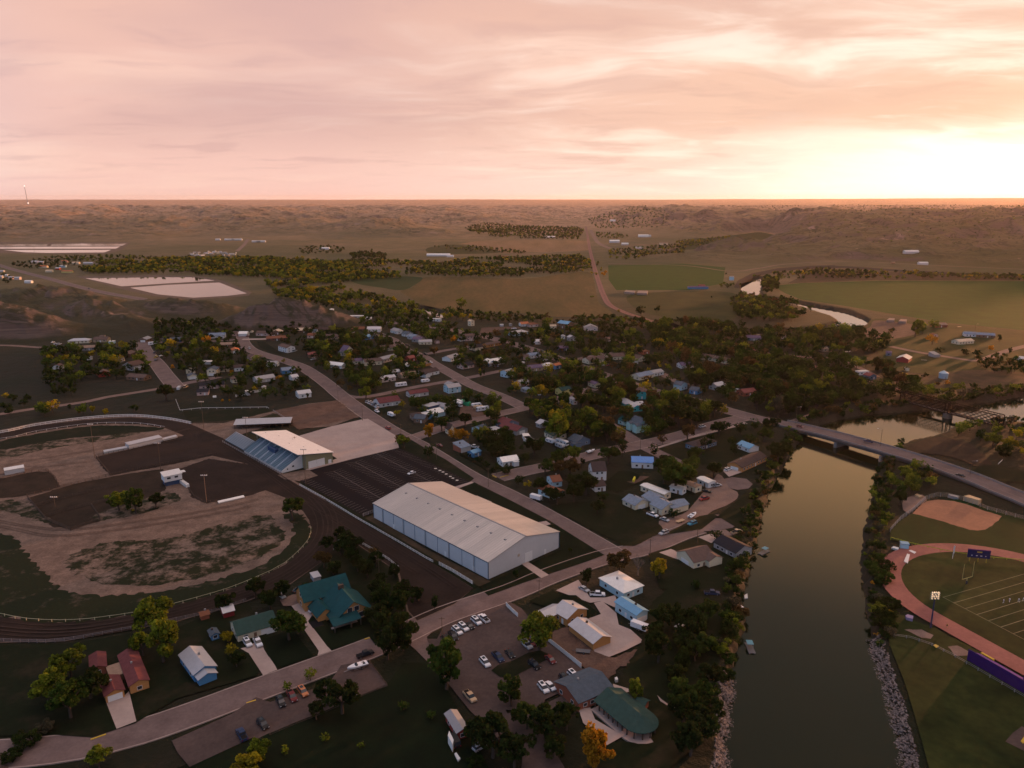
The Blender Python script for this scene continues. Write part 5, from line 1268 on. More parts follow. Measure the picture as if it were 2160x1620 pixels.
# ---- houses of the town,read off the photo crop by crop
house('A',430,372,730,362,9,2.8,'hip','cream','pale','long low cream house with a pale grey roof beside the gravel lane under the bluffs','long cream house under the bluffs')
house('A',790,352,990,347,10,3,'gable','tan','brown','tan house with a brown roof and a flat dormer under the bluffs','tan dormer house',vols=((-2.5,2.5,0,4.5,6.0,'flat'),))
house('A',580,472,830,462,8,2.8,'gable','grey','tan','long grey house with a tan roof beside a large dark bush','tan-roofed grey house')
house('A',1440,352,1550,352,12,3,'gablex','brown','grey','brown wooden garage with grey roof standing at the head of the short street','garage at the head of the short street',name='garage',cat='garage',gar='c')
house('A',1780,372,2050,352,10,3,'gable','dark blue','slate','dark blue house with a small front gable beside the parked white bus','dark blue house',vols=((-1,4,-7,0,3,'gablex'),))
house('A',205,742,330,738,7,2.8,'gablex','white','brown','small white garage with brown roof alone in the west field','white garage in the west field',name='garage',cat='garage',gar='c')
house('A',870,852,1030,832,12,3.4,'gablex','red','brown','red gabled house with a pale patio beside the yellow-topped tree','red gabled house')
house('A',1210,740,1370,762,12,4.4,'gablex','pale grey','dark brown','pale grey gabled house beside the white parked car west of the short street','pale grey gabled house')
house('A',1260,882,1510,902,9,2.6,'gable','brown','brown','low dark brown house with brown roof west of the short street','low dark brown house')
house('A',1180,562,1310,562,12,2.8,'gablex','dark brown','brown','dark brown roofed house deep among trees behind the pale grey gabled house','dark house in the trees')
house('A',1030,640,1180,640,8,2.8,'gable','grey','purple grey','grey house half hidden behind a bright yellow tree',None)
house('A',700,607,760,605,4,2.6,'gablex','white','grey','tiny white shed among dark bushes in the north-west yards','tiny white shed',name='shed',cat='shed',win=False)
house('A',300,283,355,280,4,2.4,'gable','white','pale','tiny pale shed at the foot of the bluffs above parked vehicles',None,name='shed',cat='shed',win=False)
house('A',1000,372,1075,372,5,2.4,'flat','pale blue','white','small pale blue shed beside the tan dormer house',None,name='shed',cat='shed',win=False)
house('B',392,297,640,287,10,3,'gable','white','blue grey','white house with blue grey roof behind the orange-leaved tree','white house by the orange tree',vols=((3,8,-8,0,3,'gablex'),))
house('B',830,267,950,267,9,3,'gable','white','white','bright white garage with white roof at the top of the curving street','bright white garage',name='garage',cat='garage',gar='c')
house('B',745,262,805,262,8,3,'gable','pink','brown','small pinkish house beside the bright white garage',None)
house('B',1000,228,1035,228,3,2.4,'gablex','cream','cream','tiny cream shed between the white garage and the pinkish brown house',None,name='shed',cat='shed',win=False)
house('B',1080,258,1250,262,9,3,'gable','pink','brown','pinkish brown ranch house at the top end of the curving street','pinkish ranch house')
house('B',1300,243,1430,243,10,3,'gablex','brown','cream','brown house with a bright cream gabled roof near the bluff','cream-roofed brown house')
house('B',1640,218,1840,218,10,3,'gable','brown','cream','long brown house under a pale cream metal roof near the bluff foot','long cream-roofed house')
house('B',1870,232,1940,232,8,3,'gable','white','slate','small white house with dark roof beside the long cream-roofed house',None)
house('B',1960,205,2110,205,9,3,'gable','dark brown','dark brown','dark brown house shaded by trees beside the small white house',None)
house('B',1230,337,1530,322,9,2.8,'gable','dark brown','rust','long dark house with a rust brown roof inside the street curve','rust-roofed long house')
house('B',570,425,770,418,8,2.8,'gable','brown','tan','brown house with a flat tan roof west of the curving street',None)
house('B',740,512,850,503,10,3,'gablex','tan','orange','tan house with orange gable beside the curving street','orange-gabled tan house',gar='c')
house('B',1000,607,1120,592,9,3,'gablex','pink','brown','pink stucco house with brown roof beside a parked car on the curve','pink house on the curve')
house('B',1400,470,1525,503,9,5,'gable','white','brown','two-storey white house with a balcony and brown roof inside the street curve','white balcony house')
house('B',1830,573,1990,562,9,3,'hip','brown','red','brown house with a red hipped roof and a blue-white car in front','red hip-roofed house')
house('B',1810,292,1915,292,9,3,'gable','pink','rust','pinkish house with faded red roof among dark trees',None)
house('B',1230,702,1375,702,8,3,'gable','white','grey','white bungalow with two dark windows beside the street','white bungalow on the street',door=False)
house('B',300,667,440,667,6,2.5,'flat','pale grey','white','flat white-roofed carport behind the cream two-storey house',None,name='carport',cat='carport',win=False)
house('B',85,800,215,790,9,4.4,'gablex','cream','slate','cream split-level house with slate roof and white garage door','cream split-level house',vols=())
house('B',122,885,240,872,7,3,'gablex','cream','slate','cream garage wing standing in front of the split-level house',None,name='garage',cat='garage',gar='c',win=False)
house('B',385,832,522,828,10,5.2,'gablex','cream','slate','tall cream two-storey house with a white garage door and slate roof','tall cream two-storey house',gar='c')
house('B',530,782,705,768,8,3,'gable','cream','dark brown','cream ranch house with dark brown roof attached beside the tall cream house',None)
house('B',775,768,905,757,8,3.4,'gable','white','dark brown','white house with dark brown roof beside a small orange tree','white house by the small orange tree')
house('B',275,1025,630,1000,9,3,'gable','pink','black','long pink house with black roof below the side street','long pink house with black roof')
house('B',240,1112,405,1102,8,2.8,'gable','pink','black','smaller pink house with black roof at the edge of the open lot','small pink house')
house('B',1095,935,1355,895,9,3,'gable','pale grey','grey','long pale grey house with metal roof beside the golden tree','pale grey house by the golden tree')
house('B',1455,805,1640,787,9,3,'gable','blue','blue grey','blue house with blue grey roof beside the main street conifer','blue house by the conifer')
house('B',1600,903,1690,890,8,3,'gable','white','pale','small white house with pale roof under dark trees near the conifer',None)
house('B',745,935,830,925,8,3,'gablex','cream','brown','cream house mostly hidden behind a dark round tree',None)
house('B',1690,1152,1870,1128,8.5,3.4,'gable','white','pale','white house with pale grey roof alone at the street corner above the dirt lot','white corner house above the dirt lot')
house('B',940,1112,1000,1106,5,3,'flat','pale grey','white','white flat-topped shed in the middle of the white board fence','white flat-topped shed',name='shed',cat='shed',win=False)
house('B',1170,1040,1226,1036,4,2.6,'gablex','cream','pale','small rounded cream shed at the end of the white board fence',None,name='shed',cat='shed',win=False)
house('C',555,332,725,332,9,3,'gable','brown','rust','brown house with rust roof near the upper end of the second street','rust-roofed house')
house('C',770,338,960,338,11,3,'gable','white','pale','white house with pale metal roof and open garage at the street turn','white house at the street turn',gar='f')
house('C',760,452,890,432,9,3,'gable','blue','blue','blue house with blue grey roof above a row of conifers','blue house above the conifers')
house('C',175,442,370,442,9,2.8,'gable','tan','brown','tan house with brown roof among dark trees near the yellow-green tree',None)
house('C',1105,345,1200,370,10,3,'gable','white','grey','white house, highest of the row along the second street','highest house of the row')
house('C',1265,395,1350,412,10,3,'gable','white','slate','white house with slate roof, second from the top of the street row',None,gar='l')
house('C',1345,437,1440,452,10,3,'gable','pale grey','blue grey','pale grey house, third from the top of the street row',None,gar='l')
house('C',1410,480,1540,488,10,3,'gable','grey','purple grey','grey house, fourth from the top of the street row',None,gar='l')
house('C',1515,524,1695,516,8,3,'gable','cream','grey','cream house with grey roof, lowest of the street row','lowest house of the street row')
house('C',1755,505,1805,500,4,2.4,'gablex','pink','brown','little pinkish shed behind the lowest house of the row',None,name='shed',cat='shed',win=False)
house('C',470,682,585,660,9,4.6,'gablex','cream','purple grey','steep-gabled cream house with a long pale driveway','steep-gabled cream house',rise=4.6)
house('C',400,680,450,672,5,3,'gablex','pale grey','slate','small grey outbuilding beside the steep-gabled cream house',None,name='shed',cat='shed')
house('C',935,612,1150,600,9,3,'gable','cream','brown','cream house with brown roof hidden behind two conifers',None)
house('C',740,822,985,802,9,3.6,'gable','cream','brown','large cream house with brown roof beside the long grey garage','large cream house')
house('C',1000,782,1195,732,8,3.4,'gable','grey','grey','long grey garage with metal roof beside the large cream house','long grey garage',name='garage',cat='garage')
house('C',215,843,410,866,8,3,'gable','white','white','white house with bright white roof beside the main street','white-roofed house by the main street')
house('C',575,802,710,790,8,3,'gable','cream','purple grey','cream house with dusky roof behind a yellow tree',None)
house('C',1380,762,1470,745,8,3,'gable','red','red','bright red house at the edge of the second street','bright red house')
house('C',1560,985,1800,935,10,3,'gable','white','dark brown','white house with a wide dark brown roof at the street corner','white corner house with dark roof',vols=((-9,-4,-9,0,3,'gablex'),))
house('C',1260,1003,1478,972,6,3,'gable','tan','tan','tan mobile home with flat-looking roof behind the caravans','tan mobile home',name='mobile_home',cat='mobile home')
house('C',985,1062,1182,1030,7,3.3,'gable','pale pink','pale','pinkish white mobile home with pale roof beside the rounded white caravan','pinkish mobile home',name='mobile_home',cat='mobile home')
house('C',1130,960,1245,945,6,3,'gable','grey','pale','grey shed with pale roof behind the two mobile homes',None,name='shed',cat='shed',win=False)
house('C',955,1418,1250,1372,12,3.3,'gable','pale grey','maroon','long pale building with a maroon roof beside the row of white cars','maroon-roofed clinic building',name='clinic_building',cat='building')
house('C',1385,1278,1650,1240,8,3,'gable','pale grey','maroon','grey house with maroon roof hidden behind trees past the clinic','second maroon roof')
house('C',1935,1218,2110,1192,9,4.6,'gable','pale blue','grey','two-storey pale blue house with grey roof near the lower end of the second street','two-storey pale blue house')
house('C',1870,1130,1940,1150,8,3,'gable','pale blue','grey','pale blue side wing of the two-storey pale blue house',None)
house('C',1650,1492,1812,1452,8,4.4,'flat','dark blue','pale','dark blue flat-roofed shop behind the pale blue shed','dark blue flat-roofed shop',name='workshop',cat='building',win=False)
house('C',1625,1592,1700,1572,7,3.6,'flat','blue','white','small blue shed with white flat roof in front of the dark blue shop',None,name='shed',cat='shed',win=False)
house('C',1705,1570,1885,1530,7,3,'mono','pale blue','white','long low blue-white shed with white roof in front of the dark blue shop',None,name='shed',cat='shed',win=False)
house('C',1870,1472,1965,1440,9,3.4,'gablex','white','grey','small white house with grey roof beside the gravel lot of caravans','white house by the gravel lot')
house('C',1430,1612,1600,1592,9,3,'hip','brown','dark brown','brown house with dark hipped roof behind the golden tree on the main street',None)
house('C',1610,180,1810,192,5,3,'flat','white','white','long white trailer house beyond the highway by the river glint',None,name='mobile_home',cat='mobile home')
house('C',525,150,715,148,8,3,'flat','grey','white','long low grey building with white roof edge beyond the end of the highway',None)
house('C',750,178,830,178,6,3,'gable','pale pink','white','pinkish shed beside the highway beyond the bluff',None,name='shed',cat='shed')
house('C',235,55,290,55,5,3.4,'hip','white','white','tiny white hut at the end of the near bluff',None,name='shed',cat='shed',win=False)
house('C',1965,765,2100,722,10,3,'gable','white','grey','white house with grey roof and garage facing the second street','white garage house',gar='l')
house('D',112,872,272,842,9,3,'gable','pink','black','pink house with black roof and small porch beside the second street','pink house with a porch')
house('D',150,472,312,457,9,5.2,'gable','pink','brown','tall box-like pinkish house with blue end beside the highway','tall pinkish box house')
house('D',80,475,150,466,7,3,'gable','white','slate','white garage beside the tall pinkish box house',None,name='garage',cat='garage',gar='c')
house('D',290,610,405,592,10,3.4,'gable','cream','black','cream house with a black roof beside the cross street','cream house with black roof')
house('D',455,562,660,522,7,2.8,'gable','orange wood','brown','long orange wooden house beside the highway','long orange wooden house')
house('D',395,800,480,828,10,3,'gable','blue','white','blue wing with white roof joined to the big white-roofed house',None)
house('D',490,830,705,792,11,3,'gable','grey','white','big grey house under a bright white roof in the middle of town','big white-roofed house')
house('D',850,405,1040,372,11,3,'hip','pale blue','pale','pale blue house with wide pale hipped roof on the lawn beside the highway','pale hip-roofed house')
house('D',940,262,1050,256,9,3,'gable','white','orange','white building with a bright orange roof beyond the highway','orange-roofed building')
house('D',1060,272,1185,262,8,3,'hip','pink','rust','pink building with rust roof beside the orange-roofed building',None)
house('D',1455,275,1600,295,12,5.5,'gable','brown','blue','tall brown barn-like house with pale blue metal roof beyond the trees','tall barn-like house')
house('D',1840,322,2030,322,10,3.4,'gablex','pale pink','grey','pale pink gabled house alone at the edge of the fields','pale pink house by the fields')
house('D',1150,517,1235,512,8,3,'gable','white','pale','small white house with pale roof beside the highway corner',None)
house('D',745,992,845,965,8,4.4,'gable','pale blue','grey','pale blue two-storey house beyond the pale lane','pale blue house by the lane')
house('D',935,1120,1055,1095,8,3,'gable','pink','grey','pink house with grey roof behind a yellow bush',None)
house('D',1065,905,1250,885,9,3,'gable','tan','purple grey','tan house with dusky roof beside the bright white hipped roof',None)
house('D',1270,872,1430,858,9,3,'hip','white','white','white house with a bright white hipped roof near the highway','white hip-roofed house')
house('D',1430,872,1512,852,6,3.4,'gable','blue','orange','blue shed with a bright orange roof end near the highway',None,name='shed',cat='shed')
house('D',1060,718,1220,704,8,3,'gable','white','blue grey','white house with blue grey roof between trees and the highway',None)
house('D',970,735,1045,735,7,3,'gable','pink','brown','pinkish house half hidden beside the highway trees',None)
house('D',1500,612,1620,602,8,3,'gable','dark blue','purple grey','dark blue house with dusky roof in the trees beyond the highway',None)
house('D',1510,440,1565,440,6,3,'gablex','white','pale','white gable showing between trees below the barn-like house',None)
house('D',1630,470,1720,462,6,4,'gablex','grey','pale','tall grey shed between trees beyond the highway',None,name='shed',cat='shed')
house('D',1360,292,1440,290,6,3,'gable','cream','cream','small cream shed between the barn-like house and the highway',None,name='shed',cat='shed')
house('D',1905,800,2160,762,10,3.4,'gable','cream','brown','long cream apartment house with brown roof above the car park','long cream apartment house')
house('E',160,745,390,727,10,3.4,'gable','cream','brown','second long cream apartment house with brown roof, next to the first',None)
house('D',640,262,690,261,3,2.4,'flat','pale grey','white','small white box shed beyond the gravel pull-off',None,name='shed',cat='shed',win=False)
house('D',775,256,812,255,3,2.4,'gablex','grey','grey','small grey shed beside the gravel pull-off',None,name='shed',cat='shed',win=False)
house('D',225,257,276,250,6,6,'gablex','cream','cream','narrow tall cream house beside the highway conifer','narrow tall house')
house('D',1520,1252,1665,1228,9,4,'gable','yellow','dark green','yellow house with dark green roof and gabled dormer in the middle of town','yellow house',vols=((-2.5,2.5,-6,0,4.4,'gablex'),))
house('D',1990,1140,2075,1128,10,3.2,'gablex','cream','purple grey','cream house with dusky roof behind the yellow house',None)
house('D',1005,1207,1092,1192,7,2.6,'hip','grey','blue grey','small grey hip-roofed shed in the town centre trees',None,name='shed',cat='shed')
house('D',1680,1377,1738,1370,6,4,'gablex','pale grey','grey','narrow pale gable behind the big yellow-green tree',None)
house('D',1185,1240,1235,1238,5,3,'gablex','white','pale','tiny white shed among trees in the town centre',None,name='shed',cat='shed',win=False)
house('E',600,1030,800,985,10,3,'gable','cream','blue grey','cream house with long blue grey roof beside the highway','blue-grey-roofed house by the highway')
house('E',800,975,945,950,8,3,'gable','white','grey','white wing with grey roof at the end of the blue-grey-roofed house',None)
house('E',515,1290,690,1300,9,6,'hip','turquoise','brown','tall turquoise two-storey house with brown roof','tall turquoise house')
house('E',290,1360,500,1478,8,3,'gable','turquoise','pale','long turquoise building with pale grey roof','long turquoise building')
house('E',520,1470,640,1440,9,3,'gable','turquoise','pale','turquoise end wing with pale roof below the tall turquoise house',None)
house('E',1080,1152,1190,1175,9,4.4,'gable','pale blue','slate','pale blue gabled house at the edge of the street in the dense trees','pale blue house in dense trees')
house('E',1305,1212,1420,1232,9,3,'gable','blue','slate','blue house with slate roof near the bridge approach',None)
house('E',1700,1178,1820,1152,8,4,'gable','white','pale','white house glimpsed in the woods near the bridge approach','white house in the bridge woods')
house('E',1460,725,1640,755,9,3,'gable','cream','brown','long cream house with brown roof at the woods edge','long cream house by the woods')
house('E',1655,760,1830,795,9,3,'gable','cream','brown','cream annex with brown roof continuing the long house by the woods',None)
house('E',1190,862,1370,852,9,3,'gable','white','purple grey','house with white gable end and dusky purple roof among dark trees',None)
house('E',640,662,742,652,7,3,'flat','brick','rust','small brick building with rust flat roof behind the apartment houses',None)
house('E',590,765,682,748,8,3.4,'gablex','cream','brown','cream house with brown gable beside the white garden wall','cream house by the white wall')
house('F',60,1395,240,1372,9,3,'gable','brick','red','brick house with red roof in the woods north of the bridge','red-roofed brick house')
house('F',100,592,310,602,9,3,'gable','grey','purple grey','grey house with dusky roof below the river bend','grey house below the river bend')
house('F',1180,755,1265,752,7,2.6,'gable','tan','tan','small tan shed in dark trees beyond the bridge woods',None,name='shed',cat='shed')
house('F',1695,1090,1840,1082,5,3,'flat','white','white','white trailer house in the woods beside the gravel lane','white trailer in the woods',name='mobile_home',cat='mobile home')
house('F',1845,1155,1945,1145,7,3.2,'gablex','slate blue','red','slate blue cabin with red roof edge beside the trailer in the woods',None)
house('G',340,832,510,852,15,3.6,'gablex','barn red','pale','barn red building with pale metal roof and open doors on the meadow','red barn',name='barn',cat='barn',gar=None,win=False)
house('G',885,772,960,768,8,2.6,'mono','grey','grey','open grey loafing shed beside the gravel lane',None,name='shed',cat='shed',win=False)
house('G',1310,470,1480,478,9,3,'gable','white','blue grey','long farmhouse with white front and blue grey roof by the big green field','long farmhouse')
house('G',1480,482,1745,497,9,3,'gable','brown','blue grey','dark wing of the long farmhouse by the big green field',None)
house('G',1225,588,1445,572,9,3,'gable','cream','cream','cream farm shed with cream roof in front of the long farmhouse','cream farm shed',name='shed',cat='shed')
house('G',900,345,1070,340,9,3,'gable','brick','tan','brick farm building with tan roof behind the twin cottonwoods',None)
house('G',2080,830,2190,842,8,3,'gable','white','pale','white house beside dark trees at the east end of the gravel lane',None)
house('G',860,482,935,482,6,2.6,'gablex','pink','rust','small pinkish shed behind the golden bush',None,name='shed',cat='shed')
house('G',195,745,270,750,6,3,'gable','slate blue','purple grey','slate blue shed in the trees beside the barn lane',None,name='shed',cat='shed')
house('G',480,965,525,965,4,2.4,'gablex','cream','cream','tiny bright cream shed between the barn and the yellow tree',None,name='shed',cat='shed',win=False)
house('X',1165,652,1290,612,11,3.1,'gable','pale blue','slate','pale blue house with slate roof beside the flat white garage','pale blue house by the flat garage')
house('X',1355,648,1490,618,8,3,'flat','pale grey','pale','garage with flat pale roof between pale blue and maroon houses',None,name='garage',cat='garage',win=False)
house('X',1380,500,1535,560,12,3.4,'gable','slate blue','maroon','slate blue house with steep maroon roof and white gable window','steep maroon-roofed house',vols=((-2,3,-6.5,0,3.6,'gablex'),))
house('X',1745,655,1935,600,17,3,'gablex','grey','maroon','wide garage wing with maroon roof and white door on a concrete pad','maroon-roofed garage wing',name='garage',cat='garage',gar='c',win=False)
shed_ = house('X',770,962,942,915,8,3.0,'mono','pale grey','blue grey','plain metal shed with brick-red end wall beside the main street','metal shed on the main street',name='shed',cat='shed',win=False)
_L = frame_of('X',770,962,942,915,8)[2]; MB().add([(-_L / 2 - .05,-4,0),(-_L / 2 - .05,4,0),(-_L / 2 - .05,4,3.8),(-_L / 2 - .05,-4,2.95)],[(3,2,1,0)]).build('end_wall',wallm('brick'),shed_)['label'] = 'brick-red end wall'
house('X',985,1045,1120,1000,5,2.8,'gable','blue','blue','small blue shed behind the hedge on the main street','small blue shed',name='shed',cat='shed')
house('X',1500,1207,1782,1162,8,3,'gable','white','white','white mobile home with small white porch on the corner lawn','white mobile home on the corner lawn',name='mobile_home',cat='mobile home',vols=((1.0,4.2,-6.2,-4,2.6,'flat'),))
house('X',575,662,655,650,8,4.2,'gablex','cream','dark brown','narrow cream house with steep brown roof behind the golden tree','narrow cream house',rise=3.2)
house('X',-60,430,130,440,9,3,'gable','brown','slate','brown house with slate roof behind the two yellow trees on the corner',None)
house('X',2080,500,2160,530,8,3,'gable','grey','pale','grey house with a pale strip of roof showing among dark trees',None)
house('I',10,690,70,790,4,2.6,'flat','white','white','white box trailer house beside the cream garage drive',None,name='mobile_home',cat='mobile home',win=False)
house('I',30,745,145,822,4,2.6,'flat','white','white','long white storage box beside the yellow-green bush',None,name='storage_box',cat='storage box',win=False)
house('I',400,665,560,742,10,3,'gable','cream','dark green','cream garage with dark green roof under the big yellow-green tree','cream green-roofed garage',name='garage',cat='garage')
house('I',810,795,965,858,11,3.2,'gable','slate blue','slate','slate blue house with dark slate roof and small white porch','slate blue house',vols=((2,6,-8.5,-3,2.8,'flat'),))
house('I',1690,445,1820,485,8,3,'gable','aqua','teal','pale aqua house with teal roof beside the old gabled house','pale aqua house')
house('I',1880,530,2060,600,10,5,'gable','aqua','slate','pale old two-storey house with several steep gables and a corner turret','old many-gabled house',vols=((-5,-1,-7.5,0,5,'gablex'),(2,6,-8,0,5,'gablex')),rise=3.4)
house('I',2060,200,2160,190,9,3,'gable','aqua','pale','aqua shed with pale roof between the turquoise building and the old gabled house',None,name='shed',cat='shed')
house('M',680,778,795,772,10,5.6,'gable','white','dark brown','tall white house with steep dark brown roof behind its own garage','tall white house',rise=3.6)
house('M',702,872,790,862,8,3,'gable','white','dark brown','white garage with dark brown roof in front of the tall white house',None,name='garage',cat='garage')
house('M',1010,668,1190,675,9,3.6,'gable','white','bright blue','white house with a bright blue metal roof','blue-roofed white house')
house('M',345,832,422,822,9,3,'gable','pale blue','rust','pale blue house with rust brown roof near the main street','upper rust-roofed house')
house('M',350,938,435,905,11,3,'hip','pale blue','rust','pale blue house with orange-brown hipped roof beside the main street','orange-brown hip-roofed house')
house('M',932,980,1038,1030,9,2.9,'gable','cream','blue grey','cream garage with blue grey roof west of its larger house','cream garage on the vacant lot',name='garage',cat='garage',gar='r')
house('M',1095,955,1180,1005,9,3.2,'gable','cream','blue grey','rear half of the cream house with blue grey roof by the car court',None)
house('M',1165,1022,1262,1070,10,3.2,'gable','cream','blue grey','cream house with wide blue grey roof beside the cars on gravel','large cream house by the car court',vols=((-1,6,0,11,3.2,'gablex'),))
house('M',1085,860,1200,905,5,3,'gable','cream','white','white-roofed mobile home, furthest west in the trailer court','west mobile home',name='mobile_home',cat='mobile home',rise=0.5)
house('M',1200,905,1285,938,5,3,'gable','cream','white','short white-roofed mobile home with red striped end in the trailer court',None,name='mobile_home',cat='mobile home',rise=0.5)
house('M',1330,870,1435,898,4.5,3,'gable','white','white','white mobile home whose end sticks out from under the big tree',None,name='mobile_home',cat='mobile home',rise=0.5)
house('M',1450,840,1545,880,4.8,3,'gable','cream','tan','cream mobile home with tan roof in the trailer court','tan-roofed mobile home',name='mobile_home',cat='mobile home',rise=0.5)
house('M',1560,800,1655,842,5,3.1,'gable','white','white','white mobile home with striped side at the east end of the trailer court','east mobile home',name='mobile_home',cat='mobile home',rise=0.5)
house('M',1935,708,2145,612,9,3,'gable','orange wood','dark brown','house tinted sunlit orange, with dark brown roof and white garage doors near the river','orange-sided house',gar='l')  # warm light on the long side put into the wall colour
house('M',1560,532,1725,482,9,3,'hip','slate blue','dark brown','slate blue bungalow with dark brown hipped roof on the wide lawn','slate blue bungalow')
house('M',2000,545,2080,528,10,3,'gablex','white','blue','white shed with blue metal roof near the river trees','blue-roofed shed',name='shed',cat='shed',gar='c')
house('M',1530,1528,1705,1480,11,3.4,'gable','cream','brown','cream house with steep brown roofs and white garage near the river','cream riverside house',vols=((1,8,-7.5,0,3.4,'gablex'),),gar='l',rise=2.8)
house('M',1700,1345,1885,1440,10,3,'gable','grey','black','long low house with black roof behind the cream riverside house','black-roofed riverside house')
house('Q',345,335,465,407,10,3.2,'gable','orange wood','pale','brown wooden house with pale grey roof and white windows beside the gravel yard','brown house with pale roof',vols=((-7,-1.5,-10,-2,3.0,'gablex'),))
house('Q',482,452,685,612,7.5,2.9,'gable','orange wood','pale','long brown garage with pale grey roof beside the gravel yard','long brown garage',name='garage',cat='garage',win=False,gar=None)
house('Q',940,185,1102,122,14,3.1,'hip','pale blue','white','pale blue house with wide white hipped roof','white hip-roofed riverside house',rise=1.6)
house('Q',870,275,1050,390,5.4,3.8,'gable','pale blue','blue','narrow pale blue barn with blue metal roof and white end door','blue metal-roofed barn',name='barn',cat='barn',gar='r')
house('Q',560,1128,850,1000,12,3.2,'gable','brick','slate','low dark slate roofed lodge beside the car park','dark slate-roofed lodge',name='lodge',cat='building',rise=2.0)
house('Q',1030,1120,1105,1150,4,2.4,'gable','brick','green','tiny green-roofed shed on the lawn beside the rounded pavilion',None,name='shed',cat='shed',win=False)
house('O',1105,985,1262,932,20,3.2,'gablex','orange wood','maroon','long orange wooden house with maroon-brown roof and shuttered window','long orange-fronted house')
house('O',900,1062,1055,1008,9,2.9,'gablex','orange wood','maroon','wooden garage with maroon roof at the top of a pale concrete drive','wooden garage',name='garage',cat='garage',gar='c',win=False)
house('O',775,842,902,808,9,2.9,'gablex','brick','maroon','small maroon-roofed cabin with a tiny gable window beside the flat carport','small brown cabin')
house('O',940,900,1075,855,7,2.6,'flat','brown','tan','flat tan carport roof between the cabin and the long orange-fronted house',None,name='carport',cat='carport',win=False)
house('O',1645,885,1830,812,14,3.2,'gablex','blue','pale','blue cottage with pale blue-grey roof and white-framed porch windows','blue cottage',vols=((-3,2.5,-10,-7,2.7,'gablex'),),rise=1.6)
house('O',1890,345,1980,320,5,2.6,'gable','barn red','pale','small barn-red and white striped shed with pale roof beside the racetrack','striped shed',name='shed',cat='shed',win=False)
house('O',1790,535,1852,515,4,2.4,'gablex','blue','slate','tiny blue playhouse with white window frame behind the blue cottage',None,name='shed',cat='shed')
house('O',1700,365,1770,345,3,2.2,'gable','brick','rust','tiny rusty brown hut left of the striped shed',None,name='shed',cat='shed',win=False)
house('P',1700,1375,1790,1345,9,2.9,'gablex','red','grey','red cabin with grey roof under dark trees at the bottom edge','red cabin')
house('P',490,45,550,30,5,2.4,'flat','grey','pale','small grey shed behind the green-roofed log lodge',None,name='shed',cat='shed',win=False)
r_ = house('O',2010,545,2340,445,10,3.0,'gable','cream','green','long low house with green metal roof and cream front','long green-roofed house',gar='f',rise=2.6)
def lodge():
 ctr,rz,L = frame_of('P',690,425,985,330,15)
 root = thing('log_lodge','log lodge with steep teal metal roofs and a glazed front gable','house',ctr,rz)
 wb,rb = MB(),MB(); h = L / 2
 walls_roof(wb,rb,-h,h,-6.0,9,3.2,'gablex',5.0,1.4)
 walls_roof(wb,rb,-h - 6,h - 2,9.5,19,5.0,'gable',3.8,0.8)
 walls_roof(wb,rb,-h - 4.5,-h + 1.5,0,10,2.6,'gablex',2.2,0.6)
 wb.build('wall',wallm('orange wood'),root); ro = rb.build('roof',roofm('teal'),root)
 MB().box(-1,1,5,6,6.0,9.5).build('chimney',m_wood,ro)
 pb = MB(); pb.box(-h - 2.5,h + 1.5,-10.5,-6,-0.2,0.35); pb.build('porch',m_conc,root)
 MB().add([(-h - 2.5,-10.4,2.9),(h * .2,-10.4,2.9),(h * .2,-6,4.0),(-h - 2.5,-6,4.0),(-h - 2.5,-10.4,3.05),(h * .2,-10.4,3.05),(h * .2,-6,4.15),(-h - 2.5,-6,4.15)],[(4,5,6,7),(3,2,1,0),(0,1,5,4),(1,2,6,5),(3,0,4,7)]).build('porch_roof',roofm('teal'),root)
 for x in (-h - 2,-h * .4,h * .15): MB().box(x - .15,x + .15,-10.3,-10.0,0.3,3.0).build('porch_post',m_wood,root)
 for x,z,w,hh in ((-3.2,1,2.2,2),(0,1,2.2,2),(3.2,1,2.2,2),(-1.3,4,1.8,1.8),(1.3,4,1.8,1.8)): add_window(root,x,-6.02,z,0,w,hh)
 for y in (-2,3): add_window(root,-h - .02,y,1,-math.pi / 2,1.5,1.2)
 add_window(root,-h - 6.02,14,1.2,-math.pi / 2,1.6,1.3); add_window(root,-h - 6.02,14,4.6,-math.pi / 2,1.4,1.3)
 MB().box(-h - 7.5,-h - 3.5,-3,1.5,-0.1,0.5).build('hot_tub_deck',m_dark,root)
 HOUSES.append((ctr.x,ctr.y,13,(0,1,0,1,-1))); LANDMARKS.append((ctr.x,ctr.y,'log lodge'))
lodge()
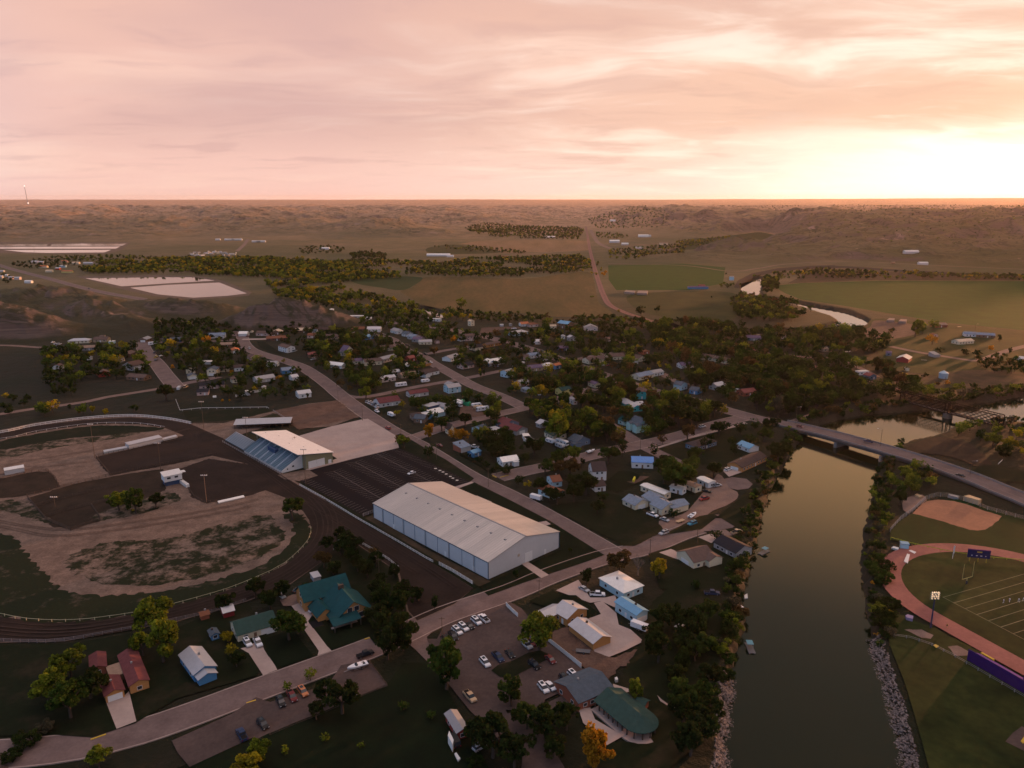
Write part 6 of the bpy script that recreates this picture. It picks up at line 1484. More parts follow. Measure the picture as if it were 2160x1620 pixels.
def pavilion():
 """long round-ended open pavilion with a two-tone hipped roof"""
 a = g(*cp('Q',695,1100)); b = g(*cp('Q',1040,1400)); d = (b - a); L = d.length; d.normalize(); rz = math.atan2(d.y,d.x); W2 = 4.9
 n = Vector((-d.y,d.x,0)); c0 = (a + b) / 2 + n * W2
 root = thing('pavilion','long open pavilion with green roof and a rounded end beside the dark lodge','pavilion',c0,rz)
 def ring(rr,x0,x1,z):
  P = [(x0,-rr,z)]
  for i in range(17):
   t = -math.pi / 2 + math.pi * i / 16; P.append((x1 + rr * math.cos(t),rr * math.sin(t),z))
  P.append((x0,rr,z)); return P
 x0,x1 = -L / 2,L / 2 - W2 + 1; mb = MB(); R_ = ring(W2 + .6,x0,x1,3.0); R2 = ring(W2 + .6,x0,x1,3.2); n_ = len(R_)
 base = R_ + R2 + [(x0,0,5.6),(x1 + 1.0,0,5.6)]
 fs = []
 for i in range(n_ - 1): fs.append((i,i + 1,n_ + i + 1,n_ + i))
 top = n_
 half = n_ // 2
 fs.append((top,top + 1,2 * n_ + 1,2 * n_)); fs.append((top + n_ - 2,top + n_ - 1,2 * n_,2 * n_ + 1))
 for i in range(1,n_ - 2): fs.append((top + i,top + i + 1,2 * n_ + 1))
 fs.append((top + n_ - 1,top,2 * n_)); fs.append(tuple(range(n_ - 1,-1,-1)))
 mb.add(base,fs); mb.build('roof',roofm('green'),root)
 D = ring(W2 + 1.5,x0,x1,0.45); D0 = ring(W2 + 1.5,x0,x1,-0.2); mb = MB(); mb.add(D0 + D,[(i,i + 1,n_ + i + 1,n_ + i) for i in range(n_ - 1)] + [tuple(range(n_,2 * n_)),(n_ - 1,0,n_,2 * n_ - 1)]); mb.build('deck',m_conc,root)
 pm = MB().box(-.15,.15,-.15,.15,0.4,3.05).mesh('post',m_wood)
 for i in range(8):
  x = x0 + (x1 - x0) * i / 7
  for s in (-1,1): link('post',pm,root,(x,s * W2 * .95,0))
 for i in range(1,6):
  t = -math.pi / 2 + math.pi * i / 6; link('post',pm,root,(x1 + W2 * .95 * math.cos(t),W2 * .95 * math.sin(t),0))
 HOUSES.append((c0.x,c0.y,14,(0,1,0,1,-1))); LANDMARKS.append((c0.x,c0.y,'rounded pavilion'))
pavilion()
def grain_bin():
 p = g(*cp('G',1008,1063)); root = thing('grain_bin','round steel grain bin with a conical roof alone on the meadow','grain bin',p)
 mb = MB(); mb.tube((0,0,-.2),(0,0,4.6),3.6,n=24); mb.build('wall',mat('bin_steel',(0.34,0.42,0.48),0.55,0.15,0.6,metal=0.2),root)
 MB().tube((0,0,4.6),(0,0,6.6),3.8,0.35,24).build('roof',mat('bin_steel',(0.34,0.42,0.48)),root)
 MB().box(-.4,.4,-3.68,-3.5,0,1.9).build('door',m_steel,root)
 LANDMARKS.append((p.x,p.y,'round grain bin')); HOUSES.append((p.x,p.y,6,(0,1,0,1,-1)))
grain_bin()
farF = []
def farshed(x,y,L,d,h,wall,rc,label,group=None,rot=0.0,name='shed',cat='shed',roof='gable'):
 p = g(x,y); z = float(height(np.array([p.x]),np.array([p.y]))[0])
 root = thing(name,label,cat,(p.x,p.y,z),R(rot),group); wb,rb = MB(),MB()
 walls_roof(wb,rb,-L / 2,L / 2,-d / 2,d / 2,h,roof,None,z0=-1.0); wb.build('wall',wallm(wall),root); rb.build('roof',roofm(rc),root)
 return root
farshed(1919,551,34,12,5,'pale grey','white','long white farm building alone on the east slope beyond the river')
farshed(1946,561,20,10,5,'pale grey','white','shorter white farm building below the long one on the east slope')
farshed(1883,559,8,6,3,'brown','tan','small brown hut west of the two white farm buildings')
farshed(925,540,62,12,4,'white','white','very long white livestock barn out in the valley')
farshed(950,542,18,10,3,'white','pale','small white shed next to the very long livestock barn')
farshed(1058,545,26,12,4,'brick','rust','reddish farm building east of the long livestock barn')
farshed(1472,609,34,7,3,'blue','purple grey','long dark blue shed in the railway-side yard')
farshed(1480,607,10,8,4,'red','red','small bright red shed beside the railway-side yard')
farshed(1543,591,7,7,6,'pale blue','grey','small blue-grey silo hut beside the river bend')
farshed(1160,502,40,12,5,'white','white','pale farm building north of the hay field')
farshed(1296,512,34,18,6,'pale grey','white','white house west of the far farm road')
farshed(1318,517,22,12,5,'pale grey','white','white shed next to the house on the far farm road')
farshed(1357,500,40,14,7,'white','white','white hall beyond the far pasture')
farshed(1368,500,18,12,6,'pale grey','pale','pale shed next to the hall beyond the far pasture')
farshed(1292,475,30,14,6,'white','white','pale farmhouse near the vanishing railway')
farshed(1348,525,24,10,4,'pale grey','pale','pale hut on the far farm road')
farshed(1400,516,26,12,5,'cream','tan','tan farm shed beyond the far pasture')
farshed(1865,466,26,14,6,'cream','cream','ranch house on top of the east hills')
farshed(685,526,30,10,4,'white','white','white ranch building behind a clump of trees in the valley')
farshed(105,574,14,7,3.4,'cream','cream','single white garage beside the highway outside town')
farshed(92,565,17,9,3.5,'cream','orange','cream house with an orange end in the western hamlet')
farshed(75,555,14,8,4,'pale pink','pale','pale pink house in the trees of the western hamlet')
farshed(88,556,12,8,4,'pale pink','pale','second pale pink house in the trees of the western hamlet')
farshed(133,564,14,7,3.5,'pale blue','pale','pale blue shed in the western hamlet')
farshed(123,569,9,7,3.5,'red','pale','red and white shed in the western hamlet')
farshed(143,575,22,7,3,'yellow','orange','yellow-orange trailer in front of the western hamlet')
farshed(161,557,16,8,3.5,'cream','cream','bright cream house at the edge of the western hamlet')
farshed(187,557,22,7,3,'pale grey','pale','long pale shed at the edge of the lagoon woods')
farshed(137,553,14,7,3,'pink','orange','pinkish shed behind the western hamlet')
farshed(61,597,12,7,3.5,'white','white','white shed at the end of the roadside cluster')
farshed(38,590,10,7,4,'pale pink','pale','pale double-gabled house in the roadside cluster')
farshed(24,589,8,6,4,'pink','pale','small pink house in the roadside cluster')
farshed(2,587,9,7,4,'pale grey','pale','pale house at the photo edge in the roadside cluster')
farshed(15,583,5,5,3,'white','white','tiny white hut in the roadside cluster')
farshed(5,574,8,5,3,'pale grey','pale','pale hut above the roadside cluster')
farshed(112,609,14,4,2.2,'barn red','maroon','dark red shed on the slope below the highway')
r5 = random.Random(5)
cam_park = []
for i in range(34):
 t = i / 33; x = 402 + 96 * t; y = 536 + r5.uniform(-3.5,3.0) + 1.5 * math.sin(t * 9)
 L = r5.choice([7,8,9,11])
 farshed(x,y,L,3.2,3.2,r5.choice(['white','pale grey','cream','pale grey','tan']),r5.choice(['white','pale','pale','grey']),'pale caravan in the packed caravan park beside the lagoon woods','caravans in the caravan park',r5.uniform(0,180),'caravan','caravan','flat')
for (x,L),nth in zip(((460,12),(480,14),(489,12),(497,18),(507,10),(537,12),(545,10),(552,20)),('first','second','third','fourth','fifth','sixth','seventh','last')):
 farshed(x,507 + (4 if x > 520 else 0),L * 1.4,8,4,'pale grey','white',nth + ' hut from the west in the thin line of pale huts below the western hills','line of far huts',0)
# ---- the indoor arena,grandstand and fairground pieces
def arena():
 f_ = g(1030,1222); r_ = g(1182,1157); l_ = g(789,1093)
 dx_ = (l_ - f_); L = dx_.length; d = dx_.normalized(); n = Vector((d.y,-d.x,0))
 if n.dot(r_ - f_) < 0: n = -n
 Wd = (r_ - f_).dot(n); h = 7.6; rise = 4.6
 ctr = f_ + d * L / 2 + n * Wd / 2; rz = math.atan2(d.y,d.x)      # local x runs away from the near gable,local +y is the left long wall
 root = thing('arena_hall','huge metal arena hall with pale gabled roof and blue-white panelled long wall','arena',ctr,rz)
 hl,hw = L / 2,Wd / 2
 sg = 1 if Vector((-d.y,d.x,0)).dot(-n) > 0 else -1
 wb = MB(); wb.add([(-hl,-hw,-.3),(hl,-hw,-.3),(hl,hw,-.3),(-hl,hw,-.3),(-hl,-hw,h),(hl,-hw,h),(hl,hw,h),(-hl,hw,h),(-hl,0,h + rise),(hl,0,h + rise)],
  [(0,1,5,4),(2,3,7,6),(1,2,6,9,5),(3,0,4,8,7)])
 wb.build('wall',mat('arena_panel',(0.45,0.46,0.48),0.75,0.06,0.3),root)
 def slope(s,m):
  mb = MB(); o = 0.35; k = rise / hw; ye = s * (hw + o); vs = [(-hl - o,ye,h - o * k + .05),(hl + o,ye,h - o * k + .05),(hl + o,0,h + rise + .05),(-hl - o,0,h + rise + .05)]
  vs += [(a,b,c + .2) for a,b,c in vs]; fs = [(4,5,6,7),(3,2,1,0),(0,1,5,4),(1,2,6,5),(3,0,4,7)]
  if s > 0: fs = [tuple(reversed(q)) for q in fs]
  mb.add(vs,fs)
  nrib = 58
  for i in range(nrib):
   x = -hl + (i + .5) * L / nrib
   mb.add([(x - .05,ye,h - o * k + .26),(x + .05,ye,h - o * k + .26),(x + .05,0,h + rise + .26),(x - .05,0,h + rise + .26),(x - .05,ye,h - o * k + .32),(x + .05,ye,h - o * k + .32),(x + .05,0,h + rise + .32),(x - .05,0,h + rise + .32)],
     [(4,5,6,7),(0,1,5,4),(1,2,6,5),(3,0,4,7)])
  return mb.build('roof',m,root)
 mr = bpy.data.materials.new('standing_seam_roof'); mr.use_nodes = True; t = NT(mr.node_tree); b = t.n['Principled BSDF']; tcn = t.n.new('ShaderNodeTexCoord')
 X,Y,Z = t.sep(tcn.outputs['Object'])
 pan = t.m('FRACT',t.m('MULTIPLY',X,1 / 20.8)); st = t.noise(t.mapping(tcn.outputs['Object'],(0.9,0.03,1)),1.0,4,0.6); big = t.noise(tcn.outputs['Object'],0.08,3,0.5)
 c = t.mix(t.rng(st,0.35,0.65,0,0.6),(0.56,0.515,0.50),(0.46,0.43,0.43)); c = t.mix(t.rng(big,0.4,0.6,0,0.35),c,(0.52,0.47,0.45))
 cell = t.n.new('ShaderNodeTexVoronoi'); t.l.new(t.mapping(tcn.outputs['Object'],(0.048,0.0,0.0)),cell.inputs['Vector']); c = t.mix(t.m('MULTIPLY',cell.outputs['Color'],0.5),c,(0.30,0.29,0.30))
 t.l.new(c,b.inputs['Base Color']); b.inputs['Roughness'].default_value = 0.42; b.inputs['Specular IOR Level'].default_value = 0.6; b.inputs['Metallic'].default_value = 0.8
 slope(1,mr); slope(-1,mr)
 tm = mat('blue_trim',(0.05,0.10,0.16),0.6,0.1,1.0)
 cb = MB()
 for s in (-1,1):
  for i in range(11):
   x = -hl + i * L / 10; cb.box(x - .12,x + .12,s * (hw + .005) - .04,s * (hw + .005) + .04,0,h - .1)
  cb.box(-hl,hl,s * (hw + .07) - .06,s * (hw + .07) + .06,h - .45,h - .15)
 for xx in (-hl,hl):
  for s in (-1,1): cb.box(xx - .14,xx + .14,s * hw - .14,s * hw + .14,0,h)
 cb.build('trim',tm,root)
 lw = sg
 rc_ = MB().box(-hl - .3,hl + .3,-.35,.35,h + rise + .2,h + rise + .36)
 rc_.build('ridge_cap',m_steel,root)
 for i in range(9): x = -hl + L * (i + .6) / 9.4; MB().box(x - .5,x + .5,lw * 6.5 - .4,lw * 6.5 + .4,h + rise - 1.55,h + rise - .95).build('roof_vent',m_steel,root)
 for s in (-1,1):
  for i in range(1,10,2): x = -hl + i * L / 10 + .6; MB().box(x - .08,x + .08,s * (hw + .1) - .08,s * (hw + .1) + .08,0,h - .1).build('downspout',m_steel,root)
 for fr in (0.11,0.165 + 0.18 if False else 0.335,0.80):
  x = hl - L * (1 - fr) if False else -hl + L * fr
  MB().box(x - .6,x + .6,lw * (hw + .01) - .06,lw * (hw + .01) + .06,0,2.3).build('door',m_frame,root)
 gy = lambda f: (lw * hw) - lw * Wd * f
 MB().box(-hl - .08,-hl + .02,gy(.55) - 2.2,gy(.55) + 2.2,0,4.3).build('overhead_door',m_frame,root)
 MB().box(-hl - .07,-hl + .02,gy(.79) - .6,gy(.79) + .6,0,2.3).build('door',m_frame,root)
 MB().box(-hl - .06,-hl + .02,gy(.41) - .6,gy(.41) + .6,4.2,5.4).build('louvre',mat('louvre_tan',(0.45,0.38,0.30)),root)
 an = MB(); rn = MB(); walls_roof(an,rn,-hl + L * .62,-hl + L * .75,-lw * hw - (6 if -lw > 0 else 0) if False else min(-lw * hw,-lw * (hw + 6)),max(-lw * hw,-lw * (hw + 6)),4.2,'flat')
 an.build('annexe_wall',mat('arena_panel',(0,0,0)),root); rn.build('annexe_roof',mr,root)
 LANDMARKS.append((ctr.x,ctr.y,'arena hall'))
 for s in (-.35,0,.35): HOUSES.append((ctr.x + d.x * L * s,ctr.y + d.y * L * s,Wd * .62,(0,1,0,1,-1)))
arena()
def grandstand():
 """raked blue seating under and beside a long pale mono-pitch roof building"""
 a = g(*cp('K',1900,450)); b = g(*cp('L',215,712)); d = (b - a); L = d.length; d.normalize(); n = Vector((-d.y,d.x,0)); rz = math.atan2(d.y,d.x)
 root = thing('grandstand','grandstand with raked blue and white benches facing the racetrack','grandstand',a,rz)
 m_seat = mat('blue_bench',(0.16,0.26,0.34),0.7,0.15,0.8); m_al = mat('aluminium_bench',(0.36,0.40,0.45),0.5,0.1,0.8)
 def bank(x0,x1,rows,dep,rise,z0,m,y0=0.0):
  mb = MB(); ms = MB()
  for i in range(rows):
   y = y0 + i * dep; z = z0 + i * rise
   mb.box(x0,x1,y,y + dep,z - .5,z); ms.box(x0 + .2,x1 - .2,y + dep * .25,y + dep * .7,z + .3,z + .42)
  mb.build('tiers',mat('tier_grey',(0.11,0.15,0.18),0.8,0.1),root); ms.build('benches',m,root)  # all tiers share one blue-grey
 bank(0,L * .36,9,.85,.42,1.6,m_al)
 bank(L * .37,L,15,.85,.48,1.4,m_seat)
 wb = MB()
 wb.add([(L,0,-.2),(L,13,-.2),(L,13,8.2),(L,0,1.2),(L + .3,0,-.2),(L + .3,13,-.2),(L + .3,13,8.2),(L + .3,0,1.2)],[(3,2,1,0),(4,5,6,7),(3,7,6,2)]); wb.build('side_wall',wallm('white'),root)
 MB().box(L * .37,L,-.1,0,-.2,1.3).build('front_wall',wallm('pale grey'),root)
 MB().box(L + .31,L + .36,6.5,7.7,2.0,2.9).build('window',m_glass,root); MB().box(L + .31,L + .36,3.2,4.0,1.2,1.9).build('window',m_glass,root)
 st = MB()
 for i in range(7): x = L * .37 + (L * .63) * i / 6; st.box(x - .35,x + .35,.3,12.6,0,.02) if False else None
 for i in range(1,7):
  x = L * .37 + (L * .63) * i / 7
  for r in range(15): st.box(x - .45,x + .45,r * .85,r * .85 + .85,1.4 + r * .48 + .004,1.4 + r * .48 + .44)
 st.build('aisle_steps',m_al,root)
 MB().box(L * .62,L * .74,6.2,8.6,4.9,7.4).build('press_box',wallm('dark blue'),root)
 fence('grandstand_fence','low dark rail fence between the grandstand and the racetrack',[a - n * 1.6,b - n * 1.6 + d * 2],1.4,m_steel,kind='rail',ground=True,spacing=3.0)
 y0,y1 = 13.0,30.0; x0,x1 = L * .30,L + 4.5
 r2 = thing('fair_building','olive and white building with a wide pale sloping roof behind the grandstand','building',a,rz)
 wb = MB(); wb.add([(x0,y0,-.2),(x1,y0,-.2),(x1,y1,-.2),(x0,y1,-.2),(x0,y0,8.6),(x1,y0,8.6),(x1,y1,6.3),(x0,y1,6.3)],[(0,1,5,4),(1,2,6,5),(2,3,7,6),(3,0,4,7)]); wb.build('wall',wallm('olive'),r2)
 vs = [(x0 - .5,y0 - 5.0,10.0),(x1 + .6,y0 - 5.0,10.0),(x1 + .6,y1 + .6,6.35),(x0 - .5,y1 + .6,6.35)]; vs += [(p,q,r + .25) for p,q,r in vs]
 rb = MB(); rb.add(vs,[(4,5,6,7),(3,2,1,0),(0,1,5,4),(1,2,6,5),(2,3,7,6),(3,0,4,7)]); rb.build('roof',roofm('white'),r2)
 for i in range(5):
  x = x0 + (x1 - x0) * (i + .5) / 5; MB().tube((x,y0 - 4.5,7.2),(x,y0 - 4.5,9.9),.12,n=6).build('roof_post',m_steel,r2)
 for yy,w,h in ((17.0,2.6,4.4),(22.2,2.5,4.4),(28.0,1.0,2.6)): MB().box(x1 - .02,x1 + .08,yy - w,yy + w,0.02,h).build('overhead_door',m_frame,r2)
 MB().box(x1 - .02,x1 + .08,19.6 - .15,19.6 + .55,0,2.2).build('door',m_frame,r2)
 rv = MB()
 for i in range(6): x = x0 + (x1 - x0) * (i + .4) / 6; yq = 15 + (i * 37 % 11); zz_ = 10.25 - 3.65 * (yq - y0 + 5) / (y1 - y0 + 5.6); MB().box(x - .5,x + .5,yq - .15,yq + .15,zz_ + .01,zz_ + .12).build('roof_vent',m_steel,r2)
 c = a + d * L * .6 + n * 15; LANDMARKS.append((c.x,c.y,'grandstand'))
 for s in (.2,.5,.8,1.0): q = a + d * L * s + n * 14; HOUSES.append((q.x,q.y,16,(0,1,0,1,-1)))
grandstand()
def stables():
 a = g(*cp('B',765,1592)); b = g(*cp('B',1580,1560)); d = (b - a); L = d.length; d.normalize(); rz = math.atan2(d.y,d.x); root = thing('canopy_shed','long open shed with a lilac-grey sloping metal roof behind the grandstand','shed',a,rz)
 rb = MB(); rb.add([(0,-.5,3.1),(L,-.5,3.1),(L,8.5,4.6),(0,8.5,4.6),(0,-.5,3.3),(L,-.5,3.3),(L,8.5,4.8),(0,8.5,4.8)],[(4,5,6,7),(3,2,1,0),(0,1,5,4),(1,2,6,5),(2,3,7,6),(3,0,4,7)]); rb.build('roof',roofm('pale'),root)
 pm = MB().box(-.12,.12,-.12,.12,0,3.1).mesh('post',m_wood)
 for i in range(9): link('post',pm,root,(L * (i + .1) / 8.3,0,0))
 MB().box(0,L,8.0,8.2,0,4.5).build('back_wall',m_wood,root); LANDMARKS.append(((a + b).x / 2,(a + b).y / 2,'open stable shed'))
stables()
def booth():
 p = g(*cp('K',1455,800)); root = thing('announcer_booth','raised announcer booth with bright white roof between the two dirt arenas','booth',p,R(38))
 wb,rb = MB(),MB(); walls_roof(wb,rb,-4.5,4.5,-3.2,3.2,5.8,'mono',0.7,z0=2.6); wb.build('wall',wallm('white'),root); rb.build('roof',roofm('white'),root)
 MB().box(4.6,7.0,-1.6,1.8,5.6,5.8).build('balcony_roof',roofm('white'),root)
 for x in (-2.2,1.6): add_window(root,x,-3.2,4.0,0,1.8,1.1)
 for x in (-4.2,4.2):
  for y in (-3,3): MB().box(x - .15,x + .15,y - .15,y + .15,0,2.8).build('post',m_wood,root)
 MB().box(-4.0,4.0,-2.8,2.8,0,2.5).build('base',wallm('dark blue'),root)
 ck = MB()
 for i in range(6): q = g(*cp('K',1530 + i * 11,790 + i * 8)); 
 LANDMARKS.append((p.x,p.y,'announcer booth')); HOUSES.append((p.x,p.y,7,(0,1,0,1,-1)))
booth()
chm = MB().frust((-.9,.9,-1.4,1.4),(-.8,.8,-1.3,1.3),0.4,2.0).mesh('chute_gate',m_white)
for i in range(5):
 q = g(*cp('K',1528 + i * 13,795 + i * 9)); o = link('chute_gate',chm,None,(q.x,q.y,0),R(38)); tag(o,['first white bucking chute gate, closest to the announcer booth','second white bucking chute gate from the announcer booth','middle one of the five white bucking chute gates','fourth white bucking chute gate from the announcer booth','last white bucking chute gate, farthest from the announcer booth'][i],'chute gate','bucking chute gates')
def longshed(c,x1,y1,x2,y2,d_,h,label,rc='pale',name='spectator_stand',cat='stand'):
 a,b = g(*cp(c,x1,y1)),g(*cp(c,x2,y2)); dd = b - a; L = dd.length; rz = math.atan2(dd.y,dd.x); root = thing(name,label,cat,a,rz)
 rb = MB(); rb.add([(0,0,h),(L,0,h),(L,d_,h + .5),(0,d_,h + .5),(0,0,h + .2),(L,0,h + .2),(L,d_,h + .7),(0,d_,h + .7)],[(4,5,6,7),(3,2,1,0),(0,1,5,4),(1,2,6,5),(2,3,7,6),(3,0,4,7)]); rb.build('roof',roofm(rc),root)
 MB().box(0.1,L - .1,.1,d_ - .1,0,h - .3).build('base',wallm('pale grey'),root)
 return root
longshed('K',1090,515,1375,448,5.5,2.8,'long roofed white stand beside the upper dirt arena')
longshed('K',882,552,1080,515,2.5,1.2,'low white bleacher west of the roofed arena stand')
longshed('K',1380,445,1500,415,2.5,1.0,'low white bleacher east of the roofed arena stand')
longshed('K',42,735,212,705,4,2.8,'small white-roofed shelter beside the round brown pen','white')
longshed('K',1845,975,2065,925,1.6,.6,'narrow white bench strip beside the lower dirt arena','white')
fence('racetrack_fence','white board fence round the outside of the upper racetrack bend',[(-250,928),(-100,922)] + cps('K',0,380,300,318,700,262,1100,238,1400,262,1615,302),2.1,m_white,kind='rail',spacing=3.2,smooth=True,rails=2,rail_w=0.5)
fence('racetrack_rail','thin white inner rail round the upper racetrack bend',[(-250,950)] + cps('K',0,432,300,370,700,310,950,296,1200,303,1390,332),1.2,m_white,kind='rail',spacing=6,smooth=True,rails=1)
fence('racetrack_rail','thin cream inner rail round the lower racetrack bend',[(656,1116),(656,1128),(650,1143),(630,1166),(602,1191),(572,1208),(540,1222),(480,1246),(390,1272),(320,1290),(250,1302),(190,1310),(125,1313),(60,1310),(0,1299),(-120,1270)],1.2,mat('cream_rail',(0.50,0.46,0.30),0.8),kind='rail',spacing=5,smooth=True,rails=1)
fence('racetrack_fence','dark rail fence along the lower outer edge of the racetrack',[(-150,1350),(0,1354),(70,1356),(137,1353),(285,1327),(375,1309),(450,1292),(520,1269)],1.4,mat('dull_white_rail',(0.22,0.19,0.19),0.8),kind='rail',spacing=3,smooth=True,rails=3)
fence('racetrack_fence','white rail fence along the straight beside the arena hall',cps('L',370,820,560,925,700,1008,850,1100,1000,1185,1200,1300,1430,1436,1495,1470),1.3,m_white,kind='rail',spacing=2.4,rails=2,rail_w=.25)
fence('racetrack_fence','short white rail fence near the arena hall gable',cps('L',1545,1490,1650,1545,1830,1655),1.7,m_white,kind='rail',spacing=2.4,rails=4,rail_w=.16)
fence('track_side_rail','white rail with a sharp corner round the wooded yard beside the racetrack',cps('L',655,1365,735,1232,860,1295,1000,1375,1120,1450,1205,1520,1200,1560),1.3,m_white,kind='rail',spacing=2.6,rails=2,rail_w=.2)
fence('field_fence','thin pale pipe fence round the grass above the racetrack',cps('B',-60,1180,0,1335,300,1302,700,1298,1240,1290,1265,1308),1.2,m_white,kind='rail',spacing=6,rails=1,rail_w=.3)
fence('field_fence','pale fence running down to the open stable shed',cps('B',1325,1335,1560,1480),1.3,m_steel,kind='rail',spacing=4,rails=2)
fence('board_fence','white board fence west of the white flat-topped shed',cps('B',790,1132,935,1100),2.0,m_white)
fence('board_fence','white board fence east of the white flat-topped shed',cps('B',1003,1078,1175,1052),2.0,m_white)
fence('board_fence','orange wooden board fence beside the second street',cps('C',1420,862,1685,812),2.0,wallm('orange wood'))
fence('garden_wall','white garden wall beside the cream brown-gabled house',cps('E',445,762,580,795),2.2,m_white,cat='wall')
fence('board_fence','brown board fence below the apartment car park',cps('E',270,890,490,830),1.8,wallm('brown'))
fence('parking_screen','long white screen fence between the car park and the brown garage',cps('Q',305,540,585,762),2.0,m_white,spacing=3)
fence('parking_screen','white screen fence piece at the street corner of the car park',cps('P',2110,240,2180,310),2.0,m_white,spacing=3)
fence('parking_screen','white fence piece beside the leafy tree at the car park corner',cps('Q',-10,280,50,335),2.0,m_white,spacing=3)
fence('post_fence','dark post and rail fence along the lower gravel parking strip',cps('P',120,1330,340,1235,560,1150,800,1040,1110,915,950,705),1.0,m_wood,kind='rail',spacing=2.6,rails=2)
fence('arena_fence','dark rail fence round the upper dirt arena',cps('K',810,580,935,735,1400,640,1820,562),1.7,m_wood,kind='rail',spacing=2.8,rails=4,rail_w=.12)
fence('arena_fence','dark rail fence along the top of the upper dirt arena',cps('K',830,572,1200,500,1540,425),1.5,m_wood,kind='rail',spacing=2.8,rails=3,rail_w=.1)
fence('arena_fence','curved dark rail fence round the lower dirt arena',cps('K',1590,850,1640,920,1720,968,1850,960,2090,895),1.6,m_wood,kind='rail',spacing=2.8,rails=3,rail_w=.12)
fence('pen_fence','long pale-topped fence of the stock pens',cps('K',230,912,640,808,900,745,1300,660,1800,565),1.8,m_wood,kind='rail',spacing=3.5,rails=4,rail_w=.12)
fence('pen_fence','dark fence closing the west side of the stock pens',cps('K',235,925,390,1110,600,1200,850,1110),1.8,m_wood,kind='rail',spacing=3.5,rails=4)
fence('pen_fence','dark inner fence of the stock pens nearest the camera',cps('K',380,1090,590,1025,770,985,1060,910),1.8,m_wood,kind='rail',spacing=3.5,rails=4)
fence('pen_fence','dark inner fence of the stock pens further from the camera',cps('K',300,1000,480,945,700,890,1000,820),1.8,m_wood,kind='rail',spacing=3.5,rails=4)
fence('pen_fence','dark fence round the round brown pen',cps('K',-100,790,0,770,200,720,400,695,470,760,500,835),1.6,m_wood,kind='rail',spacing=3.5,rails=3)
fence('pen_fence','short crossing fence between the two rows of stock pens',cps('K',770,985,850,1105),1.8,m_wood,kind='rail',spacing=3.0,rails=4)
fence('loading_alley','wooden loading alley at the west end of the stock pens',cps('K',235,925,380,1095),0.7,mat('alley_wood',(0.16,0.11,0.09)),cat='alley')
fence('hedge_wall','dark clipped hedge along the main street beside the small blue shed',cps('X',750,1010,900,1080,1100,1200,1300,1330),2.2,mat('hedge_leaf',(0.016,0.022,0.008),0.95,0.4,2.0,bump=.3),cat='hedge')
fence('outfield_fence','yellow-topped outfield fence of the ball field',cps('N',1035,1275,1200,1320,1500,1385,1700,1420,1850,1440,2160,1466,2500,1480),1.4,mat('yellow_cap',(0.42,0.44,0.05),0.8),kind='rail',spacing=5,rails=1,rail_w=.22)
fence('backstop_fence','tall grey chain fence curving behind the ball field infield',cps('N',1030,1210,1120,1110,1220,1040,1330,940,1420,912,1500,915,1640,945,1740,985,1850,1030,2160,1115),2.4,m_steel,kind='rail',spacing=4,rails=5,rail_w=.05)
fence('chain_fence','grey chain fence between the east bank grass and the running track',cps('R',1060,500,1200,520,1380,580,1560,670,1700,750,2160,1020),1.5,m_steel,kind='rail',spacing=4,rails=3,rail_w=.05)
fence('lot_fence','thin steel fence in front of the arena hall corner',cps('L',905,1080,995,1048),1.8,m_steel,kind='rail',spacing=3,rails=4,rail_w=.06)
pole(200,966,21,'tall dark light pole at the west corner of the upper dirt arena')
pole(339,991,16,'tall light pole between the upper dirt arena and the stock pens')
pole(436,1061,15,'light pole at the corner of the lower dirt arena',m=mat('pale_pole',(0.3,0.2,0.13)))
pole(430,905,19,'tall thin light pole where the racetrack meets the dirt road')
pole(522,935,17,'thin light pole in front of the open stable shed')
pole(645,1022,20,'dark light pole beside the grandstand corner')
pole(118,1080,8,'short light pole inside the stock pens')
for x,y,h,lb in ((714,853,11,'utility pole at the corner of the bare dirt lot'),(765,888,11,'utility pole beside the concrete apron'),(921,970,11,'utility pole on the main street opposite the metal shed'),
     (1030,1028,11,'utility pole on the main street beside the arena lawn'),(846,922,9,'utility pole at the corner of the concrete apron'),(933,1350,9,'dark utility pole at the corner of the big car park'),
     (1137,1262,8,'utility pole beside the lower street opposite the brown house'),(1371,1172,8,'utility pole beside the street near the cream riverside house'),(1470,1150,8,'utility pole opposite the lower turning circle'),
     (1350,958,11,'utility pole behind the blue-roofed white house'),(1479,845,10,'utility pole by the dense trees on the highway'),(623,950,9,'slim pole behind the sloping-roofed fair building'),(800,1215,8,'thin pole on the corner rail of the wooded yard')):
 pole(x,y,h,lb,'utility',name='utility_pole',cat='utility pole')
for x,y,h,a,lb in ((1678,897,13,-20,'street lamp at the near end of the road bridge'),(1856,948,13,160,'tall thin street lamp at the middle of the road bridge'),(2045,1008,10,-20,'street lamp near the east end of the road bridge'),
      (2056,700,9,0,'white yard lamp behind the long farmhouse')):
 pole(x,y,h,lb,'street',arm=a,name='street_lamp',cat='street lamp')
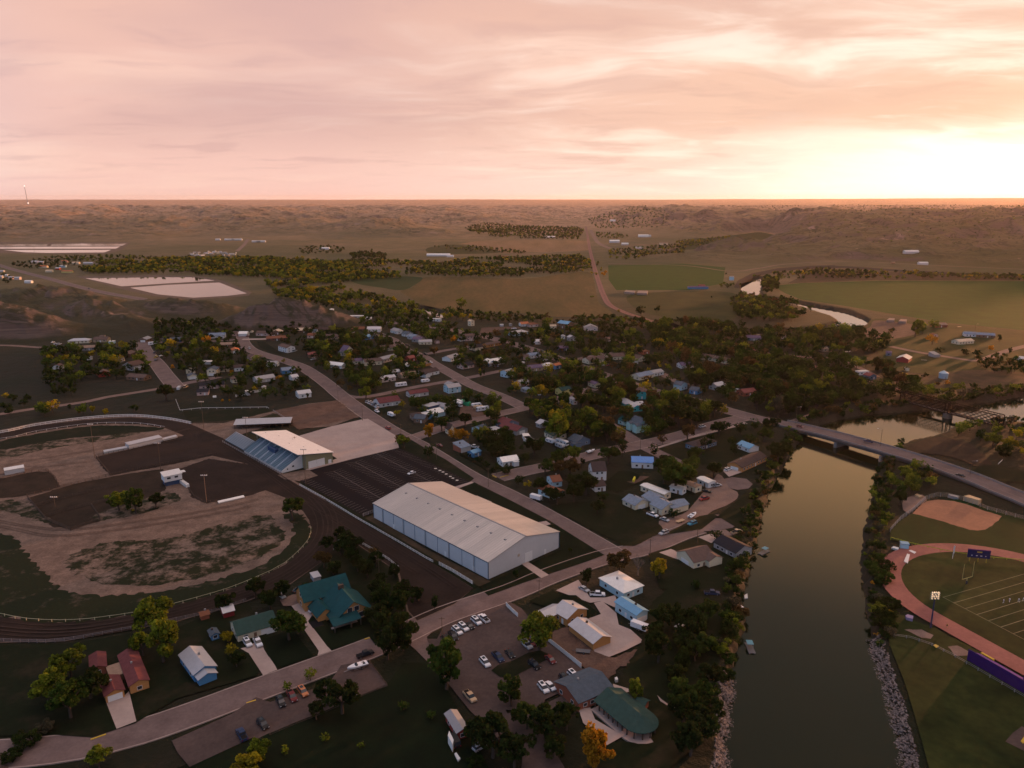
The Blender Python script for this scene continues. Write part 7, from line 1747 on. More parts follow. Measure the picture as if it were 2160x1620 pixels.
def stadium_light():
 p = g(*cp('R',1370,425)); root = thing('stadium_light','tall stadium light mast with glowing floodlights beside the running track','light mast',p)
 H2 = 14.5; MB().tube((0,0,-.2),(0,0,H2),.32,.16,10).build('mast',mat('blue_mast',(0.03,0.04,0.10),0.6),root)
 ml = bpy.data.materials.new('lit_floodlight'); ml.use_nodes = True; b = ml.node_tree.nodes['Principled BSDF']; b.inputs['Base Color'].default_value = (.9,.8,.6,1); b.inputs['Emission Color'].default_value = (1,.78,.45,1); b.inputs['Emission Strength'].default_value = 0.12
 for r in range(4):
  MB().box(-1.8,1.8,-.06,.06,H2 - .5 - r * .75,H2 - .38 - r * .75).build('crossarm',m_steel,root)
  for k in range(3 if r % 2 else 4):
   x = -1.1 + k * (2.2 / (2 if r % 2 else 3)); MB().tube((x,-.35,H2 - .2 - r * .75),(x,.15,H2 - .1 - r * .75),.27,.2,10).build('floodlight',ml,root)
stadium_light()
def goal_post(c,x,y,hgt=9.5):
 p = g(*cp(c,x,y)); root = thing('goal_post','yellow football goal post with padded foot at the near end of the field','goal post',p,math.atan2(nrm.y,nrm.x))
 m = mat('goal_yellow',(0.55,0.48,0.20),0.6); MB().tube((0,0,0),(0,0,3.0),.12).build('stem',m,root); MB().tube((-2.9,0,3.05),(2.9,0,3.05),.08).build('crossbar',m,root)
 for s in (-1,1): MB().tube((s * 2.9,0,3.05),(s * 2.9,0,hgt),.07).build('upright',m,root)
 MB().tube((0,0,.05),(0,0,1.8),.28).build('pad',carm('dark blue'),root)
q = c_end + nrm * 0.0 - ax * 12.0
goal_post('N',1672,1655)
def foul_pole():
 p = g(*cp('N',1555,1443)); o = thing('foul_pole','tall white foul pole on the outfield fence','foul pole',p); MB().tube((0,0,0),(0,0,6.5),.12).build('pole',m_white,o); MB().box(0,.45,-.02,.02,3,6.4).build('screen',m_white,o)
foul_pole()
def scoreboard():
 a = g(*cp('N',1690,1465)); b = g(*cp('N',1845,1480)); d = b - a; L = d.length; rz = math.atan2(d.y,d.x); root = thing('scoreboard','dark blue scoreboard on three yellow posts beyond the outfield','scoreboard',a,rz)
 my = mat('post_yellow',(0.50,0.36,0.06),0.7)
 for x in (.3,L / 2,L - .3): MB().box(x - .12,x + .12,-.12,.12,0,2.6).build('post',my,root)
 MB().box(-.8,L + .8,-.2,.2,2.5,6.0).build('board',mat('score_navy',(0.02,0.02,0.09),0.6),root); MB().box(-.8,L + .8,-.26,.26,5.95,6.3).build('crest_panel',mat('score_purple',(0.14,0.03,0.12),0.6),root)
 lm = MB()
 for x in (.8,2.4,2.6,3.9,4.2,5.6): lm.box(x * L / 6.4 - .22,x * L / 6.4 + .22,-.24,-.2,3.35,3.7)
 lm.build('score_digits',m_white,root); MB().box(L * .38,L * .66,-.25,-.2,4.9,5.5).build('emblem',my,root)
 MB().box(-.4,L + .4,-.5,.5,-.1,.35).build('plinth',m_conc,root); LANDMARKS.append((a.x,a.y,'scoreboard'))
scoreboard()
house('N',1120,1355,1185,1362,2.6,2.6,'flat','pale blue','blue','small blue and white ticket booth beyond the outfield fence','blue ticket booth',name='booth',cat='booth',win=False)
def slab(c,xy,h,m,name,label,cat,z0=0.0):
 P = [g(*p) for p in cps(c,*xy)]; c0 = sum(P,Vector()) / len(P); mb = MB(); n_ = len(P); P = [p - c0 for p in P]
 mb.add([(p.x,p.y,z0) for p in P] + [(p.x,p.y,h) for p in P],[tuple(range(n_ - 1,-1,-1)),tuple(range(n_,2 * n_))] + [(i,(i + 1) % n_,n_ + (i + 1) % n_,n_ + i) for i in range(n_)])
 o = mb.build(name,m); o.location = c0; return tag(o,label,cat)
slab('N',(1645,945,1690,935,1795,970,1775,982),2.6,mat('tan_roof',(0.55,0.38,0.22)),'dugout','dugout with a bright tan roof behind the infield fence','dugout')
slab('N',(1145,1470,1172,1405,1195,1412,1178,1485),.8,m_white,'parked_cart','white flat cart lying on the grass below the blue ticket booth','cart')
slab('N',(1185,1375,1205,1370,1250,1388,1235,1402),.6,m_white,'white_platform','white platform on the grass below the outfield fence corner','platform')
slab('N',(1040,1352,1060,1342,1105,1355,1095,1370),.8,m_white,'white_platform','white platform at the trees below the outfield fence corner','platform')
slab('N',(1515,918,1530,912,1610,930,1600,942),1.6,m_steel,'bleacher','small steel bleacher at the infield backstop','bleacher')
slab('N',(1235,915,1255,905,1300,925,1275,935),1.4,mat('tan_roof',(0,0,0)),'bleacher','small tan bleacher at the corner of the backstop','bleacher')
slab('N',(1940,640,1946,632,1980,600,1974,608),.5,m_white,'white_pole_pile','white boards lying on the grass beyond the road bridge','boards')
slab('R',(1155,345,1175,335,1222,350,1218,375,1165,362),1.6,mat('lilac_box',(0.30,0.22,0.34)),'equipment_box','lilac equipment box beside the running track bend','equipment box')
slab('R',(1392,578,1412,570,1440,585,1418,600),.7,m_yellow,'yellow_mat','yellow landing mat between the two gravel patches','mat')
slab('R',(2130,1390,2165,1340,2190,1360,2150,1410),.7,m_yellow,'yellow_bench','yellow bench on the paved pad at the right photo edge','bench')
def bleacher():
 a = g(*cp('R',1805,655)); b = a + ax * 46; rz = math.atan2(ax.y,ax.x); root = thing('bleacher','long purple bleacher along the home straight of the running track','bleacher',a,rz); sgn = -1 if Vector((-ax.y,ax.x,0)).dot(nrm) > 0 else 1
 mp_ = mat('purple_panel',(0.085,0.018,0.20),0.6,0.15); md = mat('purple_dark',(0.035,0.012,0.10),0.7,0.15)
 q = MB()
 for i in range(9): q.box(0,46,min(sgn * i * .8,sgn * (i + 1) * .8),max(sgn * i * .8,sgn * (i + 1) * .8),.6 + i * .38 - .25,.6 + i * .38)
 q.build('tiers',mp_,root); MB().box(0,46,min(sgn * 7.3,sgn * 7.5),max(sgn * 7.3,sgn * 7.5),0,4.6).build('back_wall',md,root)
 s = MB().box(18,30,min(sgn * 5.0,sgn * 7.2),max(sgn * 5.0,sgn * 7.2),4.0,6.4); s.build('press_box',md,root); MB().box(-.3,4,-.4,.4,0.4,1.2).build('end_sign',m_yellow,root)
bleacher()
# ---- bridges
def road_bridge():
 A = g(1648,894); B = g(2088,1032); Cc = g(2300,1100); m_deck = m_street
 ln = catmull([g(1648,894),g(1740,918),g(1832,945),g(1935,976),g(2045,1013),g(2100,1035),g(2160,1058),g(2260,1100),g(2420,1170)],6)
 root = thing('road_bridge','long concrete road bridge over the river with grey parapets','bridge',ln[0]); o0 = ln[0]; P = [p - o0 for p in ln]; n_ = len(P)
 w = 7.2; zt = lambda i: 0.6 + 1.6 * math.sin(math.pi * min(1,i / (n_ * .8)))
 def sweep(offs,name,m):
  """offs: closed (offset, z) profile"""
  mb = MB(); k = len(offs)
  for i,p in enumerate(P):
   d = (P[min(i + 1,n_ - 1)] - P[max(i - 1,0)]).normalized(); s = Vector((-d.y,d.x,0))
   for o_,z in offs: q = p + s * o_; mb.v.append((q.x,q.y,z + zt(i)))
  for i in range(n_ - 1):
   for j in range(k): mb.f.append((i * k + j,(i + 1) * k + j,(i + 1) * k + (j + 1) % k,i * k + (j + 1) % k)); mb.mi.append(0)
  return mb.build(name,m,root)
 sweep([(-w,-.9),(w,-.9),(w,.0),(-w,.0)],'deck',m_street)
 mc = mat('parapet_concrete',(0.24,0.20,0.185),0.9,0.15,0.3)
 for s in (-1,1): sweep([(s * (w - .1),.004),(s * (w + .25),.004),(s * (w + .25),1.0),(s * (w - .1),1.0)] if s > 0 else [(-(w + .25),.004),(-(w - .1),.004),(-(w - .1),1.0),(-(w + .25),1.0)],'parapet',mc)
 sweep([(-w + .9,-2.2),(w - .9,-2.2),(w - .9,-.91),(-w + .9,-.91)],'girder',mat('girder_grey',(0.10,0.10,0.10),0.8))
 mb = MB()
 sweep([(-.1,.012),(.1,.012),(.1,.016),(-.1,.016)],'centre_line',m_line if False else mat('faded_line',(0.28,0.21,0.16)))
 for (px,py) in ((1728,938),(1838,972)):
  q = g(px,py) ; i = min(range(n_),key=lambda i: (P[i] + o0 - q).length); p = P[i]; d = (P[i + 1] - P[i - 1]).normalized(); rz = math.atan2(d.y,d.x)
  b = MB(); b.frust((-1.3,1.3,-6.6,6.6),(-1.0,1.0,-6.6,6.6),-8,-1.7 + .9); o = b.build('pier',mc,root); o.location = (p.x,p.y,.4); o.rotation_euler = (0,0,rz)
  for s in (-1,1): c = MB().tube((0,s * 6.6,-8),(0,s * 6.6,-1.0),1.3,1.0,14).build('pier_nose',mc,root); c.location = (p.x,p.y,.4); c.rotation_euler = (0,0,rz)
 LANDMARKS.append(((A + B).x / 2,(A + B).y / 2,'road bridge')); ROADS.append((np.array([(p.x,p.y) for p in ln]),8.5))
road_bridge()
def truss_bridge():
 """two riveted lattice spans meeting on a stone pier"""
 a = g(1900,845,0); m_ = g(2000,871,0); b = g(2114,900,0); ms = mat('dark_riveted_steel',(0.012,0.008,0.007),0.95,0.2,1.0)
 root = thing('railway_truss_bridge','dark lattice truss railway bridge crossing the river beyond the road bridge','bridge',a); hgt = 7.5; z0 = 0.2
 for k,(p,q) in enumerate(((a,m_),(m_,b))):
  p,q = p - a,q - a; d = q - p; L = d.length; d.normalize(); n = Vector((-d.y,d.x,0)); p = p + d * 1.0; L -= 2.0
  for s in (-1,1):
   mb = MB(); o = n * (2.6 * s); up = Vector((0,0,1))
   mb.tube(p + o + up * z0,p + o + d * L + up * z0,.32,n=4); mb.tube(p + o + up * (z0 + hgt),p + o + d * L + up * (z0 + hgt),.36,n=4)
   npan = int(L / 3.7)
   for i in range(-2,npan + 1):
    x0_,x1_ = i * L / npan,(i + 3) * L / npan
    for rev in (0,1):
     xa,xb = (x0_,x1_) if not rev else (x1_,x0_); za,zb = z0,z0 + hgt
     if xb != xa:
      ta = tb = None
      pts = []
      for t in (0.0,1.0): pts.append((xa + (xb - xa) * t,za + (zb - za) * t))
      (xa_,za_),(xb_,zb_) = pts
      def clip(x,z,x2,z2):
       if x < 0: r = (0 - x) / (x2 - x); return 0,z + (z2 - z) * r
       if x > L: r = (L - x) / (x2 - x); return L,z + (z2 - z) * r
       return x,z
      c1 = clip(xa_,za_,xb_,zb_); c2 = clip(xb_,zb_,xa_,za_)
      mb.tube(p + o + d * c1[0] + up * c1[1],p + o + d * c2[0] + up * c2[1],.17,n=4,caps=False)
   for xx in (0,L): mb.tube(p + o + d * xx + up * z0,p + o + d * xx + up * (z0 + hgt),.34,n=4)
   mb.build('truss',ms,root)
  mb = MB()
  for i in range(int(L / 4)): x = i * 4.0; mb.tube(p - n * 2.6 + d * x + Vector((0,0,z0 + hgt)),p + n * 2.6 + d * (x + 2) + Vector((0,0,z0 + hgt)),.07,n=4)
  mb.build('top_bracing',ms,root) if False else None
  mb = MB(); c = [p - n * 2.3,p + d * L - n * 2.3,p + d * L + n * 2.3,p + n * 2.3]
  mb.add([(v.x,v.y,z0 - .2) for v in c] + [(v.x,v.y,z0 + .15) for v in c],[(3,2,1,0),(4,5,6,7),(0,1,5,4),(1,2,6,5),(2,3,7,6),(3,0,4,7)]); mb.build('deck',mat('bridge_ties',(0.012,0.009,0.008)),root)
  for s in (-.72,.72): mb = MB(); mb.tube(p + n * s + Vector((0,0,z0 + .25)),p + n * s + d * L + Vector((0,0,z0 + .25)),.07,n=4); mb.build('rail',m_steel,root)
 mc = mat('old_pier_concrete',(0.15,0.12,0.10),0.9,0.2,0.5)
 for c in (m_ - a,):
  o = MB().tube((c.x,c.y,-8),(c.x,c.y,z0 - .3),3.6,3.0,20).build('pier',mc,root)
 LANDMARKS.append((m_.x,m_.y,'lattice railway bridge')); ROADS.append((np.array([(p.x,p.y) for p in (a,m_,b)]),4.0))
truss_bridge()
def plate_bridge():
 a,b = g(1412,686),g(1452,699); root = thing('railway_plate_bridge','short dark railway bridge beside the fields beyond the yellow cottonwood','bridge',a); d = b - a; L = d.length; d.normalize(); n = Vector((-d.y,d.x,0))
 for s in (-1,1):
  mb = MB(); o = n * 2.6 * s
  mb.add([o + Vector((0,0,.2)),o + d * L + Vector((0,0,.2)),o + d * L + n * .3 + Vector((0,0,.2)),o + n * .3 + Vector((0,0,.2)),o + Vector((0,0,3)),o + d * L + Vector((0,0,3)),o + d * L + n * .3 + Vector((0,0,3)),o + n * .3 + Vector((0,0,3))],
    [(4,5,6,7),(0,1,5,4),(2,3,7,6),(1,2,6,5),(3,0,4,7)]); mb.build('girder',mat('dark_riveted_steel',(0,0,0)),root)
plate_bridge()
for s in (-.75,.75):
 P = offset_line(catmull([g(x,y) for x,y in [(1236,478),(1239,495),(1244,525),(1256,572),(1264,598),(1273,622),(1286,643),(1318,659),(1345,668),(1385,681)]],6.0),s)
 o = link('railway_rail',ribbon_mesh('railway_rail',P,0.35,nz(),mat('rail_steel',(0.05,0.03,0.03),0.7))); o['kind'] = 'structure'
def mast():
 d = 5200.0; a = math.atan((87 - 1080) / F / 1.0); x,y = (87 - 1080) / F * d / 1.0,d; z = float(height(np.array([x]),np.array([y]))[0]); root = thing('radio_mast','thin radio mast with two pale lamps on the western horizon','mast',(x,y,z))
 MB().tube((0,0,-4),(-8,0,128),2.4,1.2,6).build('mast',mat('mast_pale',(0.5,0.45,0.42)),root)
 me = bpy.data.materials.new('mast_lamp'); me.use_nodes = True; b = me.node_tree.nodes['Principled BSDF']; b.inputs['Emission Color'].default_value = (1,.9,.85,1); b.inputs['Emission Strength'].default_value = 0.7
 for zz_,xx in ((128,-8),(18,0)): MB().frust((xx - 3,xx + 3,-3,3),(xx - 2,xx + 2,-2,2),zz_,zz_ + 6).build('beacon',me,root)
mast()
def riprap(name,side,pts,wid,n,seed):
 r = np.random.default_rng(seed); L = catmull([g(x,y,-1.5) for x,y in pts],3.0); V = []; Fq = []; ln = len(L)
 ico = [(0,0,1),(.9,0,.2),(.28,.85,.2),(-.73,.53,.3),(-.73,-.53,.15),(.28,-.85,.3),(0,0,-1)]; fc = [(0,1,2),(0,2,3),(0,3,4),(0,4,5),(0,5,1),(6,2,1),(6,3,2),(6,4,3),(6,5,4),(6,1,5)]
 pos = []
 for _ in range(n):
  i = r.integers(0,ln - 1); p = L[i].lerp(L[i + 1],r.uniform()); d = (L[i + 1] - L[i]).normalized(); q = p + Vector((-d.y,d.x,0)) * r.uniform(-1,1) * wid; pos.append((q.x,q.y))
 pos = np.array(pos); Z = height(pos[:,0],pos[:,1]); ok = (Z > -4.3) & (Z < -0.3); pos = pos[ok]; Z = Z[ok]
 for (x,y),z in zip(pos,Z):
  s = r.uniform(.25,.62); a = r.uniform(0,6.28); ca,sa_ = math.cos(a),math.sin(a); o = len(V)
  for v in ico: vx,vy,vz = v[0] * s * r.uniform(.7,1.2),v[1] * s * r.uniform(.7,1.2),v[2] * s * .7; V.append((x + vx * ca - vy * sa_,y + vx * sa_ + vy * ca,max(z,-4.2) + vz + .15))
  Fq += [tuple(j + o for j in f) for f in fc]
 me = bpy.data.meshes.new(name); me.from_pydata(V,[],Fq); me.materials.append(mat('riprap_stone',(0.30,0.24,0.22),0.9,0.4,1.3,(0.04,0.03,0.028))); me.update(); o = link(name,me); tag(o,None,None,kind='stuff')
riprap('riprap',-1,[(1545,1420),(1545,1440),(1537,1475),(1524,1520),(1517,1560),(1517,1640),(1515,1700)],4.5,3400,1)
riprap('riprap',1,[(1848,1340),(1862,1400),(1872,1440),(1882,1480),(1892,1530),(1905,1580),(1920,1650)],3.2,2400,2)
# ---- vehicles
veh('P',1585,510,1625,545,'sedan','black','black car at the end of the street-side row, under the utility pole')
veh('P',1640,470,1690,540,'pickup','black','black pickup truck second in the street-side row of the car park')
veh('P',1672,440,1725,488,'suv','white','white car between the black pickup and another white car in the street-side row')
veh('P',1715,405,1785,462,'suv','white','white car beside the dark car in the middle of the street-side row')
veh('P',1775,400,1825,440,'sedan','black','black sedan in the middle of the street-side row')
veh('P',1828,355,1890,408,'suv','white','white car second from the east end of the street-side row')
veh('P',1955,388,1890,330,'pickup','white','white pickup truck at the east end of the street-side row')
veh('P',1895,690,1970,775,'suv','white','white car parked just beyond the round planted island')
veh('P',2005,645,2080,725,'pickup','dark blue','dark blue pickup truck beside the planted island')
veh('P',2115,625,2170,690,'sedan','black','black car parked beside the dark blue pickup truck')
veh('Q',95,555,155,610,'suv','silver','silver car under the leafy tree in the car park')
veh('Q',145,525,190,590,'suv','dark red','dark red car half hidden under the leafy tree')
veh('Q',295,675,355,735,'sedan','dark red','dark red car beside the white bench island')
veh('Q',150,720,225,785,'suv','black','black car alone south of the bench island')
veh('Q',475,800,565,885,'suv','white','large white car nearest the dark slate-roofed lodge')
veh('Q',415,840,475,910,'suv','black','black car next to the large white car by the lodge')
veh('Q',230,905,300,990,'suv','white','white car with dark sunroof, left one of a touching pair')
veh('Q',290,900,355,960,'sedan','white','white sedan, right one of a touching pair')
veh('P',1765,975,1845,1065,'pickup','tan','tan pickup truck driving down the side lane')
veh('P',860,685,985,640,'pickup','black','black pickup truck parked on the lower street beside the tall tree')
veh('P',785,925,845,1020,'suv','white','white car on gravel beside the big dark tree')
veh('P',940,745,775,800,'boat','white','white motorboat with red stripe on a trailer on the gravel',z=0.5)
veh('P',190,1020,235,1110,'suv','black','black car, first of the three parked above the gravel strip')
veh('P',280,975,330,1060,'pickup','dark red','dark red pickup truck, middle one of the three on the gravel strip')
veh('P',370,945,425,1015,'suv','orange','orange-brown car, last of the three on the gravel strip')
veh('P',30,1220,90,1290,'suv','black','dark car partly under the bottom yellow-green tree')
veh('O',2075,1400,2015,1290,'pickup','dark blue','dark blue pickup truck alone on the gravel strip corner')
veh('P',455,300,550,265,'suv','white','white car with black roof rails on the lodge drive')
veh('O',2065,530,2115,600,'suv','white','white car, west one in front of the long green-roofed house')
veh('P',-5,520,40,600,'pickup','white','white pickup truck, east one in front of the long green-roofed house')
veh('P',205,150,235,180,'hatch','silver','small silver car at the back of the lodge yard')
veh('P',330,130,380,100,'sedan','black','black car at the back of the lodge yard')
veh('P',490,120,530,90,'pickup','dark red','dark red pickup truck beside the log lodge corner')
veh('P',1845,1470,1950,1410,'minivan','silver','silver minivan parked beside the red cabin')
veh('P',1690,1420,1665,1370,'van','black','black van with a white panel leaning on it at the bottom edge')
veh('Q',575,90,640,125,'sedan','silver','silver sedan on the drive west of the white pickup truck')
veh('Q',665,150,775,155,'pickup','white','white pickup truck on the drive of the white hip-roofed riverside house')
veh('Q',1140,460,1010,410,'cargo','white','white cargo trailer with round mark beside the blue metal-roofed barn')
veh('Q',650,640,550,630,'flat','grey','dark flatbed trailer with pipes beside the long brown garage')
veh('Q',1380,440,1460,395,'flat','white','empty white boat trailer standing in the riverside grass')
veh('Q',1630,140,1740,145,'pickup','dark blue','dark blue pickup truck under riverside trees')
veh('Q',1995,470,2035,560,'pontoon','grey','pontoon boat moored under the overhanging riverside tree',zoff=-4.0)
veh('Q',1880,165,1950,195,'boat','white','small white boat at the river edge',zoff=-4.2)
veh('M',2150,1310,2110,1330,'pontoon','grey','grey pontoon boat moored below the black-roofed riverside house',zoff=-4.0)
veh('M',1325,1215,1235,1250,'suv','silver','silver car parked on the street at the vacant lot corner')
veh('M',1555,1140,1485,1165,'suv','teal','teal blue car parked near the lower turning circle')
veh('M',1255,1105,1320,1130,'sedan','silver','silver car in front of the large cream house')
veh('M',1155,1068,1215,1090,'pickup','white','white pickup truck beside the large cream house')
veh('M',1390,1140,1450,1120,'flat','tan','tan loaded flatbed trailer at the gravel court edge')
veh('M',1500,1105,1545,1075,'boat','white','white motorboat with dark cover at the gravel court edge')
veh('M',1650,935,1590,950,'pickup','red','red pickup truck parked in the gravel court')
veh('M',1610,870,1680,885,'sedan','black','black car beside the tan-roofed mobile home')
veh('M',1700,835,1760,825,'suv','silver','silver car at the east mobile home')
veh('M',1790,705,1850,685,'suv','white','white car in front of the white garage doors near the river')
veh('M',165,930,240,950,'cargo','white','white cargo trailer parked on the main street')
veh('M',1580,335,1630,325,'suv','white','white car on the side street before the bridge')
veh('M',635,555,695,535,'boat','white','white covered motorboat parked on the side street')
veh('M',1860,1235,1925,1215,'pickup','tan','tan pickup truck on the round gravel pad by the river')
veh('I',640,800,790,850,'rv','white','white motorhome beside the slate blue house')
veh('I',450,775,570,815,'camper','white','white camper trailer beside the cream green-roofed garage')
veh('I',610,850,740,905,'camper','silver','silver camper trailer behind yellow leaves next to the motorhome')
veh('I',250,770,350,790,'pickup','grey','grey pickup truck beside the cream green-roofed garage')
veh('L',1345,712,1280,735,'sedan','white','single white car in the new black car park')
veh('L',1130,350,1100,335,'suv','red','red car on the main street beside the concrete apron')
veh('X',430,865,360,835,'sedan','dark red','dark red car parked on the main street by the golden tree')
veh('X',1050,880,950,870,'pickup','white','white pickup truck behind the metal shed')
veh('X',640,120,780,170,'rv','white','white motorhome behind the dark conifer in the gravel lot')
veh('X',690,85,790,125,'camper','white','white camper trailer behind the motorhome in the gravel lot')
veh('X',1100,150,970,165,'camper','white','white camper trailer furthest back in the gravel lot row')
veh('X',1130,195,1010,205,'camper','tan','tan camper trailer in the middle of the gravel lot row')
veh('X',1215,220,1075,240,'rv','white','white motorhome at the front of the gravel lot row')
for i,(x,y,cl) in enumerate(((790,1350,'silver'),(825,1362,'white'),(870,1382,'silver'),(895,1388,'grey'),(925,1415,'white'))):
 veh('C',x - 22,y + 8,x + 22,y - 5,'suv',cl,['silver car at the street end of the clinic row','white car second in the clinic row','silver car in the middle of the clinic row','grey car fourth in the clinic row','white car at the near end of the clinic row'][i],'cars in front of the clinic')
veh('C',885,1470,940,1500,'suv','white','white car parked on the main street below the clinic')
veh('C',1075,1530,1170,1565,'camper','white','white camper trailer on the corner lawn by the yellow bush')
veh('C',1175,1130,1340,1110,'rv','white','long rounded white caravan on the lane below the pinkish mobile home')
veh('C',1545,1070,1660,1055,'camper','white','white camper trailer behind the white corner house')
veh('C',1650,775,1705,790,'sedan','white','white car parked on the second street by the orange fence')
veh('C',1580,665,1640,680,'suv','black','black car at the second street junction')
veh('C',30,735,-30,750,'sedan','silver','silver-blue car before the red hip-roofed house')
veh('C',1320,540,1380,545,'suv','black','dark car parked in front of the row of houses')
veh('C',560,365,590,350,'hatch','white','small white car before the rust-roofed house')
veh('C',920,385,990,370,'pickup','black','black pickup truck before the white house at the street turn')
veh('D',1210,615,1270,635,'suv','black','black car driving on the highway')
veh('D',1250,760,1320,745,'sedan','white','white car parked beside the highway below the small white house')
veh('D',880,830,1010,800,'camper','white','rounded white camper trailer east of the big white-roofed house')
veh('D',540,830,620,845,'pickup','blue','blue pickup truck before the big white-roofed house')
veh('D',805,300,870,300,'pickup','white','white pickup truck on the gravel pull-off')
veh('D',930,262,980,258,'suv','white','white car before the orange-roofed building')
veh('D',815,840,870,825,'sedan','white','small white car beside the rounded camper trailer')
veh('E',40,830,85,825,'sedan','white','white car in the apartment car park')
veh('E',140,830,200,822,'sedan','red','red car in the apartment car park')
veh('E',225,815,265,808,'sedan','blue','blue car in the apartment car park')
veh('E',330,800,375,795,'suv','white','white car at the east end of the apartment car park')
veh('E',150,495,235,475,'boat','white','white boat beside the pale lane near the woods')
veh('E',1920,1210,2000,1200,'camper','white','white camper trailer in the trees north of the bridge')
veh('F',610,580,705,575,'rv','white','white motorhome at the woods edge below the river bend')
veh('F',1400,860,1440,880,'suv','white','white car on the dark yard in the woods, west one')
veh('F',1450,885,1520,890,'van','white','white van on the dark yard in the woods, east one')
veh('F',1495,775,1590,770,'boat','white','white boat in the woods above the two white vehicles')
veh('F',1605,925,1745,900,'cargo','green','bright green covered trailer on the lane in the woods')
veh('A',195,368,235,355,'sedan','white','white car furthest back below the bluffs')
veh('A',235,388,270,378,'sedan','white','white car in the middle of the group below the bluffs')
veh('A',285,395,325,385,'suv','white','white car nearest the long cream house under the bluffs')
veh('A',160,440,290,440,'camper','dark blue','long dark blue trailer on the gravel lane under the bluffs')
veh('A',1570,400,1720,385,'rv','white','white bus parked at the top of the short street')
veh('A',1650,520,1690,500,'suv','grey','grey car parked highest on the short street')
veh('A',1665,580,1700,565,'pickup','yellow','yellow vehicle parked on the short street')
veh('A',1665,625,1705,605,'sedan','grey','grey car parked lowest on the short street')
veh('A',1720,570,1815,550,'boat','white','white boat on the lawn beside the short street')
veh('A',1400,750,1495,745,'sedan','white','white car beside the pale grey gabled house')
veh('A',1985,1060,2035,1005,'cargo','silver','white trailer at the foot of the short street')
veh('A',2080,1020,2130,990,'van','cream' if False else 'tan','dark-sided van with pale roof at the foot of the short street')
veh('B',965,435,1010,465,'suv','silver','silver car on the inside of the curving street')
veh('B',1315,283,1370,275,'suv','white','white car before the cream-roofed brown house')
veh('B',945,278,985,275,'sedan','dark red','dark red car before the bright white garage')
veh('B',735,352,845,345,'pickup','dark red','dark red pickup truck at the head of the curving street')
veh('B',1600,500,1665,480,'van','silver','silver van beside the white balcony house')
veh('B',1870,612,1960,595,'suv','silver','silver blue car before the red hip-roofed house garage')
veh('B',1100,560,1180,550,'suv','tan','tan car beside the pink house on the curve')
veh('B',230,895,260,870,'sedan','white','white car before the split-level garage')
veh('B',285,860,330,835,'pickup','black','black pickup truck between the split-level and the tall cream house')
veh('G',2020,800,2090,815,'pickup','white','white pickup truck at the east end of the gravel lane')
veh('G',700,820,770,825,'flat','grey','dark farm cart on the meadow east of the red barn')
veh('G',1170,348,1300,340,'flat','tan','tan farm wagon beyond the long farmhouse')
veh('N',235,335,300,350,'sedan','dark red','dark red car at the west end of the road bridge',z=1.6)
veh('N',880,495,810,480,'pickup','dark blue','dark blue pickup truck in the middle of the road bridge',z=2.9)
veh('N',1660,790,1570,755,'sedan','black','black sedan at the east end of the road bridge',z=2.4)
veh('S',555,688,572,692,'suv','black','tiny dark car on the highway beside the lagoons')
hb = slab('X',(760,95,790,70,945,120,900,150),2.6,carm('green'),'tarp_covered_load','long bright green tarpaulin-covered load in the gravel lot','covered load')
slab('P',(1620,1400,1632,1362,1670,1440,1660,1478),3.0,m_white,'projection_screen','white upright screen on the lawn at the bottom edge','screen')
slab('P',(1675,1500,1690,1490,1725,1540,1705,1560),.9,m_white,'white_table','white folding table on the lawn below the upright screen','table')
slab('Q',(110,680,122,672,145,695,132,705),.6,m_white,'white_bench','white bench on the car park island','bench')
slab('Q',(865,860,885,852,895,875,872,880),1.0,m_white,'white_box','white box on the rough dirt behind the lodge','box')
slab('Q',(1965,80,1990,65,1995,100,1968,105),-3.2,m_white,'floating_dock','white floating dock at the river edge below the cream house','dock',z0=-4.0)
slab('M',(1015,790,1030,760,1042,768,1030,795),1.6,mat('slide_yellow',(0.62,0.55,0.05)),'playground_slide','yellow playground slide in the sandy patch','slide')
slab('B',(465,1130,515,1125,517,1138,468,1143),1.0,m_white,'white_trough','white trough on the open lot beside the small pink house','trough')
slab('C',(1312,850,1320,815,1378,812,1380,850),2.6,m_white,'storage_tank_box','white storage container beside the orange board fence','container')
slab('G',(200,270,240,240,315,245,310,275),3.0,mat('bale_straw',(0.30,0.22,0.18)),'hay_bale_block','big pale hay bale block beside the river bend','hay bales')
slab('G',(370,285,400,255,490,260,480,290),3.0,mat('bale_straw',(0,0,0)),'hay_bale_block','second pale hay bale block nearer the twin cottonwoods','hay bales')
slab('T',(1870,725,1880,710,1940,712,1935,728),3.0,mat('bale_straw',(0,0,0)),'hay_bale_block','dark lilac stack in the railway-side yard','hay bales')
slab('T',(1790,718,1800,706,1860,712,1855,724),3.0,mat('bale_straw',(0,0,0)),'hay_bale_block','smaller lilac stack west in the railway-side yard','hay bales')
patch('planted_island',cps('P',1985,790,2040,745,2160,710,2300,640,2400,620,2480,660,2470,690,2330,760,2250,800,2160,850,2060,845),m_yard)
patch('dry_wash',cps('Q',1225,1000,1250,1050,1330,1100,1440,1122,1330,1085,1260,1035),m_conc)
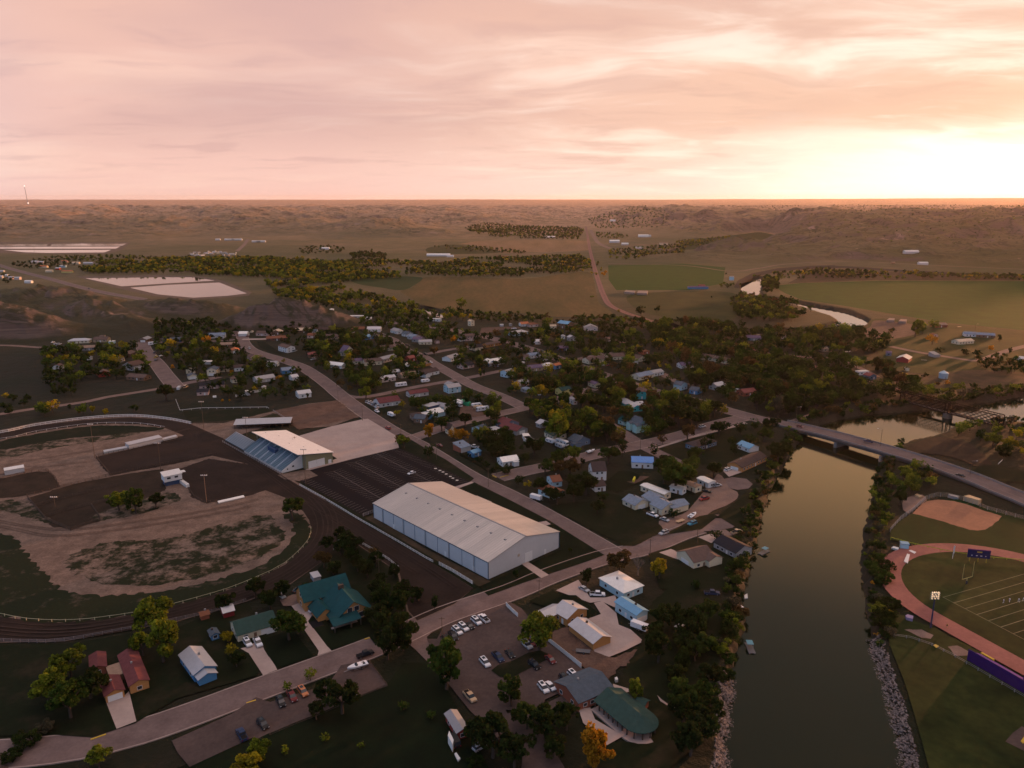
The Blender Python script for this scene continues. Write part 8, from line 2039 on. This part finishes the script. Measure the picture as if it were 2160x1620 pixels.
def person(p,rz,shirt,legs,label,walk=0.25,group=None):
 root = thing('person',label,'person',p,rz,group)
 V = [(0,0,.95),(0,0,1.2),(0,0,1.42),(0,0,1.52),(0,0,1.68),(.0,.19,1.40),(.05,.25,1.15),(.16,.24,.95),(0,-.19,1.40),(-.05,-.25,1.15),(.08,-.26,.92),(0,.1,.88),(walk,.11,.5),(walk * .9,.11,.06),(walk * .9 + .14,.11,.03),(0,-.1,.88),(-walk * .6,-.11,.5),(-walk * 1.3,-.11,.1),(-walk * 1.3 + .14,-.11,.05)]
 E = [(0,1),(1,2),(2,3),(3,4),(2,5),(5,6),(6,7),(2,8),(8,9),(9,10),(0,11),(11,12),(12,13),(13,14),(0,15),(15,16),(16,17),(17,18)]
 rad = [.15,.14,.16,.06,.105,.075,.05,.035,.075,.05,.035,.1,.065,.045,.04,.1,.065,.045,.04]
 me = bpy.data.meshes.new('body'); me.from_pydata(V,E,[]); o = link('body',me,root); m = o.modifiers.new('skin','SKIN'); o.modifiers.new('smooth','SUBSURF').levels = 1; o.modifiers['smooth'].render_levels = 1
 for i,r in enumerate(rad): me.skin_vertices[0].data[i].radius = (r,r)
 me.skin_vertices[0].data[0].use_root = True; me.materials.append(shirt)
 MB().frust((-.16,.16,-.22,.22),(-.13,.13,-.19,.19),.82,1.05).build('shorts',legs,root)
 return root
mw = mat('white_kit',(0.65,0.65,0.68)); mk = mat('dark_shorts',(0.03,0.03,0.06))
for i,(x,y,lb) in enumerate(((1983,220,'person in white kit standing first in the line on the football field'),(2034,210,'person in white kit second in the line on the football field'),(2112,212,'person in white kit third in the line on the football field'),(2152,205,'person in white kit last in the line at the photo edge'),(1507,428,'person in orange top walking on the running track'))):
 q = g(*cp('R',x,y)); q.z = ZL[0] - 0.1
 if i < 4:
  me = None
  person(q,0.7 * i,mw,mk,lb,.22,'players on the football field')
 else: person(q,1.0,mat('orange_top',(0.5,0.25,0.08)),mk,lb,.3)
# ---- plant everything
build_tree_list()
TX = np.array([t['x'] for t in TREES]); TY = np.array([t['y'] for t in TREES]); TZ = height(TX,TY)
for t,z in zip(TREES,TZ): t['z'] = float(z)
BR = [r_ for r_ in ROADS[-2:]]
TREES = [t for t in TREES if t['z'] > -3.2 and not (t['z'] > 4 and math.hypot(t['x'],t['y']) < 1300) and all(seg_d(t['x'],t['y'],P_) > hw_ + 0.3 * t['w'] for P_,hw_ in BR)]
def visible_px(t):
 ix,iy,zc = proj(t['x'],t['y'],t['h'] * .5)
 if ix < -60 or ix > 2220 or iy > 1700: return 0
 return t['w'] * t['h'] * (F / zc) ** 2
for t in TREES: t['px2'] = visible_px(t)
TREES.sort(key=lambda t: -t['px2'])
TREES = [t for t in TREES if t['px2'] > 0]
near,farT = TREES[:300],TREES[300:]
print('trees',len(TREES),'smallest single',near[-1]['px2'] ** .5)
LM = LANDMARKS
def rel(t):
 ds = sorted(((lx - t['x']) ** 2 + (ly - t['y']) ** 2,lx,ly,ph) for lx,ly,ph in LM)
 return ds
def rel_word(t,lx,ly,d):
 if d < 11: return 'close beside'
 vx,vy = t['x'] - lx,t['y'] - ly
 L = math.hypot(lx,ly); al = (vx * lx + vy * ly) / L; ac = (vx * ly - vy * lx) / L
 if abs(al) > abs(ac): return 'behind' if al > 0 else 'in front of'
 return 'right of' if ac > 0 else 'left of'
KW = {'conifer': 'conifer','shrub': 'shrub','bare': 'bare tree','round': 'round tree','tall': 'tall tree','spread': 'spreading tree','willow': 'drooping tree','sparse': 'open-crowned tree'}
used = {}
def size_word(t): return 'large ' if t['w'] > 14 else ('small ' if t['w'] < 6 else '')
def label_tree(t):
 ds = rel(t); base = size_word(t) + ('' if t['s'] == 'bare' else t['c'] + ' ') + KW[t['s']]
 for k in range(3):
  d2,lx,ly,ph = ds[k]; d = math.sqrt(d2)
  lb = f"{base} {rel_word(t, lx, ly, d)} the {ph}"
  if lb not in used and d < 60 and len(lb.split()) <= 16: return lb
 a,b = ds[0][3],ds[1][3]
 for x,y in ((ds[0],ds[1]),(ds[0],ds[2]),(ds[1],ds[2]),(ds[0],ds[3]),(ds[1],ds[3]),(ds[2],ds[3])):
  lb = f"{base} between the {x[3]} and {y[3]}"
  if lb not in used and len(lb.split()) <= 16: return lb
 for n_ in ('second','third','fourth','fifth','sixth','seventh','eighth','ninth','tenth'):
  lb = f"{n_} {base} outward from the {a}"
  if lb not in used and len(lb.split()) <= 16: return lb
 for k in range(1,5):
  for n_ in ('second','third','fourth','fifth','sixth','seventh','eighth'):
   lb = f"{n_} {base} outward from the {ds[k][3]}"
   if lb not in used and len(lb.split()) <= 16: return lb
 return f"{base} in the dense belt near the {a}"
near.sort(key=lambda t: rel(t)[0][0])
for i,t in enumerate(near):
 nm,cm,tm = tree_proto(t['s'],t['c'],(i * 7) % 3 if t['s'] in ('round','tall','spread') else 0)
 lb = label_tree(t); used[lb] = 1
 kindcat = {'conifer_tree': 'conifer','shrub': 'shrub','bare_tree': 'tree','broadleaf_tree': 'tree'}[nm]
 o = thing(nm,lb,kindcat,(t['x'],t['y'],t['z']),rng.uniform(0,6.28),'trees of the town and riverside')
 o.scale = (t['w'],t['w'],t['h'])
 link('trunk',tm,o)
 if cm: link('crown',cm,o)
def woods():
 cols = {k: (np.array(v[0]),np.array(v[1])) for k,v in TREECOL.items()}
 r = np.random.default_rng(5); Vs,Ts = [],[]; off = 0
 for t in farT:
  px = math.sqrt(t['px2']); n = int(np.clip(px * px * 0.30,36,420))
  nc = max(5,n // 14); w,h = t['w'],t['h']
  d = r.normal(size=(nc,3)); d /= np.linalg.norm(d,axis=1)[:,None]; rad = r.uniform(0.35,1.0,nc) ** .6
  ext = np.array([.38 * w,.38 * w,.30 * h]); cen = np.array([0,0,.60 * h]) if t['s'] != 'shrub' else np.array([0,0,.42 * h])
  cc = cen + d * rad[:,None] * ext; k = r.integers(0,nc,n)
  e = r.normal(size=(n,3)) * np.array([.085 * w,.085 * w,.07 * h]); C = cc[k] + e
  s = max(0.30,math.sqrt(w * h * 2.6 / n) * 0.85)
  V,_ = quads(C,s,r,0.4)
  V += np.array([t['x'],t['y'],t['z']]); Vs.append(V)
  lt,dk = cols[t['c']]; f = np.clip(.30 + .55 * (d[k,2] * .5 + .5) * r.uniform(.5,1.2,nc)[k] + r.normal(size=n) * .10 - .15,0,1)[:,None] * r.uniform(.65,1.1)  # upper leaves paler, sky glow painted into their colour
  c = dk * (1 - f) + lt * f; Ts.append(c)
  a = np.array([t['x'],t['y'],t['z'] - .3]); rr = .03 * w
  tv = np.array([[-rr,0,0],[rr,0,0],[rr * .5,0,h * .55],[-rr * .5,0,h * .55],[0,-rr,0],[0,rr,0],[0,rr * .5,h * .55],[0,-rr * .5,h * .55]]) + a
  Vs.append(tv); Ts.append(np.array([[.06,.045,.035]] * 2))
 V = np.concatenate(Vs); T = np.concatenate(Ts); nf = len(V) // 4
 m = bpy.data.materials.new('woods_leaves'); m.use_nodes = True; t_ = NT(m.node_tree); t_.n.clear(); at = t_.n.new('ShaderNodeAttribute'); at.attribute_name = 'leafcol'
 dfs = t_.n.new('ShaderNodeBsdfDiffuse'); tr = t_.n.new('ShaderNodeBsdfTranslucent'); mx = t_.n.new('ShaderNodeMixShader'); mx.inputs[0].default_value = .3
 t_.l.new(at.outputs['Color'],dfs.inputs[0]); t_.l.new(at.outputs['Color'],tr.inputs[0]); t_.l.new(dfs.outputs[0],mx.inputs[1]); t_.l.new(tr.outputs[0],mx.inputs[2]); o_ = t_.n.new('ShaderNodeOutputMaterial'); t_.l.new(mx.outputs[0],o_.inputs[0])
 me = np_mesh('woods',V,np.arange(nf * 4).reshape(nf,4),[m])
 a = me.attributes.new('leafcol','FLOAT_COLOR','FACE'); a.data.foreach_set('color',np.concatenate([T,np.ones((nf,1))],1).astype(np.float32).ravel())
 o = link('woods',me); tag(o,None,None,kind='stuff'); print('woods faces',nf)
woods()
# ---- the evening air
def haze_box():
 mb = MB(); mb.box(-36000,36000,-36000,36000,-8.5,230)
 m = bpy.data.materials.new('evening_haze'); m.use_nodes = True; t = NT(m.node_tree); t.n.clear()
 pv = t.n.new('ShaderNodeVolumePrincipled'); pv.inputs['Color'].default_value = (0.99,0.78,0.66,1)
 pv.inputs['Density'].default_value = HAZE; pv.inputs['Anisotropy'].default_value = 0.5
 o = t.n.new('ShaderNodeOutputMaterial'); t.l.new(pv.outputs[0],o.inputs['Volume'])
 h = mb.build('haze',m); tag(h,None,None,kind='stuff'); m.volume_intersection_method = 'FAST' if hasattr(m,'volume_intersection_method') else None
HAZE = 1.25e-5
try:
 haze_box()
except Exception as e:
 print('haze',e)
